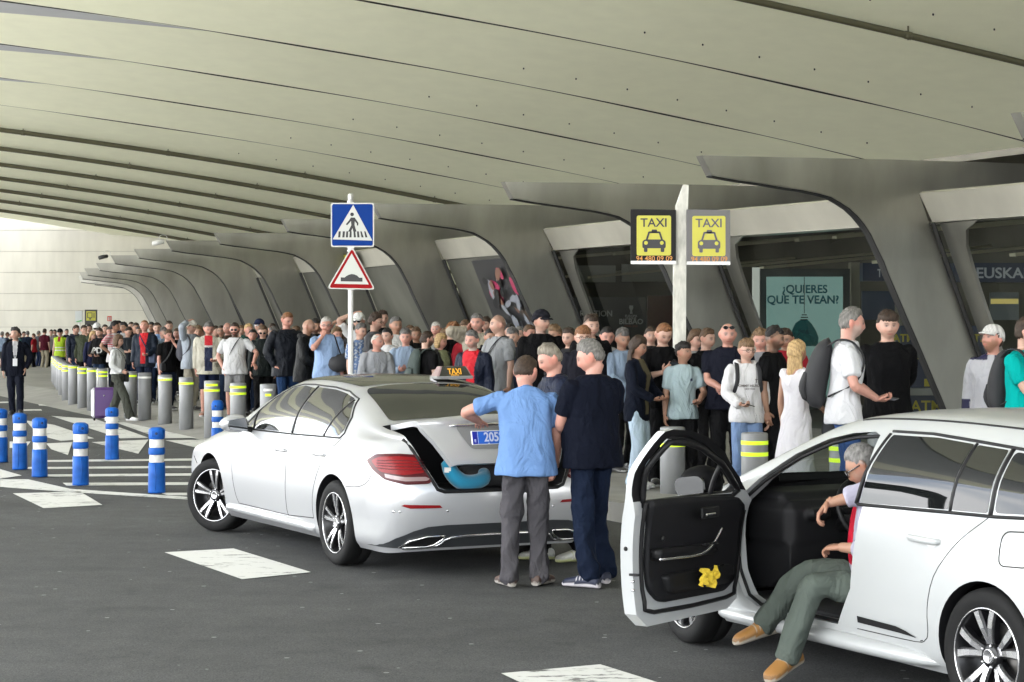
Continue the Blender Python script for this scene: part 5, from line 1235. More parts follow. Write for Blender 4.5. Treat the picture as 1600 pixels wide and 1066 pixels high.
def rotm(yaw=0, pitch=0, roll=0):
    """yaw about z, pitch forward-down about x, roll"""
    return np.array(Matrix.Rotation(yaw, 3, 'Z') @ Matrix.Rotation(-pitch, 3, 'X') @ Matrix.Rotation(roll, 3, 'Y'))
def knee(a, b, c, q=.16):
    p, r_ = b + (a - b) * q, b + (c - b) * q; m = (p + r_ + 2 * b) / 4; return [a, p, m, r_, c]
def folds(V, amp, seed, k=1.):
    r = np.random.RandomState(seed); d = np.zeros(len(V))
    for i in range(7):
        w = r.normal(size=3) * np.array([26, 26, 15]) * k * (.6 + .25 * i); d += (1 - 2 * np.abs(np.sin(V @ w / 2 + r.uniform(0, 6)))) * amp / (1 + .45 * i)
    return d * .5 + amp * .45
def eyeball_dirs():
    nu, nv = 40, 30; V = []
    for j in range(nv + 1):
        ph = math.pi * j / nv
        for i in range(nu):
            a = 2 * math.pi * i / nu; V.append((math.sin(ph) * math.cos(a), math.sin(ph) * math.sin(a), math.cos(ph)))
    F = [(j * nu + i, j * nu + (i + 1) % nu, (j + 1) * nu + (i + 1) % nu, (j + 1) * nu + i)[::-1] for j in range(nv) for i in range(nu)]
    return np.array(V), F
HD, HF = eyeball_dirs()
def head_shape(D, fat=0., fem=0.):
    """directions -> surface points of a head, +y is the face, origin at half head height"""
    x, y, z = D[:, 0], D[:, 1], D[:, 2]
    P = np.stack([x * .0835, y * .098, z * .116], 1)
    lo = sstep(0, 1, -z)
    P[:, 0] *= 1 - (.30 + .06 * fem - .3 * fat) * lo ** 1.3; 
    back = sstep(.1, -.6, y) * sstep(-.05, -.8, z); P[:, 1] += back * .030
    P[:, 1] -= sstep(.2, .9, z) * sstep(0, 1, y) * .012       # forehead slopes back
    P[:, 1] += .006 * np.exp(-((P[:, 2] + .098) / .016) ** 2 - (P[:, 0] / .02) ** 2) * (y > 0)
    fr_ = (y > .2)
    g = lambda cx, cz_, sx, sz: np.exp(-((np.abs(P[:, 0]) - cx) / sx) ** 2 - ((P[:, 2] - cz_) / sz) ** 2) * fr_
    P[:, 1] -= .010 * g(.031, .008, .016, .011); P[:, 1] += .005 * g(.024, .030, .026, .008)
    prof = np.interp(P[:, 2], [-.044, -.036, -.026, -.005, .015, .03], [0, .6, 1, .62, .25, 0])
    P[:, 1] += fr_ * .019 * prof * np.exp(-(P[:, 0] / (.0105 + .006 * (P[:, 2] < -.018))) ** 2)
    P[:, 1] += .006 * g(0, -.056, .022, .006) + .005 * g(0, -.068, .019, .006) - .004 * g(0, -.0615, .024, .003)
    P[:, 1] += .004 * g(.04, -.025, .018, .02); P[:, 0] += np.sign(P[:, 0]) * (.006 + .012 * fat) * np.exp(-((P[:, 2] + .05) / .03) ** 2) * sstep(-.3, .6, y)
    return P
def paint_head(H, col, skin, hairc, st):
    """colour head vertices; H in head coordinates"""
    x, y, z = np.abs(H[:, 0]), H[:, 1], H[:, 2]; sk = np.array(skin); near = (z > -.16) & (z < .14) & (x < .12) & (np.abs(y) < .15)
    fr_ = near & (y > .03)
    def mixin(m, c, a=1.):
        m = np.asarray(m, float)[:, None] * a; col[:] = col * (1 - m) + np.array(c) * m
    mixin(fr_ * np.exp(-((x - .042) / .022) ** 2 - ((z + .028) / .022) ** 2), sk * [1.10, .78, .75], .5)
    mixin(fr_ * np.exp(-(x / .013) ** 2 - ((z + .028) / .010) ** 2), sk * [1.02, .82, .78], .4)
    mixin(fr_ * np.exp(-((x - .008) / .006) ** 2 - ((z + .036) / .004) ** 2), sk * .4, .6)
    mixin(fr_ * np.exp(-(x / .030) ** 4 - ((z + .0615) / .0022) ** 2), sk * .25, .7)
    mixin(near * sstep(.03, .07, x) * sstep(-.03, -.08, z), sk * .75, .4)
    mixin(near * (x > .074) * np.exp(-((z + .005) / .035) ** 2), sk * [1.05, .7, .65], .6)
    b = st.get('beard', 0)
    if b:
        jaw = sstep(-.025, -.045, z) * sstep(-.02, .02, y) * near; mous = np.exp(-((z + .046) / .008) ** 2) * (x < .03) * fr_; side = sstep(.052, .062, x) * sstep(.01, -.03, z) * sstep(-.005, .01, y) * near
        lip = np.exp(-(x / .022) ** 2 - ((z + .062) / .009) ** 2)
        mixin(np.clip(np.maximum(np.maximum(jaw, mous), side) * (1 - .9 * lip), 0, 1), st.get('beardc', hairc), b)
    mixin(fr_ * np.exp(-(x / .024) ** 4 - ((z + .062) / .0075) ** 2), sk * [.85, .42, .42] if not st.get('lips') else (.35, .07, .06), .8)
    mixin(fr_ * np.exp(-((x - .031) / .016) ** 4 - ((z - .008) / .0085) ** 4), sk * [.5, .42, .42], .75)
    mixin(fr_ * np.exp(-((x - .031) / .011) ** 4 - ((z - .007) / .0045) ** 4), (.42, .40, .38), .7)
    mixin(fr_ * np.exp(-((x - .031) / .0075) ** 4 - ((z - .008) / .0065) ** 4), (.02, .015, .012), .95)
    mixin(fr_ * np.exp(-((x - .031) / .018) ** 4 - ((z - .0155) / .003) ** 2), sk * .3, .7)
    mixin(fr_ * np.exp(-((x - .032) / .020) ** 4 - ((z - .029 + .15 * np.abs(x - .03)) / .006) ** 2), np.array(hairc) * .8, .85)
    if st.get('buzz'):
        m = sstep(.0, .02, z - np.interp(y, [-.1, -.02, .03, .07, .1], [-.05, -.01, .035, .065, .078])) * near
        mixin(m, hairc, st['buzz'])
    if st.get('tattoo'):
        m = near & (z < -.10); mixin(m * (.5 + .5 * np.sin(H[:, 0] * 300) * np.sin(H[:, 2] * 260)), (.08, .09, .10), .6)
def hand_mesh(p, d, n, side, curl=.5, sc=1., point=False):
    """p wrist, d finger direction, n palm normal; side +1 right, -1 left"""
    d = unit(d); n = unit(np.asarray(n, float) - d * (np.dot(n, d))); t = np.cross(d, n) * side   # t = thumb side
    mb = MB(); L = .085 * sc
    mb.tube([p - d * .03 * sc, p, p + d * L * .35, p + d * L * .75 + n * .002, p + d * L], [(.019 * sc, .026 * sc), (.018 * sc, .026 * sc), (.016 * sc, .036 * sc), (.0145 * sc, .041 * sc), (.011 * sc, .038 * sc)], 12, sub=2, side=n)
    for k, (off, ln) in enumerate(((.030, .074), (.0105, .082), (-.010, .076), (-.0295, .060))):
        b = p + d * (L * .92 - abs(off) * .12) + t * off * sc; dd = d.copy(); P = [b - d * .012]; cur = b; P.append(cur)
        c_ = curl * (1 + .12 * k) if not (point and k == 0) else .1
        for j, f in enumerate((.45, .32, .25)):
            a = c_ * (.55 if j == 0 else .8); ca, sa = math.cos(a), math.sin(a); nn = np.cross(np.cross(dd, n), dd); nn = unit(n - dd * (n @ dd))
            dd = unit(dd * ca + nn * sa); n2 = n; cur = cur + dd * ln * f * sc; P.append(cur)
            n_ = nn * ca - dd * sa
        r0 = .0088 * sc
        mb.tube(P, [r0, r0, r0 * .97, r0 * .9, r0 * .75], 7, sub=2)
    b = p + d * L * .22 + t * .026 * sc; d1 = unit(d * .62 + t * .70 + n * .35); d2 = unit(d * .85 + t * .25 + n * .45)
    mb.tube([b - d1 * .015 * sc, b + d1 * .018 * sc, b + d1 * .036 * sc, b + d1 * .036 * sc + d2 * .028 * sc], [.013 * sc, .0125 * sc, .0108 * sc, .008 * sc], 8, sub=2)
    return np.vstack(mb.V), mb.F
def ik(S, T, L1, L2, pole):
    v = T - S; D = min(np.linalg.norm(v), (L1 + L2) * .995); u = unit(v); a = (L1 * L1 - L2 * L2 + D * D) / (2 * D); h = math.sqrt(max(L1 * L1 - a * a, 0))
    pl = np.asarray(pole, float); pl = unit(pl - u * (pl @ u)); return S + u * a + pl * h, S + u * D
# named arm poses: wrist target, elbow pole, finger direction, palm normal, curl  (x outward, for either arm)
ARM = dict(
    hang=((.235, .04, .87), (.5, -.8, 0), (0, .12, -1), (-1, 0, 0), .45),
    swingf=((.23, .20, .92), (.3, -1, 0), (0, .5, -1), (-1, 0, 0), .5), swingb=((.25, -.16, .90), (.4, -1, 0), (0, -.2, -1), (-1, 0, 0), .5),
    phone=((.10, .27, 1.13), (.8, -.3, -.8), (-.45, .75, .35), (-.5, -.35, .8), .8),
    phonehi=((.08, .26, 1.22), (.8, -.3, -.8), (-.35, .6, .6), (-.5, -.6, .6), .8),
    phonelow=((.12, .26, 1.03), (.8, -.4, -.6), (-.5, .85, 0), (-.3, 0, 1), .8),
    front=((.02, .25, 1.04), (1, -.3, -.4), (-1, .2, 0), (0, -1, .3), .7),
    call=((.125, .06, 1.53), (1, .2, -.6), (-.1, .1, 1), (-1, .1, 0), .7),
    headhand=((.09, .03, 1.745), (1, .5, .5), (-.9, .1, .35), (0, 0, -1), .3),
    face=((.05, .15, 1.47), (.7, .3, -.9), (-.3, .0, 1), (-.3, -1, 0), .9),
    shade=((.10, .16, 1.70), (1, .5, 0), (-1, 0, .15), (0, -.4, -1), .15),
    pocket=((.205, .05, .93), (1, -.5, 0), (-.15, .2, -1), (-1, 0, 0), .2),
    behind=((.06, -.17, .98), (.9, -.7, 0), (-1, -.1, -.3), (0, -1, 0), .5),
    cross=((-.06, .20, 1.20), (1, .1, -.7), (-1, .1, .15), (0, -1, 0), .6),
    strap=((.13, .15, 1.36), (.7, .1, -1), (-.2, .2, 1), (-.6, -.8, 0), 1.3),
    hold=((.20, .22, 1.02), (.5, -.9, -.3), (-.1, 1, -.1), (-1, 0, .2), 1.3),
    carry=((.25, .06, .88), (.5, -.8, 0), (0, .05, -1), (-1, 0, 0), 1.5),
    reach=((.30, .36, 1.18), (.6, -.3, -.7), (.1, 1, 0), (0, 0, -1), .3),
    hip=((.19, .02, 1.03), (1, -.6, 0), (-.5, .3, -.8), (-.6, 0, -.8), .5))
def spine(V, J):
    """bend the upper body: lean forward / sideways about the hips"""
    V = np.asarray(V, float).copy(); one = V.ndim == 1
    if one: V = V[None]
    lean, side, tw = J.get('lean', 0), J.get('side', 0), J.get('twist', 0)
    if lean or side or tw:
        w = sstep(.90, 1.25, V[:, 2]); a, b, c = lean * w, side * w, tw * w
        x, y, z = V[:, 0].copy(), V[:, 1].copy(), V[:, 2] - .93
        x, y = x * np.cos(c) - y * np.sin(c), x * np.sin(c) + y * np.cos(c)
        y, z = y * np.cos(a) + z * np.sin(a), -y * np.sin(a) + z * np.cos(a)
        x, z = x * np.cos(b) + z * np.sin(b), -x * np.sin(b) + z * np.cos(b)
        V = np.stack([x, y, z + .93], 1)
    return V[0] if one else V
def seg_lerp(P, t0, t1, n=4):
    """sub-path of polyline P between fractions of its length"""
    P = np.array(P); L = np.r_[0, np.cumsum(np.linalg.norm(np.diff(P, axis=0), axis=1))]; L /= L[-1]
    ts = sorted(set(list(np.linspace(t0, t1, n)) + [x for x in L if t0 < x < t1])); return np.array([[np.interp(t, L, P[:, k]) for k in range(3)] for t in ts]), np.array(ts)
def pend(name, mb, m, parent, vox, color, seed=0, post=None, extra=None, sm=4):
    V = np.vstack(mb.V); me = raw_mesh(name, V, mb.F, smooth=True); o = link(name, me, m, parent)
    r = o.modifiers.new('r', 'REMESH'); r.mode = 'VOXEL'; r.voxel_size = vox; r.use_smooth_shade = True
    if sm: s_ = o.modifiers.new('s', 'SMOOTH'); s_.iterations = sm; s_.factor = .5
    PENDING.append((o, m, color, post, extra)); return o
def flush():
    dg = bpy.context.evaluated_depsgraph_get(); dg.update()
    for o, m, color, post, extra in PENDING:
        me = bpy.data.meshes.new_from_object(o.evaluated_get(dg)); n = len(me.vertices); V = np.zeros(n * 3, np.float32); me.vertices.foreach_get('co', V); V = V.reshape(-1, 3).astype(float)
        Nn = np.zeros(n * 3, np.float32); me.vertices.foreach_get('normal', Nn); Nn = Nn.reshape(-1, 3)
        k = len(me.polygons); lt = np.zeros(k, np.int32); me.polygons.foreach_get('loop_total', lt); li = np.zeros(int(lt.sum()), np.int32); me.loops.foreach_get('vertex_index', li)
        C = np.tile(np.array(color, float), (n, 1))
        if post: V, C = post(V, Nn, C)
        if (lt == 4).all(): F = li.reshape(-1, 4)
        else:
            F = []; q = 0
            for t in lt: F.append(tuple(li[q:q + t])); q += t
        if extra:
            F = [tuple(f) for f in F]
            for EV, EF, EC in extra:
                b = len(V); V = np.vstack([V, EV]); C = np.vstack([C, np.tile(EC, (len(EV), 1)) if np.ndim(EC) == 1 else EC]); F += [tuple(i + b for i in f) for f in EF]
        old = o.data; o.modifiers.clear(); nm = raw_mesh(o.name, V, F, smooth=True, colors=C); nm.materials.append(m); o.data = nm
        bpy.data.meshes.remove(old); bpy.data.meshes.remove(me)
    PENDING.clear()

def person(label, px, top, r=None, d=None, yaw=0, look=(0, 0), tp='tee', tc=(.5, .5, .5), bt='jeans', bc=(.03, .05, .10), hair='short', hc='brown', skin='pale', L='hang', Rr='hang',
           fem=0., belly=0., build=1., glasses=None, cap=None, st=None, lean=0., side=0., twist=0., feet=None, z0=None, shoe=(.05, .05, .05), sole=(.5, .5, .5), vox=.0115, paint=None, paintb=None, group='people queuing for taxis',
           hem=None, sit=None, cat='person', roll=0., H=None, loc=None, sleeve=None, collar=None, voxc=None):
    """yaw 0 faces the camera, 90 faces the right of the picture, 180 shows the back"""
    st = dict(st or {})
    g = (px - 800) / FPX
    if d is None and r is not None: d = (9.75 + r) / (.394 + .919 * g) * .965
    build = build * 1.05
    if z0 is None: z0 = KZ + .004
    if loc is None:
        x = g * d; zt = CAMH + (YH - top) * d / FPX; X, Y = x, d
    else: X, Y = loc; zt = z0 + H
    SCL = (zt - z0) / (1.755 - .10 * abs(math.sin(lean)) - (1 - math.cos(lean)) * .8) if H is None else H / 1.755
    yr = R(yaw) + math.pi     # local +y must point to (sin yaw, -cos yaw)
    t = thing('person', label, cat, (X, Y, z0), yr, group)
    # local x of our body is reversed after the half turn: right hand of the person is at local +x
    J = dict(lean=lean, side=side, twist=twist); S = np.array([SCL] * 3); skc = np.array(SK[skin]) if isinstance(skin, str) else np.array(skin); hcol = np.array(HC[hc] if isinstance(hc, str) else hc)
    seed = abs(hash(label)) % 1000 if False else sum(ord(c_) * (i + 1) for i, c_ in enumerate(label)) % 9973
    bw = build * (1 - .10 * fem); shw = .178 * bw
    hip0 = .92
    # ---- legs
    hips = [np.array([s_ * .087, 0, .90]) for s_ in (1, -1)]
    if sit is None:
        fp = feet or [(.10, .02, 0), (-.10, -.02, 0)]
        ank = [np.array([f[0], f[1] - .02, .085 + f[2]]) for f in fp]; fd = [np.array([f[3] if len(f) > 3 else s_ * .15, 1, 0]) for f, s_ in zip(fp, (1, -1))]; kp = [(0, 1, 0)] * 2
    else: ank, fd, kp = [np.array(a) for a in sit['ank']], [np.array(a) for a in sit['fd']], sit['kp']
    legs = []
    for h_, a_, k_ in zip(hips, ank, kp):
        kn, an = ik(h_, a_, .425, .405, k_); legs.append((h_, kn, an))
    # ---- arms
    arms = []
    for s_, nm in ((1, Rr), (-1, L)):
        tgt, pole, fdir, pn, curl = ARM[nm] if isinstance(nm, str) else nm
        m_ = np.array([s_, 1, 1]); Sh = spine(np.array([s_ * (shw - .012), -.008, 1.405]), J)
        ab = not isinstance(nm, str)
        T_ = np.array(tgt, float) * m_; 
        if not ab: T_ = spine(T_, J) if tgt[2] > 1.0 else T_
        el, wr = ik(Sh, T_, .285, .255, np.array(pole) * m_)
        arms.append((Sh, el, wr, np.array(fdir, float) * m_, np.array(pn, float) * m_, curl))
    # ---- head
    nb = spine(np.array([0, -.012, 1.46]), J); up_ = spine(np.array([0, -.012, 1.56]), J) - nb; HM = rotm(R(look[0]), R(look[1]), R(roll)) 
    hc_ = nb + unit(up_) * .075 + np.array([0, .020, .086]) + HM @ np.array([0, .02, .0]) * .4; hs = 1.01 - .03 * fem
    def head_to(P): return (P * hs) @ HM.T + hc_
    hp = head_to(head_shape(HD, .12 * belly, fem))
    mb = MB(); mb.add(hp, HF, 0, True)
    for s_ in (1, -1):   # ears
        e = MB(); e.tube([(s_ * .078, -.004, -.036), (s_ * .089, -.012, -.012), (s_ * .092, -.014, .012), (s_ * .083, -.006, .026)], [(.008, .010), (.009, .016), (.009, .018), (.007, .011)], 8, sub=2, side=(1, 0, 0)); mb.add(head_to(np.vstack(e.V)), e.F, 0, True)
    mb.tube([nb - unit(up_) * .05, nb, nb + unit(up_) * .05, hc_ + HM @ np.array([0, -.02, -.055])], [(.075, .085), (.060 - .008 * fem, .062 - .008 * fem), (.055 - .008 * fem, .058 - .007 * fem), (.055, .062)], 14, sub=3, side=(1, 0, 0))
    bel = belly
    TOR = [(.80, .10, .09, 0), (.88, .158, .115, -.005), (.95, .165 + .01 * fem, .118 + .01 * bel, -.003 + .012 * bel), (1.04, .148 - .018 * fem + .016 * bel, .108 + .045 * bel, .0 + .03 * bel), (1.12, .146 - .02 * fem + .012 * bel, .106 + .045 * bel, .004 + .028 * bel), (1.22, .155 - .008 * fem, .112 + .02 * bel, .006 + .012 * bel + .008 * fem),
           (1.30, .165, .115 + .012 * fem, .004 + .006 * fem), (1.37, .166, .100, -.004), (1.42, .146, .084, -.010), (1.455, .112, .072, -.013), (1.485, .075, .064, -.014)]
    def torso(z_lo, z_hi, ia, flare=0., dropw=1.):
        rows = crom(np.array(TOR), 4); rows = rows[(rows[:, 2 - 2] >= z_lo - 1e-6) & (rows[:, 0] <= z_hi + 1e-6)]; ang = np.linspace(0, 2 * np.pi, 28, endpoint=False); V = []
        cs, sn = np.cos(ang), np.sin(ang); e = 2 / 2.35; ex, ey = np.sign(cs) * np.abs(cs) ** e, np.sign(sn) * np.abs(sn) ** e
        for z, a, b, yo in rows:
            f = flare * max(0, (1.08 - z) / .2); a_ = max(a * bw, (.150 * bw if ia > .01 and z < 1.2 and z > .84 and not fem else 0)) + ia + f; V.append(np.stack([ex * a_, ey * (b + ia + f * .8) * (.5 + .5 * bw) + yo, np.full(28, z)], 1))
        k = len(V); V = np.vstack(V); F = [(j * 28 + i, j * 28 + (i + 1) % 28, (j + 1) * 28 + (i + 1) % 28, (j + 1) * 28 + i) for j in range(k - 1) for i in range(28)]
        F += [tuple(range(27, -1, -1)), tuple((k - 1) * 28 + i for i in range(28))]
        if sit is None or True: V = spine(V, J)
        return V, F
    V, F = torso(.98 if bt != 'dress' else .80, 1.485, -.006); mb.add(V, F, 0, True)
    # skin legs only where they show
    short_legs = bt in ('shorts', 'dress', 'skirt')
    if short_legs and bt != 'dress': mb.tube([(0, 0, 1.0), (0, 0, .90), (0, 0, .84)], [(.11, .15), (.11, .155), (.08, .12)], 14, side=(0, 1, 0))
    for (h_, kn, an), f_ in zip(legs, fd):
        if bt == 'dress': mb.tube([kn - [0, 0, .06], kn * .68 + an * .32, kn * .35 + an * .65, an, an - [0, 0, .03]], [.045, .05, .043, .034, .034], 12, sub=3)
        elif short_legs: mb.tube([h_ + [0, 0, .02], (h_ + kn) / 2, kn, kn * .68 + an * .32, kn * .35 + an * .65, an, an - [0, 0, .03]], [.082, .075, .055, .055, .045, .036, .036], 12, sub=3)
    bf = .9 + .1 * build
    for s_, (Sh, el, wr, fdir, pn, curl) in zip((1, -1), arms):
        mid1, mid2 = (Sh + el) / 2, el * .7 + wr * .3
        mb.tube([Sh - unit(el - Sh) * .0 + np.array([-s_ * .02, 0, 0]), Sh + unit(el - Sh) * .03, mid1, el, mid2, el * .25 + wr * .75, wr], np.array([.040, .047, .046, .039, .041, .030, .0255]) * bf * (1 - .12 * fem), 12, sub=3)
    hands = []
    for s_, (Sh, el, wr, fdir, pn, curl) in zip((1, -1), arms):
        HV, HF2 = hand_mesh(wr - unit(wr - el) * .005, unit(unit(fdir) * .8 + unit(wr - el) * .35), pn, s_, curl, 1 - .08 * fem); hands.append((HV * S, HF2, skc * [1.0, .93, .9]))
    def post_body(V, Nn, C):
        Hh = ((V / S) - hc_) @ HM / hs; paint_head(Hh, C, skc, hcol, st); 
        return V, C
    mb.V = [v * S for v in mb.V]
    pend('body', mb, M_skin, t, vox, skc, post=post_body, extra=hands, sm=2 if vox > .008 else 3)
    vc = voxc or vox * 1.15
    # ---- hair
    def radial(mask_fn, h0, name='hair', m=M_hair, c=None, sink=.012, noise=.004, scale=1.):
        D = HD; P0 = head_shape(D); Ps = P0 * (1 + 0); nrm = D / np.linalg.norm(D, axis=1)[:, None]
        # smooth skull for hair: ignore the face relief
        base = np.stack([D[:, 0] * .0835, D[:, 1] * .098 + sstep(.1, -.6, D[:, 1]) * sstep(-.05, -.8, D[:, 2]) * .02, D[:, 2] * .116], 1)
        mk = mask_fn(D); mw = (D[:, 2] * 0 + 1) if name == 'cap' else mask_fn(D, wide=.42); rs_ = np.random.RandomState(seed); nn = np.zeros(len(D))
        for k in range(5): nn += np.sin(D @ (rs_.normal(size=3) * 13) + rs_.uniform(0, 6)) * noise / 2
        base = base + nrm * ((h0(D) if callable(h0) else h0) * mk * (.15 + .85 * mw) + nn * mk * mw - sink * (1 - mk))[:, None]
        col = np.tile(np.array(c if c is not None else hcol), (len(D), 1)) * (1 + .25 * np.sin(D @ (rs_.normal(size=3) * 22)))[:, None]
        me = raw_mesh(name, head_to(base * scale) * S, HF, smooth=True, colors=np.clip(col, 0, 1)); return link(name, me, m, t)
    def hl(D, front=.60, side_=-.02, back=-.55, w=.10, wide=None):
        w = wide or w; y = D[:, 1]; line = np.interp(y, [-1, -.35, -.08, .10, .30, .55, 1], [back, back * .75, side_ - .15, side_, side_ + .28, front * .93, front]); return sstep(0, w, D[:, 2] - line + .035 * np.sin(D[:, 0] * 25 + seed) + .02 * np.sin(D[:, 0] * 57))
    if hair == 'short': radial(hl, lambda D: .006 + .013 * sstep(.2, .9, D[:, 2]), noise=.0035)
    elif hair == 'crop': radial(hl, lambda D: .006 + .005 * sstep(.2, .9, D[:, 2]), noise=.002)
    elif hair == 'fade': radial(lambda D, wide=None: hl(D, .52, .5, .1, wide=wide), lambda D: .016 + .014 * sstep(.2, .9, D[:, 2]), noise=.006); st['buzz'] = .6
    elif hair == 'fringe': radial(lambda D, wide=None: hl(D, .34, .15, -.4, wide=wide), lambda D: .012 + .014 * sstep(.1, .8, D[:, 2]), noise=.006)
    elif hair == 'curly': radial(hl, lambda D: .018 + .012 * sstep(.2, .9, D[:, 2]), noise=.010)
    elif hair == 'thin': radial(lambda D, wide=None: hl(D, .9, .12, -.5, wide=wide) * (1 - .8 * sstep(.75, .95, D[:, 2])), .007, noise=.002)
    elif hair == 'bob':
        radial(lambda D, wide=None: hl(D, .42, -.85, -1.2, .12, wide=wide), lambda D: .020 + .022 * sstep(.1, -.6, D[:, 2]) + .012 * sstep(.3, .9, D[:, 2]))
    elif hair in ('long', 'tied'):
        radial(lambda D, wide=None: hl(D, .45, -.25, -1.2, .12, wide=wide), lambda D: .018 + .012 * sstep(.3, .9, D[:, 2]))
        hm = MB(); B = lambda x_, y_, z_: head_to(np.array([[x_, y_, z_]]))[0]
        if hair == 'long':
            for k in range(17):
                x_ = -.080 + .010 * k; yb = -.07 + .055 * (abs(x_) / .078) ** 2; e0 = B(x_, yb, .0); e1 = B(x_ * 1.15, yb - .02, -.09); e2 = e1 + np.array([x_ * .1, -.02 + .03 * (abs(x_) / .078), -.13]); e3 = e2 + np.array([.01 * math.sin(k * 2 + seed), .012, -.11 - .02 * math.sin(k * 3)])
                hm.tube([e0, e1, e2, e3], [(.014, .016), (.014, .016), (.011, .013), (.004, .004)], 8, sub=3)
        else: hm.tube([B(0, -.08, .04), B(0, -.115, .02), B(0, -.13, -.05), B(0, -.12, -.16)], [.02, .03, .03, .012], 10, sub=3)
        V = np.vstack(hm.V) * S; me = raw_mesh('hair_lengths', V, hm.F, smooth=True, colors=np.tile(hcol, (len(V), 1))); link('hair_lengths', me, M_hair, t)
    if cap:
        cc, cb = cap if isinstance(cap, tuple) and isinstance(cap[0], tuple) else (cap, cap)
        ca = radial(lambda D: hl(D, .36, .22, .0, .05), lambda D: .020 + .014 * sstep(.2, .9, D[:, 2]), 'cap', M_cloth, cc, noise=.001)
        fl = st.get('backcap'); sg_ = -1 if fl else 1; bm_ = MB(); n = 12; Vt = []
        for k in range(n + 1):
            a = R(-62 + 124 * k / n); x_ = .082 * math.sin(a); y_ = .098 * math.cos(a); yo = .068 * math.cos(a) ** .7 if abs(a) < R(61) else 0
            for th in (0, -.006): Vt += [(x_, sg_ * y_ * .9, .046 + th), (x_ * 1.02, sg_ * (y_ + yo * .6), .044 + th), (x_ * .93, sg_ * (y_ + yo), .030 + th)]
        Fb = []
        for k in range(n):
            o_ = 6 * k; Fb += [(o_, o_ + 1, o_ + 7, o_ + 6), (o_ + 1, o_ + 2, o_ + 8, o_ + 7), (o_ + 3, o_ + 9, o_ + 10, o_ + 4), (o_ + 4, o_ + 10, o_ + 11, o_ + 5), (o_ + 2, o_ + 5, o_ + 11, o_ + 8)]
        Vb = head_to(np.array(Vt)) * S; me = raw_mesh('cap_brim', Vb, Fb, smooth=True, colors=np.tile(cb, (len(Vb), 1))); link('cap_brim', me, M_cloth, ca)
    if glasses:
        gm = MB(); dark = glasses in ('sun', 'up'); up = np.array([0, -.022, .075]) if glasses == 'up' else 0
        thick = 1.9 if glasses == 'thick' else 1.
        for s_ in (1, -1):
            ringp = [np.array([s_ * .033 + .022 * math.cos(a) * (1.1 if abs(math.cos(a)) > .5 else 1), .098 - .12 * abs(s_ * .033 + .022 * math.cos(a)) ** 1.3, .006 + .017 * math.sin(a)]) for a in np.linspace(0, 6.283, 14, endpoint=False)]
            RP = head_to(np.array(ringp) + up); gm.tube(RP, .0022 * thick if not dark else .003, 5, closed=True)
            if dark: gm.add(np.vstack([RP, RP.mean(0)]), [(i, (i + 1) % 14, 14) for i in range(14)] + [((i + 1) % 14, i, 14) for i in range(0)], 0, True)
            TP = head_to(np.array([(s_ * .057, .090, .010), (s_ * .084, .06, .010), (s_ * .089, 0, .008)]) + up); gm.tube(TP, .0022 * thick, 5)
        gm.tube(head_to(np.array([(-.011, .100, .012), (.011, .100, .012)]) + up), .0022, 5)
        V = np.vstack(gm.V) * S; me = raw_mesh('glasses', V, gm.F, smooth=True); link('glasses', me, M_lens, t)
    # ---- top
    hemz = hem if hem is not None else dict(tee=.845, polo=.85, long=.84, hoodie=.85, jacket=.80, coat=.78, vest=.86, tank=.85, dress=.84, blazer=.79, shirt=.83)[tp]
    ia = dict(tee=.016, polo=.017, long=.018, hoodie=.026, jacket=.026, coat=.032, vest=.028, tank=.009, dress=.010, blazer=.022, shirt=.017)[tp]
    lo_sleeve = sleeve if sleeve is not None else dict(tee=.42, polo=.40, long=.97, hoodie=.98, jacket=.97, coat=.97, vest=.97, tank=0, dress=0, blazer=.97, shirt=.97)[tp]
    TOR2 = TOR
    if hemz < .86: TOR = [(hemz - .02, .172, .116 + .01 * bel, -.003), (.86, .174, .118 + .01 * bel, -.003), (.90, .172, .118, -.003)] + [(q[0], max(q[1], .158) if q[0] < .97 else q[1], q[2], q[3]) for q in TOR if q[0] > .90]
    zt_ = 1.488 if tp not in ('tank', 'dress') else 1.40
    mt = MB(); V, F = torso(hemz - .02, zt_, ia, .012 if tp in ('tee', 'long', 'jacket', 'coat', 'polo', 'shirt') else 0); mt.add(V, F, 0, True)
    if tp == 'dress':
        for s_ in (1, -1): mt.tube(spine(np.array([(s_ * .07, .09, 1.36), (s_ * .085, .03, 1.46), (s_ * .08, -.06, 1.42), (s_ * .075, -.10, 1.34)]), J), .022, 8, sub=3)
        hz = .30; P = [(0, 0, .92), (0, -.01, .75), (0, -.02, .55), (0, -.01, hz)]; mt.tube(P, [(.125, .175), (.145, .20), (.17, .225), (.20, .26)], 24, sub=4, side=(0, 1, 0))
    for s_, (Sh, el, wr, fdir, pn, curl) in zip((1, -1), arms):
        mt.tube([Sh - unit(el - Sh) * .025 - np.array([s_ * .02, 0, 0]), Sh + unit(el - Sh) * .035], .052 + ia * .75, 14, sub=1)
        if lo_sleeve > 0:
            path = [Sh + np.array([-s_ * .035, 0, .0]), Sh + unit(el - Sh) * .02] + knee(Sh, el, wr, .14)[1:]; P, ts = seg_lerp(path, 0, lo_sleeve, 9)
            base_r = np.interp(ts, [0, .1, .35, .52, .62, .85, 1], [.050, .058, .054, .046, .046, .036, .032]) * bf * (1 - .10 * fem)
            ex = {'tee': .018, 'polo': .018}.get(tp, ia * .75 + .003); rr_ = base_r + ex * np.interp(ts, [0, .2, 1], [.75, .95, 1.])
            mt.tube(P, rr_, 14, sub=3)
            if tp == 'vest': pass
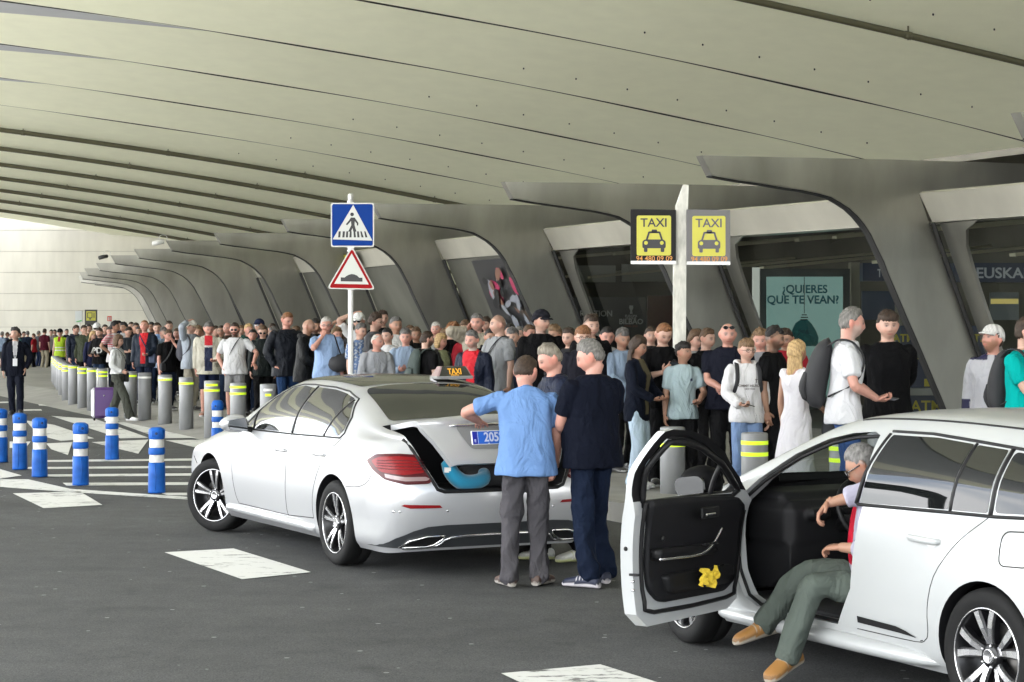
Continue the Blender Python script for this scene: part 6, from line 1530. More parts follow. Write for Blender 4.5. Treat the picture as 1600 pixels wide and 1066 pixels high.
    if tp == 'hoodie' or st.get('hood'):
        mt.tube(spine(np.array([(-.095, .03, 1.475), (-.10, -.06, 1.49), (0, -.115, 1.47), (.10, -.06, 1.49), (.095, .03, 1.475)]), J), [(.025, .02), (.032, .035), (.04, .05), (.032, .035), (.025, .02)], 12, sub=4)
    if tp in ('polo', 'shirt', 'blazer', 'jacket', 'coat', 'vest') or collar:
        cr = [(.062 * math.cos(a) * 1.08, .060 * math.sin(a) - .012, 1.478 + (.012 if math.sin(a) < .2 else -.012)) for a in np.linspace(R(100), R(440), 14)]
        mt.tube(spine(np.array(cr), J), (.012 if tp == 'polo' else .016), 8)
    mt.V = [v * S for v in mt.V]; tcol = np.array(tc) * (.74 if max(tc) > .2 else .42)
    def unspine(P): return P
    def post_top(V, Nn, C):
        P = V / S
        C *= (1 + .05 * np.sin(P @ np.array([9, 7, 5.])))[:, None]
        if paint: paint(P, C, Nn); mxc = C.max(1, keepdims=True); C[:] = np.where(mxc > .45, C * .74, C)
        amp = (.0075 if vox > .0085 else .010) if tp not in ('tank', 'dress') else .006
        V = V + Nn * (folds(P, amp, seed, .8) * SCL)[:, None]; return V, C
    pend({'tee': 'tshirt', 'long': 'jumper', 'polo': 'polo_shirt', 'vest': 'padded_vest', 'tank': 'top'}.get(tp, tp), mt, M_cloth2 if tp in ('jacket', 'vest') else M_cloth, t, vc, tcol, post=post_top, sm=3)
    # ---- bottoms
    if bt != 'dress':
        mbt = MB(); rows = [(.82, .110, .10), (.90, .158, .112), (.95, .150 + .010 * bel, .108 + .01 * bel), (.99, .136 + .010 * bel, .098 + .015 * bel)]
        ang = np.linspace(0, 2 * np.pi, 24, endpoint=False); V = np.vstack([np.stack([np.cos(ang) * (a * bw + .008), np.sin(ang) * (b + .008) + .01 * bel, np.full(24, z)], 1) for z, a, b in rows]); k = len(rows)
        F = [(j * 24 + i, j * 24 + (i + 1) % 24, (j + 1) * 24 + (i + 1) % 24, (j + 1) * 24 + i) for j in range(k - 1) for i in range(24)] + [tuple(range(23, -1, -1)), tuple((k - 1) * 24 + i for i in range(24))]
        if sit is not None: V = V - [0, 0, .0]
        mbt.add(V, F, 0, True)
        wide = {'wide': .022, 'cargo': .02, 'jogger': .014, 'suit': .006}.get(bt, .007)
        for (h_, kn, an) in legs:
            if bt == 'shorts': P, ts = seg_lerp([h_ + [0, 0, .03], kn], 0, .93, 5); mbt.tube(P, np.interp(ts, [0, .3, 1], [.090, .096, .083]), 14, sub=2)
            elif bt == 'skirt': P, ts = seg_lerp([h_ + [0, 0, .03], kn], 0, .7, 4); mbt.tube(P, np.interp(ts, [0, 1], [.10, .12]), 14, sub=2)
            else:
                end = an + unit(an - kn) * .035; P, ts = seg_lerp(knee(h_ + [0, 0, .03], kn, end), 0, 1., 9)
                if bt in ('slim', 'black'): rr_ = np.interp(ts, [0, .25, .5, .7, 1], [.086, .078, .060, .060, .046])
                else: rr_ = np.interp(ts, [0, .25, .5, .7, 1], [.080, .082, .068, .066, .060]) + wide * np.interp(ts, [0, .5, 1], [.2, .8, 1])
                mbt.tube(P, rr_ * (.85 + .15 * build), 16, sub=2)
        mbt.V = [v * S for v in mbt.V]; bcol = np.array(bc) * (.8 if max(bc) > .2 else .55)
        def post_bot(V, Nn, C):
            P = V / S; C *= (1 + .08 * np.sin(P @ np.array([11, 5, 8.])))[:, None]
            if paintb: paintb(P, C, Nn)
            am = (.0100 if vox > .0085 else .0135) * (1 + .9 * sstep(.45, .15, P[:, 2])); V = V + Nn * (folds(P, 1., seed + 5, 1.1) * am * SCL)[:, None]; return V, C
        pend('shorts' if bt == 'shorts' else 'trousers', mbt, M_cloth, t, vc * 1.05, bcol, post=post_bot, sm=3)
    # ---- shoes
    for (h_, kn, an), f_ in zip(legs, fd):
        f = unit(f_); pit = f[2]; u_ = unit(np.cross(np.cross(f, [0, 0, 1.]), f)); w_ = np.cross(f, u_); n = 14; ang = np.linspace(0, 2 * np.pi, n, endpoint=False)
        prof = [(-.082, .018, .045, .006), (-.074, .034, .075, .0), (-.04, .041, .10, 0), (.0, .042, .108, 0), (.05, .045, .095, 0), (.10, .051, .078, 0), (.15, .053, .066, 0), (.185, .046, .056, .0), (.208, .026, .040, .004), (.214, .012, .026, .010)]
        rows = crom(np.array(prof), 8 if vox < .0085 else 3); n = 26 if vox < .0085 else 14; ang = np.linspace(0, 2 * np.pi, n, endpoint=False); V = []
        for x_, hw, ht, zb in rows:
            c_ = np.cos(ang); s2 = np.sin(ang); e = .75; V.append(np.array([an + f * x_ + w_ * (hw * np.sign(a) * abs(a) ** e) + u_ * (-.085 + zb + (ht - zb) * (.5 + .5 * np.sign(b) * abs(b) ** e)) for a, b in zip(c_, s2)]))
        k = len(V); V = np.vstack(V); F = [(j * n + i, j * n + (i + 1) % n, (j + 1) * n + (i + 1) % n, (j + 1) * n + i) for j in range(k - 1) for i in range(n)] + [tuple(range(n - 1, -1, -1)), tuple((k - 1) * n + i for i in range(n))]
        hgt = (V - an) @ u_ + .085; C = np.where((hgt < .026)[:, None], np.array(sole)[None], np.array(shoe)[None] * (1 - .35 * (np.abs(hgt - .035) < .008))[:, None])
        al = (V - an) @ f; up2 = hgt > .055
        if max(sole) > .2: C = np.where((up2 & (np.abs(al - .03) < .004) | up2 & (np.abs(al - .055) < .004) | up2 & (np.abs(al - .08) < .004))[:, None], np.array(sole)[None] * .9, C)
        me = raw_mesh('shoe', V * S, F, smooth=True, colors=C); link('shoe', me, M_shoe, t)
    t['_'] = 0; del t['_']
    INFO[label] = dict(obj=t, S=SCL, arms=arms, head=(hc_, HM), legs=legs, J=J, X=X, Y=Y, z0=z0, yr=yr)
    return INFO[label]
INFO = {}
def print_on(info, s, size, x, z, m, sx=1., back=False, name='lettering'):
    """writing laid onto the front of the finished garment"""
    t = info['obj']; g = [o for o in t.children if o.name.split('.')[0] in ('hoodie', 'tshirt', 'jumper', 'jacket', 'polo_shirt', 'cap')]
    g = [o for o in g if not o.name.startswith('cap')][0]; bm = bmesh.new(); bm.from_mesh(g.data); bv = BVHTree.FromBMesh(bm); S = info['S']
    o = text(s, size, m, g, face_T((0, 0, 0), (0, 1, 0)), name, .0008, sx=sx); me = o.data
    for v in me.vertices:
        y0 = v.co.y; p, n, i_, d_ = bv.ray_cast(Vector((x * S + v.co.x, .6, z * S + v.co.z)), Vector((0, -1, 0)))
        if p is not None: v.co = Vector((p.x, p.y + .004 + y0, p.z))
        else: v.co = Vector((x * S + v.co.x, .15, z * S + v.co.z))
    me.update(); bm.free(); return o
def to_world(info, p):
    p = np.array(p, float) * info['S']; c_, s_ = math.cos(info['yr']), math.sin(info['yr']); return np.array([info['X'] + p[0] * c_ - p[1] * s_, info['Y'] + p[0] * s_ + p[1] * c_, info['z0'] + p[2]])
def held(info, name, label, cat, build, group=None):
    """a thing carried by a person: own top-level object, at the same frame as its bearer"""
    t = thing(name, label, cat, (info['X'], info['Y'], info['z0']), info['yr'], group); build(t, info['S'], info); return t
def phone(info, label, s_=1, col=None, tilt=None):
    Sh, el, wr, fdir, pn, curl = info['arms'][0 if s_ > 0 else 1]
    def b(t, S, I):
        d = unit(unit(fdir) * .8 + unit(wr - el) * .35); n = unit(pn - d * (pn @ d)); p = wr + d * .085 + n * .022; x = np.cross(d, n)
        T = np.eye(4); T[:3, 0] = x; T[:3, 1] = d; T[:3, 2] = n; T[:3, 3] = p; mb = MB(); mb.box((-.037, -.05, -.004), (.037, .10, .004), 0, T, .004); mb.V = [v * S for v in mb.V]
        mb.build('phone_shell', col or M_phone, t)
    return held(info, 'phone', label, 'phone', b, 'phones in hands')
def strap_path(info, pts, r=(.004, .017), name='strap', m=None, t=None, S=1):
    pass
def backpack(info, label, col, size=1., front=True, m=None):
    J = info['J']
    def b(t, S, I):
        m_ = mat('bag_' + ''.join('%02d' % int(c_ * 99) for c_ in col), col, .75, bump=(90, .002)); mb = MB()
        P = spine(np.array([(0, -.20, .98), (0, -.235, 1.08), (0, -.225, 1.24), (0, -.19, 1.40), (0, -.17, 1.47)]), J)
        mb.tube(P, np.array([(.07, .13), (.10, .155), (.10, .155), (.075, .135), (.035, .09)]) * size, 18, sub=4, side=(0, 1, 0))
        P2 = spine(np.array([(0, -.30, 1.02), (0, -.325, 1.10), (0, -.31, 1.20)]), J); mb.tube(P2, np.array([(.03, .10), (.04, .12), (.03, .10)]) * size, 12, sub=3, side=(0, 1, 0))
        mb.V = [v * S for v in mb.V]; mb.build('bag', m_, t)
        for s_ in (1, -1):
            q = MB(); P = spine(np.array([(s_ * .09, -.17, 1.42), (s_ * .105, -.08, 1.485), (s_ * .115, .03, 1.475), (s_ * .125, .115, 1.38), (s_ * .13, .125, 1.27), (s_ * .155, .06, 1.14), (s_ * .15, -.12, 1.04)]), J)
            q.tube(P, [(.008, .024)] * 7, 8, sub=4, side=(0, 0, 1)); q.V = [v * S for v in q.V]; q.build('strap', m_, t)
    return held(info, 'backpack', label, 'backpack', b)
def crossbag(info, label, col, s_=1, bag=(.10, .07, .035), drop=.98, fr=1):
    J = info['J']
    def b(t, S, I):
        m_ = mat('bag_' + ''.join('%02d' % int(c_ * 99) for c_ in col), col, .6, bump=(90, .002)); q = MB()
        P = spine(np.array([(s_ * .10, -.07, 1.47), (s_ * .09, .03, 1.478), (s_ * .03, .135, 1.36), (-s_ * .05, .15, 1.22), (-s_ * .135, .12, 1.08), (-s_ * .19, .03, drop + .06)]), J)
        q.tube(P, [(.005, .018)] * 6, 8, sub=4, side=(0, 1, 0)); q.V = [v * S for v in q.V]; q.build('strap', m_, t)
        q = MB(); c_ = P[-1]; q.box((c_[0] - bag[2] - .02, c_[1] - bag[0], c_[2] - bag[1] * 2), (c_[0] + bag[2], c_[1] + bag[0], c_[2] + .01), 0, None, .02); q.V = [v * S for v in q.V]; q.build('bag', m_, t)
    return held(info, 'shoulder_bag', label, 'bag', b)
def open_front(inner, hw=.05, inner2=None, zlo=.85):
    def f(P, C, Nn):
        m = (P[:, 1] > .03) & (np.abs(P[:, 0]) < hw * (1 + .8 * sstep(1.1, 1.45, P[:, 2]))) & (P[:, 2] > zlo) & (P[:, 2] < 1.5); C[m] = inner
        if inner2 is not None: C[m & (P[:, 2] < 1.22)] = inner2
    return f
BLK = (.012, .012, .013); NVY = (.015, .02, .045); WHT = (.66, .66, .66); GRY = (.26, .27, .28); DJ = (.02, .035, .075); BJ = (.10, .17, .32); LJ = (.36, .46, .58)
P = person
# ------------------------------------------------ right hand group
P('woman with long dark hair in navy blazer and pale blue jeans looking down', 995, 524, d=20.8, yaw=62, look=(5, 14), tp='blazer', tc=(.012, .016, .03), bt='wide', bc=(.42, .52, .62), hair='long', hc='dbrown', skin='tan', fem=1, L='phonelow', Rr='phonelow', paint=open_front((.10, .085, .05), .04), st=dict(lips=1), shoe=WHT)
i = P('man in black T-shirt behind the sign post reading the phone in his hands', 1036, 502, d=21.2, yaw=15, look=(5, 30), tc=BLK, bc=BLK, hair='crop', hc='red', L='phonehi', Rr='phonehi'); phone(i, 'phone held by the man just left of the white sign post')
i = P('boy with black hair in pale blue T-shirt looking to the right', 1067, 534, d=20.9, yaw=10, look=(38, -4), tc=(.42, .53, .56), bt='jogger', bc=BLK, hair='fringe', hc='black', skin='tan', L='phonelow', Rr='hang', build=.9, paint=lambda p, C, n: C.__setitem__((np.abs(p[:, 0] + .075) < .012) & (np.abs(p[:, 2] - 1.30) < .02) & (p[:, 1] > 0), (.02, .03, .08)))
phone(i, 'black phone in the left hand of the boy in pale blue', -1)
P('woman in grey top half hidden behind the white sign post', 1086, 514, d=23.2, yaw=35, look=(0, 10), tp='long', tc=(.30, .30, .30), hair='tied', hc='brown', fem=1, bt='slim', bc=BLK)
i = P('bald broad man in navy polo with sunglasses pushed up on his head', 1137, 503, d=20.8, yaw=-8, look=(10, 6), tp='polo', tc=(.018, .02, .035), bc=BLK, hair=None, hc='grey', skin='pink', glasses='up', build=1.16, belly=.8, L='front', Rr='front')
i = P('boy with round glasses in a white hoodie with rucksack straps holding a phone', 1166, 529, d=19.75, yaw=6, look=(16, 4), tp='hoodie', tc=(.70, .69, .70), bt='wide', bc=(.17, .25, .42), hair='fringe', hc='lbrown', glasses='clear', L='hang', Rr='phonelow', build=.92, vox=.009)
phone(i, 'phone in the right hand of the boy in the white hoodie'); HOODIE = i
backpack(i, 'black rucksack worn by the boy in the white hoodie', (.014, .014, .016), .75)
P('man with dark fade haircut and stubble in black sports polo turned to the right', 1208, 510, d=19.9, yaw=58, look=(12, 8), tp='polo', tc=BLK, bc=BLK, hair='fade', hc='black', skin='olive', st=dict(beard=.6), build=1.06, L='hang', Rr='hang')
i = P('blonde woman in a long white sleeveless dress turned away from us', 1244, 531, d=18.3, yaw=128, look=(-5, 0), tp='dress', tc=(.72, .70, .73), bt='dress', hair='long', hc='blonde', skin='tan', fem=1, L='hang', Rr='hold')
def darkbag(t, S, I):
    wr = I['arms'][0][2]; m_ = mat('dark_bag_cloth', (.02, .022, .026), .8, bump=(60, .003)); q = MB()
    q.tube([wr + [.02, .05, .02], wr + [.03, .07, -.10], wr + [.03, .08, -.22], wr + [.02, .07, -.32]], [(.03, .05), (.07, .12), (.08, .15), (.03, .10)], 14, sub=3, side=(1, 0, 0)); q.V = [v * S for v in q.V]; q.build('bag', m_, t)
held(i, 'handbag', 'dark crumpled shoulder bag hanging from the blonde woman in the white dress', 'bag', darkbag)
i = P('tall grey-haired man in white T-shirt with a large black rucksack, in profile', 1318, 481, d=16.8, yaw=80, look=(8, 6), tc=(.68, .68, .70), bt='jeans', bc=(.05, .10, .26), hair='short', hc='grey', skin='pink', st=dict(beard=.6, beardc=(.30, .27, .24)), Rr='phonelow', L='phonelow', vox=.009, lean=.08, build=1.02)
phone(i, 'phone held out by the tall man with the black rucksack'); backpack(i, 'large black rucksack on the back of the tall grey-haired man', (.012, .0125, .014), .95)
P('young man with cropped brown fringe in a black sweatshirt with hands behind his back', 1387, 485, d=17.9, yaw=-2, look=(4, 5), tp='long', tc=(.009, .009, .010), bt='jogger', bc=(.42, .42, .44), hair='fringe', hc='dbrown', L='behind', Rr='behind', vox=.009, build=1.02)
def spurs(p, C, n):
    C[(p[:, 2] > 1.44)] = (.02, .02, .05); m = (np.abs(p[:, 0]) > .10) & (p[:, 2] < 1.08) & (p[:, 2] > .9); C[m & (np.abs(p[:, 0]) > .2)] = (.02, .02, .05)
    C[(np.abs(p[:, 0] + .07) < .010) & (np.abs(p[:, 2] - 1.27) < .035) & (p[:, 1] > 0)] = (.02, .02, .06); C[(np.abs(p[:, 0]) < .03) & (p[:, 2] > 1.36) & (p[:, 1] > .02)] = (.45, .45, .47)
P('smiling bearded man in white and black cap and white jacket with navy collar', 1552, 509, d=17.8, yaw=-28, look=(-30, -14), tp='jacket', tc=(.62, .62, .66), bc=NVY, hair='short', hc='dbrown', cap=((.45, .44, .42), (.5, .49, .47)), skin='pink', st=dict(beard=.7, beardc=(.16, .08, .04)), paint=spurs, vox=.009, hem=.90, L='hang', Rr='hang')
i = P('man in turquoise T-shirt with arms crossed, cut by the right edge', 1603, 494, d=16.2, yaw=40, look=(30, 0), tc=(.0, .36, .33), bc=BLK, hair='short', hc='dbrown', L='cross', Rr='cross', build=1.08); backpack(i, 'black rucksack on the man in turquoise', (.016, .016, .018), .95)
# ------------------------------------------------ at the taxi
P('man in light blue polo shirt and grey trousers leaning on the boot, seen from behind', 822, 561, d=14.45, z0=0, yaw=182, look=(-32, 22), tp='polo', tc=(.145, .26, .50), bt='jeans', bc=(.105, .10, .11), hair='crop', hc='dbrown', skin='pink', L=((.33, .40, 1.20), (.9, .2, -.3), (.3, 1, 0), (0, 0, -1), .3), Rr=((.235, .22, .87), (.5, -1, .1), (-.2, .5, -1), (-1, 0, 0), .6),
  lean=.27, belly=.9, build=1.12, feet=[(.10, .03, 0, .55), (-.13, -.02, 0, -.35)], vox=.007, shoe=(.075, .045, .035), sole=(.35, .33, .30), group='people standing at the taxi boot', H=None)
P('grey-haired man in black polo and dark blue jeans standing in profile behind the taxi', 926, 528, d=14.5, z0=0, yaw=-142, look=(45, 22), tp='polo', tc=(.008, .011, .024), bt='jeans', bc=(.012, .02, .045), hair='short', hc='grey', skin='pink', L='front', Rr='phonehi', belly=.7, build=1.16, feet=[(.12, .05, 0, .3), (-.13, -.10, 0, -.4)], vox=.007, shoe=(.015, .02, .045), sole=(.55, .52, .55), group='people standing at the taxi boot')
P('silver-haired man in navy padded waistcoat bending over the taxi boot', 876, 537, d=16.0, z0=0, yaw=-72, look=(0, 26), tp='vest', tc=(.02, .03, .07), bt='jeans', bc=BLK, hair='short', hc=(.17, .15, .12), skin='pink', L='phonelow', Rr='phonelow', lean=.12, feet=[(.10, .12, 0, .3), (-.10, -.10, 0, -.2)], vox=.008, shoe=(.5, .5, .46), sole=(.4, .42, .2), group='people standing at the taxi boot', belly=.4,
  paint=lambda p, C, n: C.__setitem__((np.sin(p[:, 2] * 105) > .55) & (np.abs(p[:, 0]) < .2), (.008, .010, .022)))
# ------------------------------------------------ centre, behind the taxi
i = P('boy with thick black glasses just behind the two grey-haired men', 911, 509, d=21.5, yaw=-5, look=(12, 4), tp='long', tc=(.02, .02, .03), hair='fringe', hc='red', glasses='clear')
P('young man with dark quiff in black top beside the black banner', 923, 491, d=23.2, yaw=25, look=(-5, 6), tp='hoodie', tc=BLK, hair='fade', hc='dbrown')
i = P('tattooed man in black cap and black T-shirt looking to the right', 845, 485, r=.7, yaw=6, look=(42, 0), tc=(.010, .010, .011), hair=None, hc='dbrown', cap=((.012, .012, .016), (.012, .012, .016)), st=dict(tattoo=1, buzz=.5), build=1.14, L='phonelow', Rr='hang', bc=BLK, vox=.009); phone(i, 'phone in the left hand of the tattooed man', -1)
i = P('shaven-headed man in grey T-shirt in profile to the left holding a phone', 780, 490, r=.4, yaw=-52, look=(-18, 2), tc=(.27, .28, .29), hair=None, hc='dbrown', st=dict(buzz=.45), L='hang', Rr='phone', vox=.009); phone(i, 'black phone held by the shaven-headed man in grey'); crossbag(i, 'thin dark bag strap across the shaven-headed man in grey', BLK, -1)
P('laughing grey-haired man with beard in red T-shirt under a navy jacket', 742, 517, r=-.1, yaw=-25, look=(-5, 12), tp='jacket', tc=(.015, .022, .05), hair='short', hc='dgrey', skin='pink', st=dict(beard=.8, beardc=(.25, .22, .19)), paint=open_front((.42, .012, .02), .06), lean=.12, roll=-6, vox=.009)
P('man in beige jacket making a phone call', 746, 489, r=1.3, yaw=-10, look=(-4, 4), tp='jacket', tc=(.38, .34, .27), hair='short', hc='dgrey', skin='pink', L='hang', Rr='call', st=dict(beard=.4, beardc=(.2, .18, .16)))
P('smiling blonde woman in olive and black looking right', 688, 521, r=1.0, yaw=48, look=(10, 5), tp='jacket', tc=(.03, .03, .032), hair='bob', hc='blonde', fem=1, skin='pink', paint=open_front((.20, .21, .12), .05))
P('young man with auburn curls looking down to the right', 706, 503, r=1.8, yaw=55, look=(5, 22), tc=BLK, hair='curly', hc='red')
P('pink-faced man with white hair at the back of the queue', 682, 503, r=3.0, yaw=-12, look=(0, 2), tp='shirt', tc=(.34, .34, .30), hair='short', hc='white', skin='pink')
i = P('dark-haired man in black T-shirt with rucksack straps, seen from behind', 666, 517, r=.3, yaw=128, look=(-18, 5), tc=(.014, .014, .015), hair='short', hc='dbrown', st=dict(beard=.85), vox=.009); backpack(i, 'flat dark green rucksack on the man in black T-shirt', (.03, .045, .04), .8)
P('grey-haired man in white T-shirt under an open black jacket', 618, 494, r=1.0, yaw=12, look=(16, 5), tp='jacket', tc=(.018, .018, .02), hair='short', hc='dgrey', skin='tan', paint=open_front((.55, .54, .53), .075), vox=.009)
P('bald older man in grey sweatshirt leaning forward on the barrier', 585, 525, r=-.2, yaw=15, look=(38, 8), tp='long', tc=(.30, .31, .33), hair='thin', hc='white', skin='pink', lean=.35, L='front', Rr='front', belly=.5, vox=.009)
P('man with brown quiff and glasses in a grey top facing right', 586, 489, r=.9, yaw=68, look=(6, 8), tc=(.16, .16, .17), hair='curly', hc='dbrown', glasses='clear', st=dict(beard=.3))
rsf = np.random.RandomState(2)
P('man in blue and white floral shirt partly behind the white post', 563, 504, r=.7, yaw=42, look=(5, 12), tp='tee', tc=(.13, .20, .36), hair='short', hc='dgrey', paint=lambda p, C, n: C.__setitem__((np.sin(p[:, 0] * 75 + 2 * np.sin(p[:, 2] * 60)) * np.sin(p[:, 2] * 62 + 2 * np.sin(p[:, 1] * 50)) > .12), (.50, .54, .60)))
P('man in white baseball cap and sunglasses behind the crossing sign post', 561, 489, r=1.9, yaw=-15, look=(0, 6), tc=WHT, hair=None, hc='brown', cap=((.6, .6, .58), (.6, .6, .58)), glasses='sun', Rr='headhand')
P('dark-haired man showing only the top of his head beyond the brown quiff', 597, 484, r=2.2, yaw=20, look=(0, 8), tc=BLK, hair='short', hc='dbrown')
i = P('white-haired man with glasses in light blue polo rubbing his face', 510, 495, r=.3, yaw=4, look=(0, 4), tp='polo', tc=(.30, .42, .64), hair='short', hc='white', skin='pink', glasses='clear', Rr='face', L='hang', belly=.5, vox=.009)
def holdall(t, S, I):
    c_ = np.array([-.22, .12, 1.10]); q = MB(); m_ = mat('holdall_black', (.016, .016, .018), .75, bump=(60, .004)); q.tube([c_ + [-.13, .02, .10], c_ + [-.06, .03, .0], c_ + [.06, .04, -.05], c_ + [.16, .02, -.02]], [(.06, .05), (.12, .09), (.13, .10), (.08, .06)], 14, sub=3); q.V = [v * S for v in q.V]; q.build('bag', m_, t)
    q = MB(); q.tube(np.array([(-.10, -.07, 1.46), (-.12, .03, 1.475), (-.17, .12, 1.32), (-.22, .14, 1.18)]) * S, [(.006, .02)] * 4, 8, sub=3, side=(0, 1, 0)); q.build('strap', m_, t)
held(i, 'holdall', 'black holdall slung in front of the man in light blue polo', 'bag', holdall)
P('man in dark clothes hidden behind the black hoodie man', 492, 497, r=1.2, yaw=30, look=(0, 15), tp='jacket', tc=BLK, hair='short', hc='black', skin='tan', st=dict(beard=.7))
P('bald bearded man in black hooded top in profile to the right', 476, 498, r=.1, yaw=76, look=(8, 18), tp='jacket', tc=(.011, .012, .013), hair=None, hc='red', st=dict(beard=.7, hood=1, buzz=.3), bt='jogger', bc=(.07, .07, .075), lean=.08, vox=.009, Rr='phonelow')
P('tall red-haired man in dark navy jacket and jeans looking down', 448, 486, r=.2, yaw=28, look=(14, 22), tp='jacket', tc=(.014, .018, .028), bt='jeans', bc=(.02, .05, .13), hair='crop', hc='red', skin='pink', L='phonelow', Rr='pocket', vox=.009, build=1.08)
P('man in dark glasses with head bowed left of the tall navy jacket man', 411, 507, r=.9, yaw=10, look=(-8, 22), tp='jacket', tc=(.02, .03, .03), hair='short', hc='brown', glasses='sun', bc=BLK)
P('man in navy cap and mirrored sunglasses at the back of the queue', 406, 499, r=2.4, yaw=-30, look=(-5, -4), tc=(.02, .02, .04), hair=None, cap=((.015, .02, .045), (.015, .02, .045)), glasses='sun', hc='brown')
P('fair-haired woman resting her chin on her hand', 388, 505, r=1.3, yaw=30, look=(10, 3), tp='hoodie', tc=(.03, .10, .08), hair='short', hc='blonde', fem=1, skin='pink', L='face')
i = P('bearded man in sunglasses, white T-shirt and grey shorts with a hand in his pocket', 367, 504, r=.2, yaw=-4, look=(2, 4), tc=(.62, .62, .63), bt='shorts', bc=(.22, .22, .225), hair='short', hc='dbrown', glasses='sun', skin='pink', st=dict(beard=.9), Rr='pocket', L=((.38, .20, 1.02), (.5, -.6, .4), (.8, .6, -.5), (0, 0, -1), .4), belly=.5, build=1.12, vox=.009, shoe=BLK); crossbag(i, 'small black bag on a cross strap over the white T-shirt', BLK, -1, (.03, .055, .012), 1.12)
P('bald pink man behind the bearded man in sunglasses', 356, 503, r=1.3, yaw=-15, look=(0, 4), tc=(.10, .07, .05), hair=None, hc='grey', skin='pink', st=dict(buzz=.2))
P('man with round glasses and brown jacket behind the cream jacket', 346, 508, r=1.6, yaw=-6, look=(0, 2), tp='jacket', tc=(.20, .12, .06), hair='crop', hc='dbrown', glasses='clear', skin='tan')
def redshirt(p, C, n):
    m = (p[:, 1] > .03) & (np.abs(p[:, 0]) < .075) & (p[:, 2] > .84) & (p[:, 2] < 1.5); C[m] = (.02, .025, .055); C[m & (p[:, 2] > 1.30)] = (.42, .02, .03); C[m & (np.abs(p[:, 2] - 1.29) < .018)] = (.6, .6, .6)
i = P('man in open cream jacket over red, white and navy shirt with navy shorts', 326, 502, r=.1, yaw=8, look=(14, 24), tp='jacket', tc=(.60, .57, .47), bt='shorts', bc=(.015, .022, .055), hair='short', hc='dgrey', skin='pink', L='phonelow', Rr='hang', belly=.9, build=1.12, paint=redshirt, vox=.009, shoe=(.30, .16, .12)); phone(i, 'dark phone in the hand of the man in the cream jacket', -1)
P('man glimpsed between the cap man and the cream jacket', 313, 513, r=2.0, yaw=-10, tc=GRY, hair='short', hc='grey')
i = P('man in white and tan cap with one hand on his head, in pale grey-blue shirt', 298, 501, r=.5, yaw=50, look=(12, 5), tp='shirt', tc=(.40, .44, .50), bt='jeans', bc=(.34, .31, .25), hair='short', hc='brown', cap=((.5, .48, .44), (.33, .27, .18)), Rr='headhand', L='hang', vox=.009, sleeve=.9); backpack(i, 'grey rucksack on the man with his hand on his cap', (.07, .07, .085), .9)
i = P('man in black T-shirt facing right with a small black bag at his back', 262, 515, r=.1, yaw=42, look=(6, 8), tc=(.012, .012, .013), hair='short', hc='brown', skin='pink', Rr='hang', L='face', bt='jeans', bc=(.02, .03, .06), vox=.009); crossbag(i, 'small black waist bag hanging at the hip of the man in black', BLK, -1, (.10, .08, .05), .95)
P('dark-haired man behind the light blue T-shirt', 264, 501, r=2.0, yaw=15, look=(5, 6), tc=(.10, .10, .11), hair='short', hc='dbrown')
P('man in light blue T-shirt with his head tilted', 246, 503, r=.8, yaw=20, look=(-15, 10), tc=(.22, .36, .62), hair='crop', hc='dbrown', roll=8, build=1.1, bc=DJ)
i = P('man in navy jacket over a red shirt looking up', 226, 500, r=.3, yaw=-4, look=(0, -12), tp='jacket', tc=(.018, .03, .055), hair='crop', hc='red', skin='pink', paint=open_front((.42, .015, .02), .05), L='phonelow', Rr='hang', bc=(.02, .03, .06), vox=.009); crossbag(i, 'navy holdall in front of the man in the red shirt', (.02, .035, .08), 1, (.15, .10, .06), 1.0)
P('man in charcoal T-shirt bending his head over his phone', 200, 510, r=.8, yaw=35, look=(10, 22), tc=(.06, .07, .085), hair='short', hc='dbrown', L='phone', Rr='phone', belly=.5, build=1.1, bc=DJ)
P('man in black hooded top behind the charcoal T-shirt', 212, 504, r=1.8, yaw=30, look=(0, 5), tp='hoodie', tc=BLK, hair='short', hc='dbrown', skin='tan')
P('dark-haired man in white top talking behind the striped shirt', 194, 504, r=1.9, yaw=-25, look=(0, 4), tc=(.4, .4, .4), hair='curly', hc='black', skin='tan')
def stripes(p, C, n):
    m = (np.abs(p[:, 0]) > .10) & (np.sin(p[:, 2] * 150) > .2) & (p[:, 2] > 1.15); C[m] = (.40, .03, .05)
P('dark-haired man in white shirt with red striped sleeves, hand on hip', 179, 502, r=.5, yaw=60, look=(20, 2), tc=(.55, .52, .52), hair='curly', hc='black', skin='tan', paint=stripes, Rr='hip', L='hang', bc=BLK, vox=.0105)
P('man in black sweatshirt with big white letters on the front', 156, 512, r=.5, yaw=-20, look=(-12, 12), tp='long', tc=BLK, hair='short', hc='dbrown', st=dict(beard=.4), L='phonelow', Rr='phonelow')
P('blonde woman in navy top with a white piping stripe', 145, 517, r=.4, yaw=28, look=(25, 12), tp='long', tc=(.03, .035, .09), hair='long', hc='blonde', fem=1, paint=lambda p, C, n: C.__setitem__(np.abs(p[:, 0] + .12 - .35 * (1.3 - p[:, 2])) < .012, (.5, .5, .55)))
P('man in white cap facing away behind the blonde woman', 151, 505, r=1.8, yaw=150, tc=BLK, hair='short', hc='black', cap=((.6, .6, .6), (.6, .6, .6)))
P('dark-haired man behind the white letter sweatshirt', 164, 507, r=1.6, yaw=20, tc=(.05, .05, .06), hair='short', hc='dbrown')
P('man in olive jacket with his hand near his chin', 131, 508, r=.8, yaw=24, look=(8, 4), tp='jacket', tc=(.10, .12, .075), hair='short', hc='dbrown', L='face', bc=BLK)
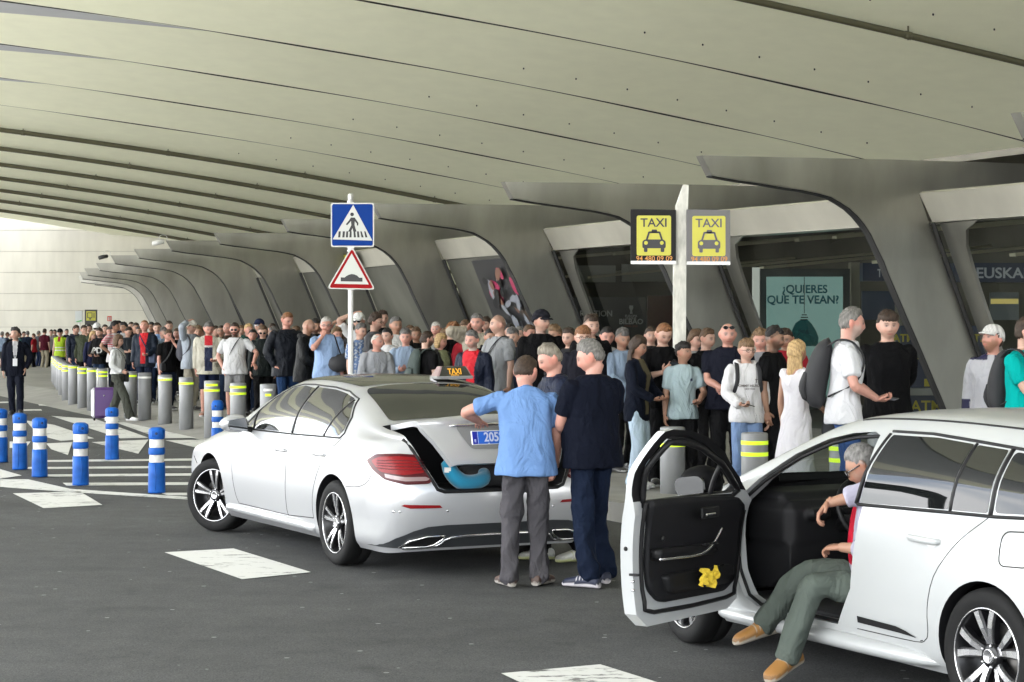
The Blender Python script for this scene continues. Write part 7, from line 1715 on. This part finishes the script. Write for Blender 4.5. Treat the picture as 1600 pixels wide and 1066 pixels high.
P('man in navy hooded jacket turned right at the head of the far row', 118, 507, r=.6, yaw=50, look=(15, 16), tp='jacket', tc=(.02, .03, .06), hair='crop', hc='dbrown', st=dict(hood=1), bc=(.03, .06, .14), build=1.1)
# faces and heads filling the back rows
for k, (px, tp_, rr_, yw, lab, kw) in enumerate([
    (139, 507, 2.6, 10, 'man in black at the back, above the olive jacket shoulder', dict(tc=BLK, hc='black')), (186, 501, 3.0, -20, 'dark-haired man far back left of the striped shirt man', dict(tc=NVY, hc='black')),
    (205, 503, 3.2, 15, 'man far back between the charcoal T-shirt and the red shirt', dict(tc=(.3, .3, .32), hc='dbrown')), (237, 503, 3.0, -10, 'dark-haired man far back beside the navy jacket', dict(tc=BLK, hc='black', skin='tan')),
    (284, 509, 2.6, 20, 'red-faced man between the cap man and the man in black', dict(tc=(.4, .1, .1), hc='brown', skin='pink')), (305, 506, 3.4, 30, 'man at the back peering over the cap man', dict(tc=(.2, .22, .2), hc='dbrown')),
    (337, 512, 3.2, -15, 'dark-skinned man between the cream jacket and the round glasses', dict(tc=(.1, .1, .12), hc='black', skin='olive')), (377, 508, 3.0, 15, 'man far back behind the bearded man in sunglasses', dict(tc=(.3, .28, .22), hc='lbrown')),
    (425, 505, 3.0, 25, 'man in grey far back beside the tall navy jacket man', dict(tc=GRY, hc='dbrown')), (497, 500, 3.2, 0, 'dark-haired man far back between the hoodie and the white-haired man', dict(tc=BLK, hc='black')),
    (533, 497, 2.6, 12, 'man far back left of the white post', dict(tc=(.12, .08, .06), hc='dbrown', Rr='shade', skin='tan')), (640, 508, 3.2, 30, 'man far back right of the open black jacket', dict(tc=(.2, .2, .24), hc='brown')),
    (728, 500, 3.4, -15, 'woman far back left of the phone caller', dict(tc=(.3, .25, .2), hc='brown', hair='bob', fem=1)), (796, 505, 3.0, 25, 'man with dark cap of hair behind the shaven-headed man', dict(tc=BLK, hc='black')),
    (812, 510, 3.6, -5, 'person in light top just left of the black cap man', dict(tc=(.4, .4, .4), hc='grey')), (760, 495, 4.2, -20, 'woman far back in brown between the caller and the grey T-shirt', dict(tc=(.2, .12, .07), hc='dbrown', hair='long', fem=1)),
    (1017, 510, 3.0, 0, 'man in dark coat behind the long-haired woman', dict(tc=BLK, hc='dbrown', tp='jacket'))]):
    kw.setdefault('hair', 'short'); tpp = kw.pop('tp', 'tee'); P(lab, px, tp_, r=rr_, yaw=yw, look=(rsf.uniform(-15, 15), rsf.uniform(0, 10)), tp=tpp, bt='black', bc=BLK, vox=.013, **kw)
# more of the queue, filling the second and third rows
GARM = [('black T-shirt', 'tee', BLK), ('charcoal jumper', 'long', (.05, .05, .055)), ('navy jacket', 'jacket', (.02, .03, .06)), ('grey T-shirt', 'tee', (.22, .22, .23)), ('white T-shirt', 'tee', (.5, .5, .5)), ('olive jacket', 'jacket', (.09, .10, .06)), ('red polo shirt', 'polo', (.30, .02, .03)), ('pale blue shirt', 'shirt', (.28, .36, .48)), ('brown jacket', 'jacket', (.12, .07, .04)), ('black hooded top', 'hoodie', BLK)]
for k, (px, tp_, rr_, where) in enumerate([(172, 510, 1.2, 'just right of the white cap near the striped sleeves'), (218, 509, 1.3, 'half behind the red shirt man'), (254, 511, .9, 'between the light blue T-shirt and the black T-shirt'), (277, 513, 1.3, 'left of the man with his hand on his cap'), (310, 509, 1.2, 'close behind the cap man and the cream jacket'),
    (336, 509, 2.1, 'deep in the queue behind the cream jacket'), (395, 514, .9, 'behind the fair-haired woman'), (428, 511, 1.3, 'left of the tall navy jacket man'), (461, 509, 1.4, 'between the tall navy jacket man and the black hooded top'), (526, 512, 1.3, 'right of the white-haired man rubbing his face'),
    (546, 506, 2.4, 'just left of the crossing sign post'), (606, 512, .5, 'behind the bald older man in grey'), (634, 514, .5, 'right of the open black jacket man'), (650, 510, 1.6, 'left of the dark-haired man with the green rucksack'), (697, 514, 2.8, 'between the white-haired man and the auburn curls'), (722, 510, 1.9, 'left of the laughing man in red'),
    (766, 512, .9, 'between the laughing man and the grey T-shirt'), (801, 512, 1.0, 'left of the tattooed man in the cap'), (826, 507, 2.2, 'behind the left shoulder of the tattooed man'), (868, 508, 1.8, 'behind the right shoulder of the tattooed man'), (890, 511, .9, 'right behind the silver-haired man at the boot'), (948, 509, 1.2, 'right of the young man beside the banner'),
    (972, 513, 1.0, 'left of the long-haired woman in the blazer'), (1104, 512, 1.6, 'between the boy in pale blue and the bald man'), (1188, 514, 1.9, 'behind the boy in the white hoodie'), (1228, 512, 2.4, 'between the sports polo man and the blonde woman')]):
    gn, tpp, gc = GARM[(k * 3 + 1) % 10]; hc_n = ['dbrown', 'black', 'dgrey', 'brown', 'lbrown'][k % 5]
    P('person in %s %s' % (gn, where), px, tp_, r=rr_, yaw=rsf.uniform(-50, 60), look=(rsf.uniform(-20, 20), rsf.uniform(-2, 18)), tp=tpp, tc=gc, bt='black', bc=BLK, hair=['short', 'crop', 'fade', 'short', 'curly'][k % 5], hc=hc_n, skin=['pink', 'tan', 'pale'][k % 3], vox=.012, L=['hang', 'phone', 'hang', 'pocket'][k % 4], Rr=['phone', 'hang', 'phonelow', 'hang'][k % 4])
# ------------------------------------------------ road side on the left
i = P('woman with brown bob in white blouse and grey cargo trousers walking right', 184, 523, d=38.8, z0=0, yaw=72, look=(0, 4), tp='shirt', tc=(.60, .61, .60), bt='cargo', bc=(.085, .09, .075), hair='bob', hc='brown', fem=1, Rr='hold', L='swingb', feet=[(.06, .34, 0), (-.07, -.22, .03)], shoe=WHT, vox=.010, group='people walking on the road', hem=.98)
crossbag(i, 'small black shoulder bag of the woman in white blouse', BLK, 1, (.09, .09, .05), .93)
i = P('young man in dark navy suit with white lanyard badge walking along the rank', 24, 512, d=42.5, z0=0, yaw=12, look=(-22, -2), tp='blazer', tc=(.014, .017, .03), bt='suit', bc=(.014, .017, .03), hair='curly', hc='black', Rr='hang', L='pocket', feet=[(.06, -.02, 0), (-.10, .26, .0)], shoe=BLK, sole=BLK, paint=open_front((.5, .5, .52), .028, zlo=1.2), vox=.010, group='people walking on the road')
def badge(t, S, I):
    m_ = mat('lanyard_white', (.6, .6, .62), .5); q = MB(); q.box((-.045, .155, .98), (.045, .162, 1.13), 0, None, .003); q.V = [v * S for v in q.V]; q.build('card', m_, t)
    for s_ in (1, -1): q = MB(); q.tube(np.array([(s_ * .06, .03, 1.48), (s_ * .045, .12, 1.36), (s_ * .02, .15, 1.2), (s_ * .008, .158, 1.13)]) * S, .006, 6, sub=3); q.build('ribbon', m_, t)
held(i, 'badge', 'white lanyard and badge card on the man in the suit', 'badge', badge)
P('worker in hi-vis yellow vest facing the camera beyond the bollards', 94, 514, d=66, z0=.1, yaw=-5, look=(5, 4), tp='jacket', tc=(.50, .72, .03), hair=None, hc='black', cap=(BLK, BLK), vox=.013, sleeve=.0, group='people far off by the wall', paint=lambda p, C, n: (C.__setitem__(np.abs(p[:, 2] - 1.02) < .02, (.6, .6, .6)), C.__setitem__(np.abs(p[:, 2] - 1.12) < .015, (.6, .6, .6)), C.__setitem__((np.abs(p[:, 0]) < .05) & (p[:, 2] > 1.32) & (p[:, 1] > 0), (.22, .02, .02))))
for k, (px, tp_, yw, lab, kw) in enumerate([
    (3, 518, 150, 'person in blue shirt at the extreme left edge', dict(tc=(.20, .26, .34), hc='grey', bt='shorts', bc=(.1, .1, .1))), (11, 519, 120, 'person with a floral bag far left', dict(tc=(.05, .07, .12), hc='brown')),
    (37, 518, 60, 'man in black right of the suited man', dict(tc=BLK, hc='dbrown')), (43, 517, -170, 'man in navy T-shirt and beige trousers by the far wall', dict(tc=(.03, .05, .09), hc='grey', bc=(.3, .26, .18))),
    (60, 517, 140, 'grey-haired man in grey jacket by the far wall', dict(tc=(.12, .13, .15), hc='grey', tp='jacket', bc=(.03, .05, .12))), (69.5, 513.5, 160, 'man in maroon T-shirt by the far wall', dict(tc=(.12, .015, .03), hc='dbrown', bc=(.3, .27, .2))),
    (80, 515, 20, 'man in white top close to the hi-vis vest', dict(tc=(.4, .35, .35), hc='dbrown')), (86, 515, -30, 'dark-jacketed man touching the left of the hi-vis vest', dict(tc=(.05, .06, .05), hc='black', tp='jacket', bc=(.05, .08, .15))),
    (53, 521, -100, 'person in red carrying a rucksack by the plain far bollard', dict(tc=(.35, .02, .03), hc='brown')), (104, 514, 30, 'man in navy right behind the hi-vis vest', dict(tc=(.02, .03, .07), hc='dgrey')), (17, 521, 40, 'short person in dark dress beyond the suited man', dict(tc=BLK, hc='black', fem=1)),
    (31, 519, -60, 'person in teal by the far wall behind the suited man', dict(tc=(.05, .12, .13), hc='brown'))]):
    tpp = kw.pop('tp', 'tee'); kw.setdefault('bc', BLK); P(lab, px, tp_, d=82 + (k * 7 % 5), z0=.1, yaw=yw, look=(0, 3), tp=tpp, hair='short', vox=.016, group='people far off by the wall', **kw)
# ------------------------------------------------ purple suitcase
sc_ = ground(161, 657); t = thing('suitcase', 'purple and silver hard suitcase with its handle raised, on the crossing', 'suitcase', (sc_[0], sc_[1], 0), R(12))
mb = MB(); mb.box((-.20, -.15, .05), (.24, .15, .66), 0, None, .05); mb.build('shell', mat('purple_shell', (.065, .02, .13), .4, coat=.4), t)
mb = MB(); mb.box((-.235, -.152, .05), (-.12, .152, .655), 0, None, .05); mb.box((.22, -.12, .06), (.25, .12, .64), 0, None, .01); mb.build('silver_side', mat('silver_shell', (.42, .42, .45), .35, .3), t)
mb = MB(); mb.tube([(-.10, .08, .64), (-.10, .08, 1.04), (.10, .08, 1.04), (.10, .08, .64)], .011, 8); mb.build('handle', M_galv, t)
for x in (-.17, .17):
    for y in (-.1, .1): mb = MB(); mb.tube([(x - .012, y, .028), (x + .012, y, .028)], .028, 12); mb.build('wheel', M_trim, t)
mb = MB(); mb.tube([(.02, -.155, .50), (.02, -.16, .50)], .018, 12); mb.build('badge_disc', M_rims, t)
# ------------------------------------------------ blue neck pillow and dark bags in the boot
wb = taxi.matrix_basis; 
t = thing('neck_pillow', 'bright turquoise travel neck pillow lying in the open boot', 'pillow', (0, 0, 0)); TM = Matrix.Translation(taxi.location) @ Matrix.Rotation(taxi.rotation_euler[2], 4, 'Z')
pts = [(-.98, .40, .86), (-1.0, .37, .78), (-1.02, .30, .71), (-1.02, .20, .695), (-1.0, .10, .72), (-.93, .06, .76)]
mb = MB(); mb.tube([tuple(TM @ Vector(q)) for q in pts], [.045, .058, .062, .06, .055, .045], 14, sub=4); mb.build('cushion', mat('turquoise_plush', (.0, .17, .29), .9, bump=(120, .004), sheen=.4), t)
mb = MB(); c_ = TM @ Vector((-1.03, .41, .80)); mb.box((c_.x - .03, c_.y - .01, c_.z - .02), (c_.x + .02, c_.y + .004, c_.z + .018)); mb.build('label_tag', M_signw, t)
t = thing('travel_bag', 'black travel bag standing deep in the taxi boot', 'bag', (0, 0, 0)); mb = MB(); mb.tube([tuple(TM @ Vector(q)) for q in ((-.80, .15, .70), (-.80, -.05, .74), (-.80, -.35, .72))], [(.11, .13), (.14, .15), (.10, .12)], 14, sub=3); mb.build('bag', mat('holdall_black', (.016, .016, .018), .75), t)
# ------------------------------------------------ driver sitting sideways in the white car
DL = Matrix.Translation(wcar.location) @ Matrix.Rotation(wcar.rotation_euler[2], 4, 'Z')
hip = DL @ Vector((1.20, .52, 0)); carang = wcar.rotation_euler[2]
body_dir = carang + R(62)    # world angle the driver faces: out of the door, a little forwards
fdv = np.array([math.cos(body_dir), math.sin(body_dir)]); yawd = math.degrees(math.atan2(fdv[0], -fdv[1]))
def dl(px, py, Y):  # a measured point -> the driver's own frame
    w = at(px, py, Y); a = R(yawd) + math.pi; dx, dy = w[0] - hip.x, w[1] - hip.y; c_, s_ = math.cos(-a), math.sin(-a); return np.array([dx * c_ - dy * s_, dx * s_ + dy * c_, w[2] - DZ]) / 1.0
DZ = -.455
A1 = dl(1195, 968, 10.95); A2 = dl(1232, 1020, 10.55); DRV = 1.76 / 1.755
W1 = dl(1292, 783, 10.55); W2 = dl(1312, 852, 10.45)
ffw = lambda px0, py0, Y0, px1, py1, Y1: unit(dl(px1, py1, Y1) - dl(px0, py0, Y0))
f1 = ffw(1190, 985, 10.95, 1135, 1002, 10.9); f2 = ffw(1235, 1030, 10.55, 1195, 1056, 10.4)
# which ankle belongs to which leg (person's right is local +x)
ra, la = (A1, A2) if A1[0] > A2[0] else (A2, A1); rf, lf = (f1, f2) if A1[0] > A2[0] else (f2, f1)
rw, lw = (W1, W2) if W1[0] > W2[0] else (W2, W1)
i = P('grey-haired taxi driver in glasses, red shirt and green trousers sitting sideways in the open door', 1335, 700, loc=(hip.x, hip.y), H=1.74, z0=DZ, yaw=yawd, look=(-20, 34), tp='shirt', tc=(.55, .53, .66), bt='jeans', bc=(.125, .150, .130), hair='crop', hc=(.13, .125, .12), skin='tan', glasses='thick', st=dict(buzz=.6, beard=.25),
      L=((-lw[0], lw[1], lw[2]), (1, -.3, -.7), (-.8, .7, -.1), (0, -.3, -1), .7), Rr=((rw[0], rw[1], rw[2]), (.5, -1, .1), (-.3, .5, -.9), (-.3, -.6, -.8), .8), lean=.20, sit=dict(ank=[ra, la], fd=[rf, lf], kp=[(.15, .9, 1), (-.15, .9, 1)]), shoe=(.24, .115, .03), sole=(.30, .27, .22), vox=.0065, sleeve=.80, hem=.88, belly=.8, group='taxi drivers',
      paint=lambda p, C, n: (C.__setitem__((np.abs(p[:, 0]) < .075) & (p[:, 2] > 1.08) & (p[:, 1] < .30), (.40, .012, .03))))
DRIVER = i
t = thing('cleaning_cloth', 'yellow cloth tucked into the pocket of the open car door', 'cloth', (0, 0, 0))
DM = DL @ Matrix.Translation((2.17, .845, 0)) @ Matrix.Rotation(R(-DOOR_DEG), 4, 'Z') @ Matrix.Translation((-2.17, -.845, 0))
rc_ = np.random.RandomState(4); nu_, nv_ = 9, 7; Vc = []
for a_ in range(nu_):
    for b_ in range(nv_): Vc.append(tuple(DM @ Vector((1.50 + .020 * a_ + rc_.uniform(-.006, .006), .668 + .012 * math.sin(a_ * 1.7 + b_) + rc_.uniform(-.008, .008), .475 + .015 * b_ + .012 * math.sin(a_ * .9) + rc_.uniform(-.005, .005)))))
Vc = np.array(Vc); off_ = np.array(DM.to_3x3() @ Vector((0, .02, 0))); Fc = [(a_ * nv_ + b_, (a_ + 1) * nv_ + b_, (a_ + 1) * nv_ + b_ + 1, a_ * nv_ + b_ + 1) for a_ in range(nu_ - 1) for b_ in range(nv_ - 1)]; n_ = len(Vc)
bd_ = [(a_ * nv_) for a_ in range(nu_)] + [((nu_ - 1) * nv_ + b_) for b_ in range(1, nv_)] + [(a_ * nv_ + nv_ - 1) for a_ in range(nu_ - 2, -1, -1)] + [b_ for b_ in range(nv_ - 2, 0, -1)]
mb = MB(); mb.add(np.vstack([Vc, Vc + off_]), Fc + [tuple(x_ + n_ for x_ in f[::-1]) for f in Fc] + [(bd_[q], bd_[(q + 1) % len(bd_)], bd_[(q + 1) % len(bd_)] + n_, bd_[q] + n_) for q in range(len(bd_))], 0, False); mb.build('cloth_folds', mat('yellow_cloth', (.62, .44, .03), .85, bump=(90, .003)), t)
flush()
M_ink = mat('print_ink', (.12, .10, .09), .7); M_inkw = mat('print_white', (.5, .5, .48), .7)
print_on(HOODIE, 'TOMMY HILFIGER', .034, -.01, 1.235, M_ink); print_on(HOODIE, 'NEW YORK', .020, -.01, 1.20, M_ink); print_on(HOODIE, 'TH', .05, -.105, 1.285, M_ink)
LET = INFO['man in black sweatshirt with big white letters on the front']; print_on(LET, 'PD', .20, .0, 1.16, M_inkw)
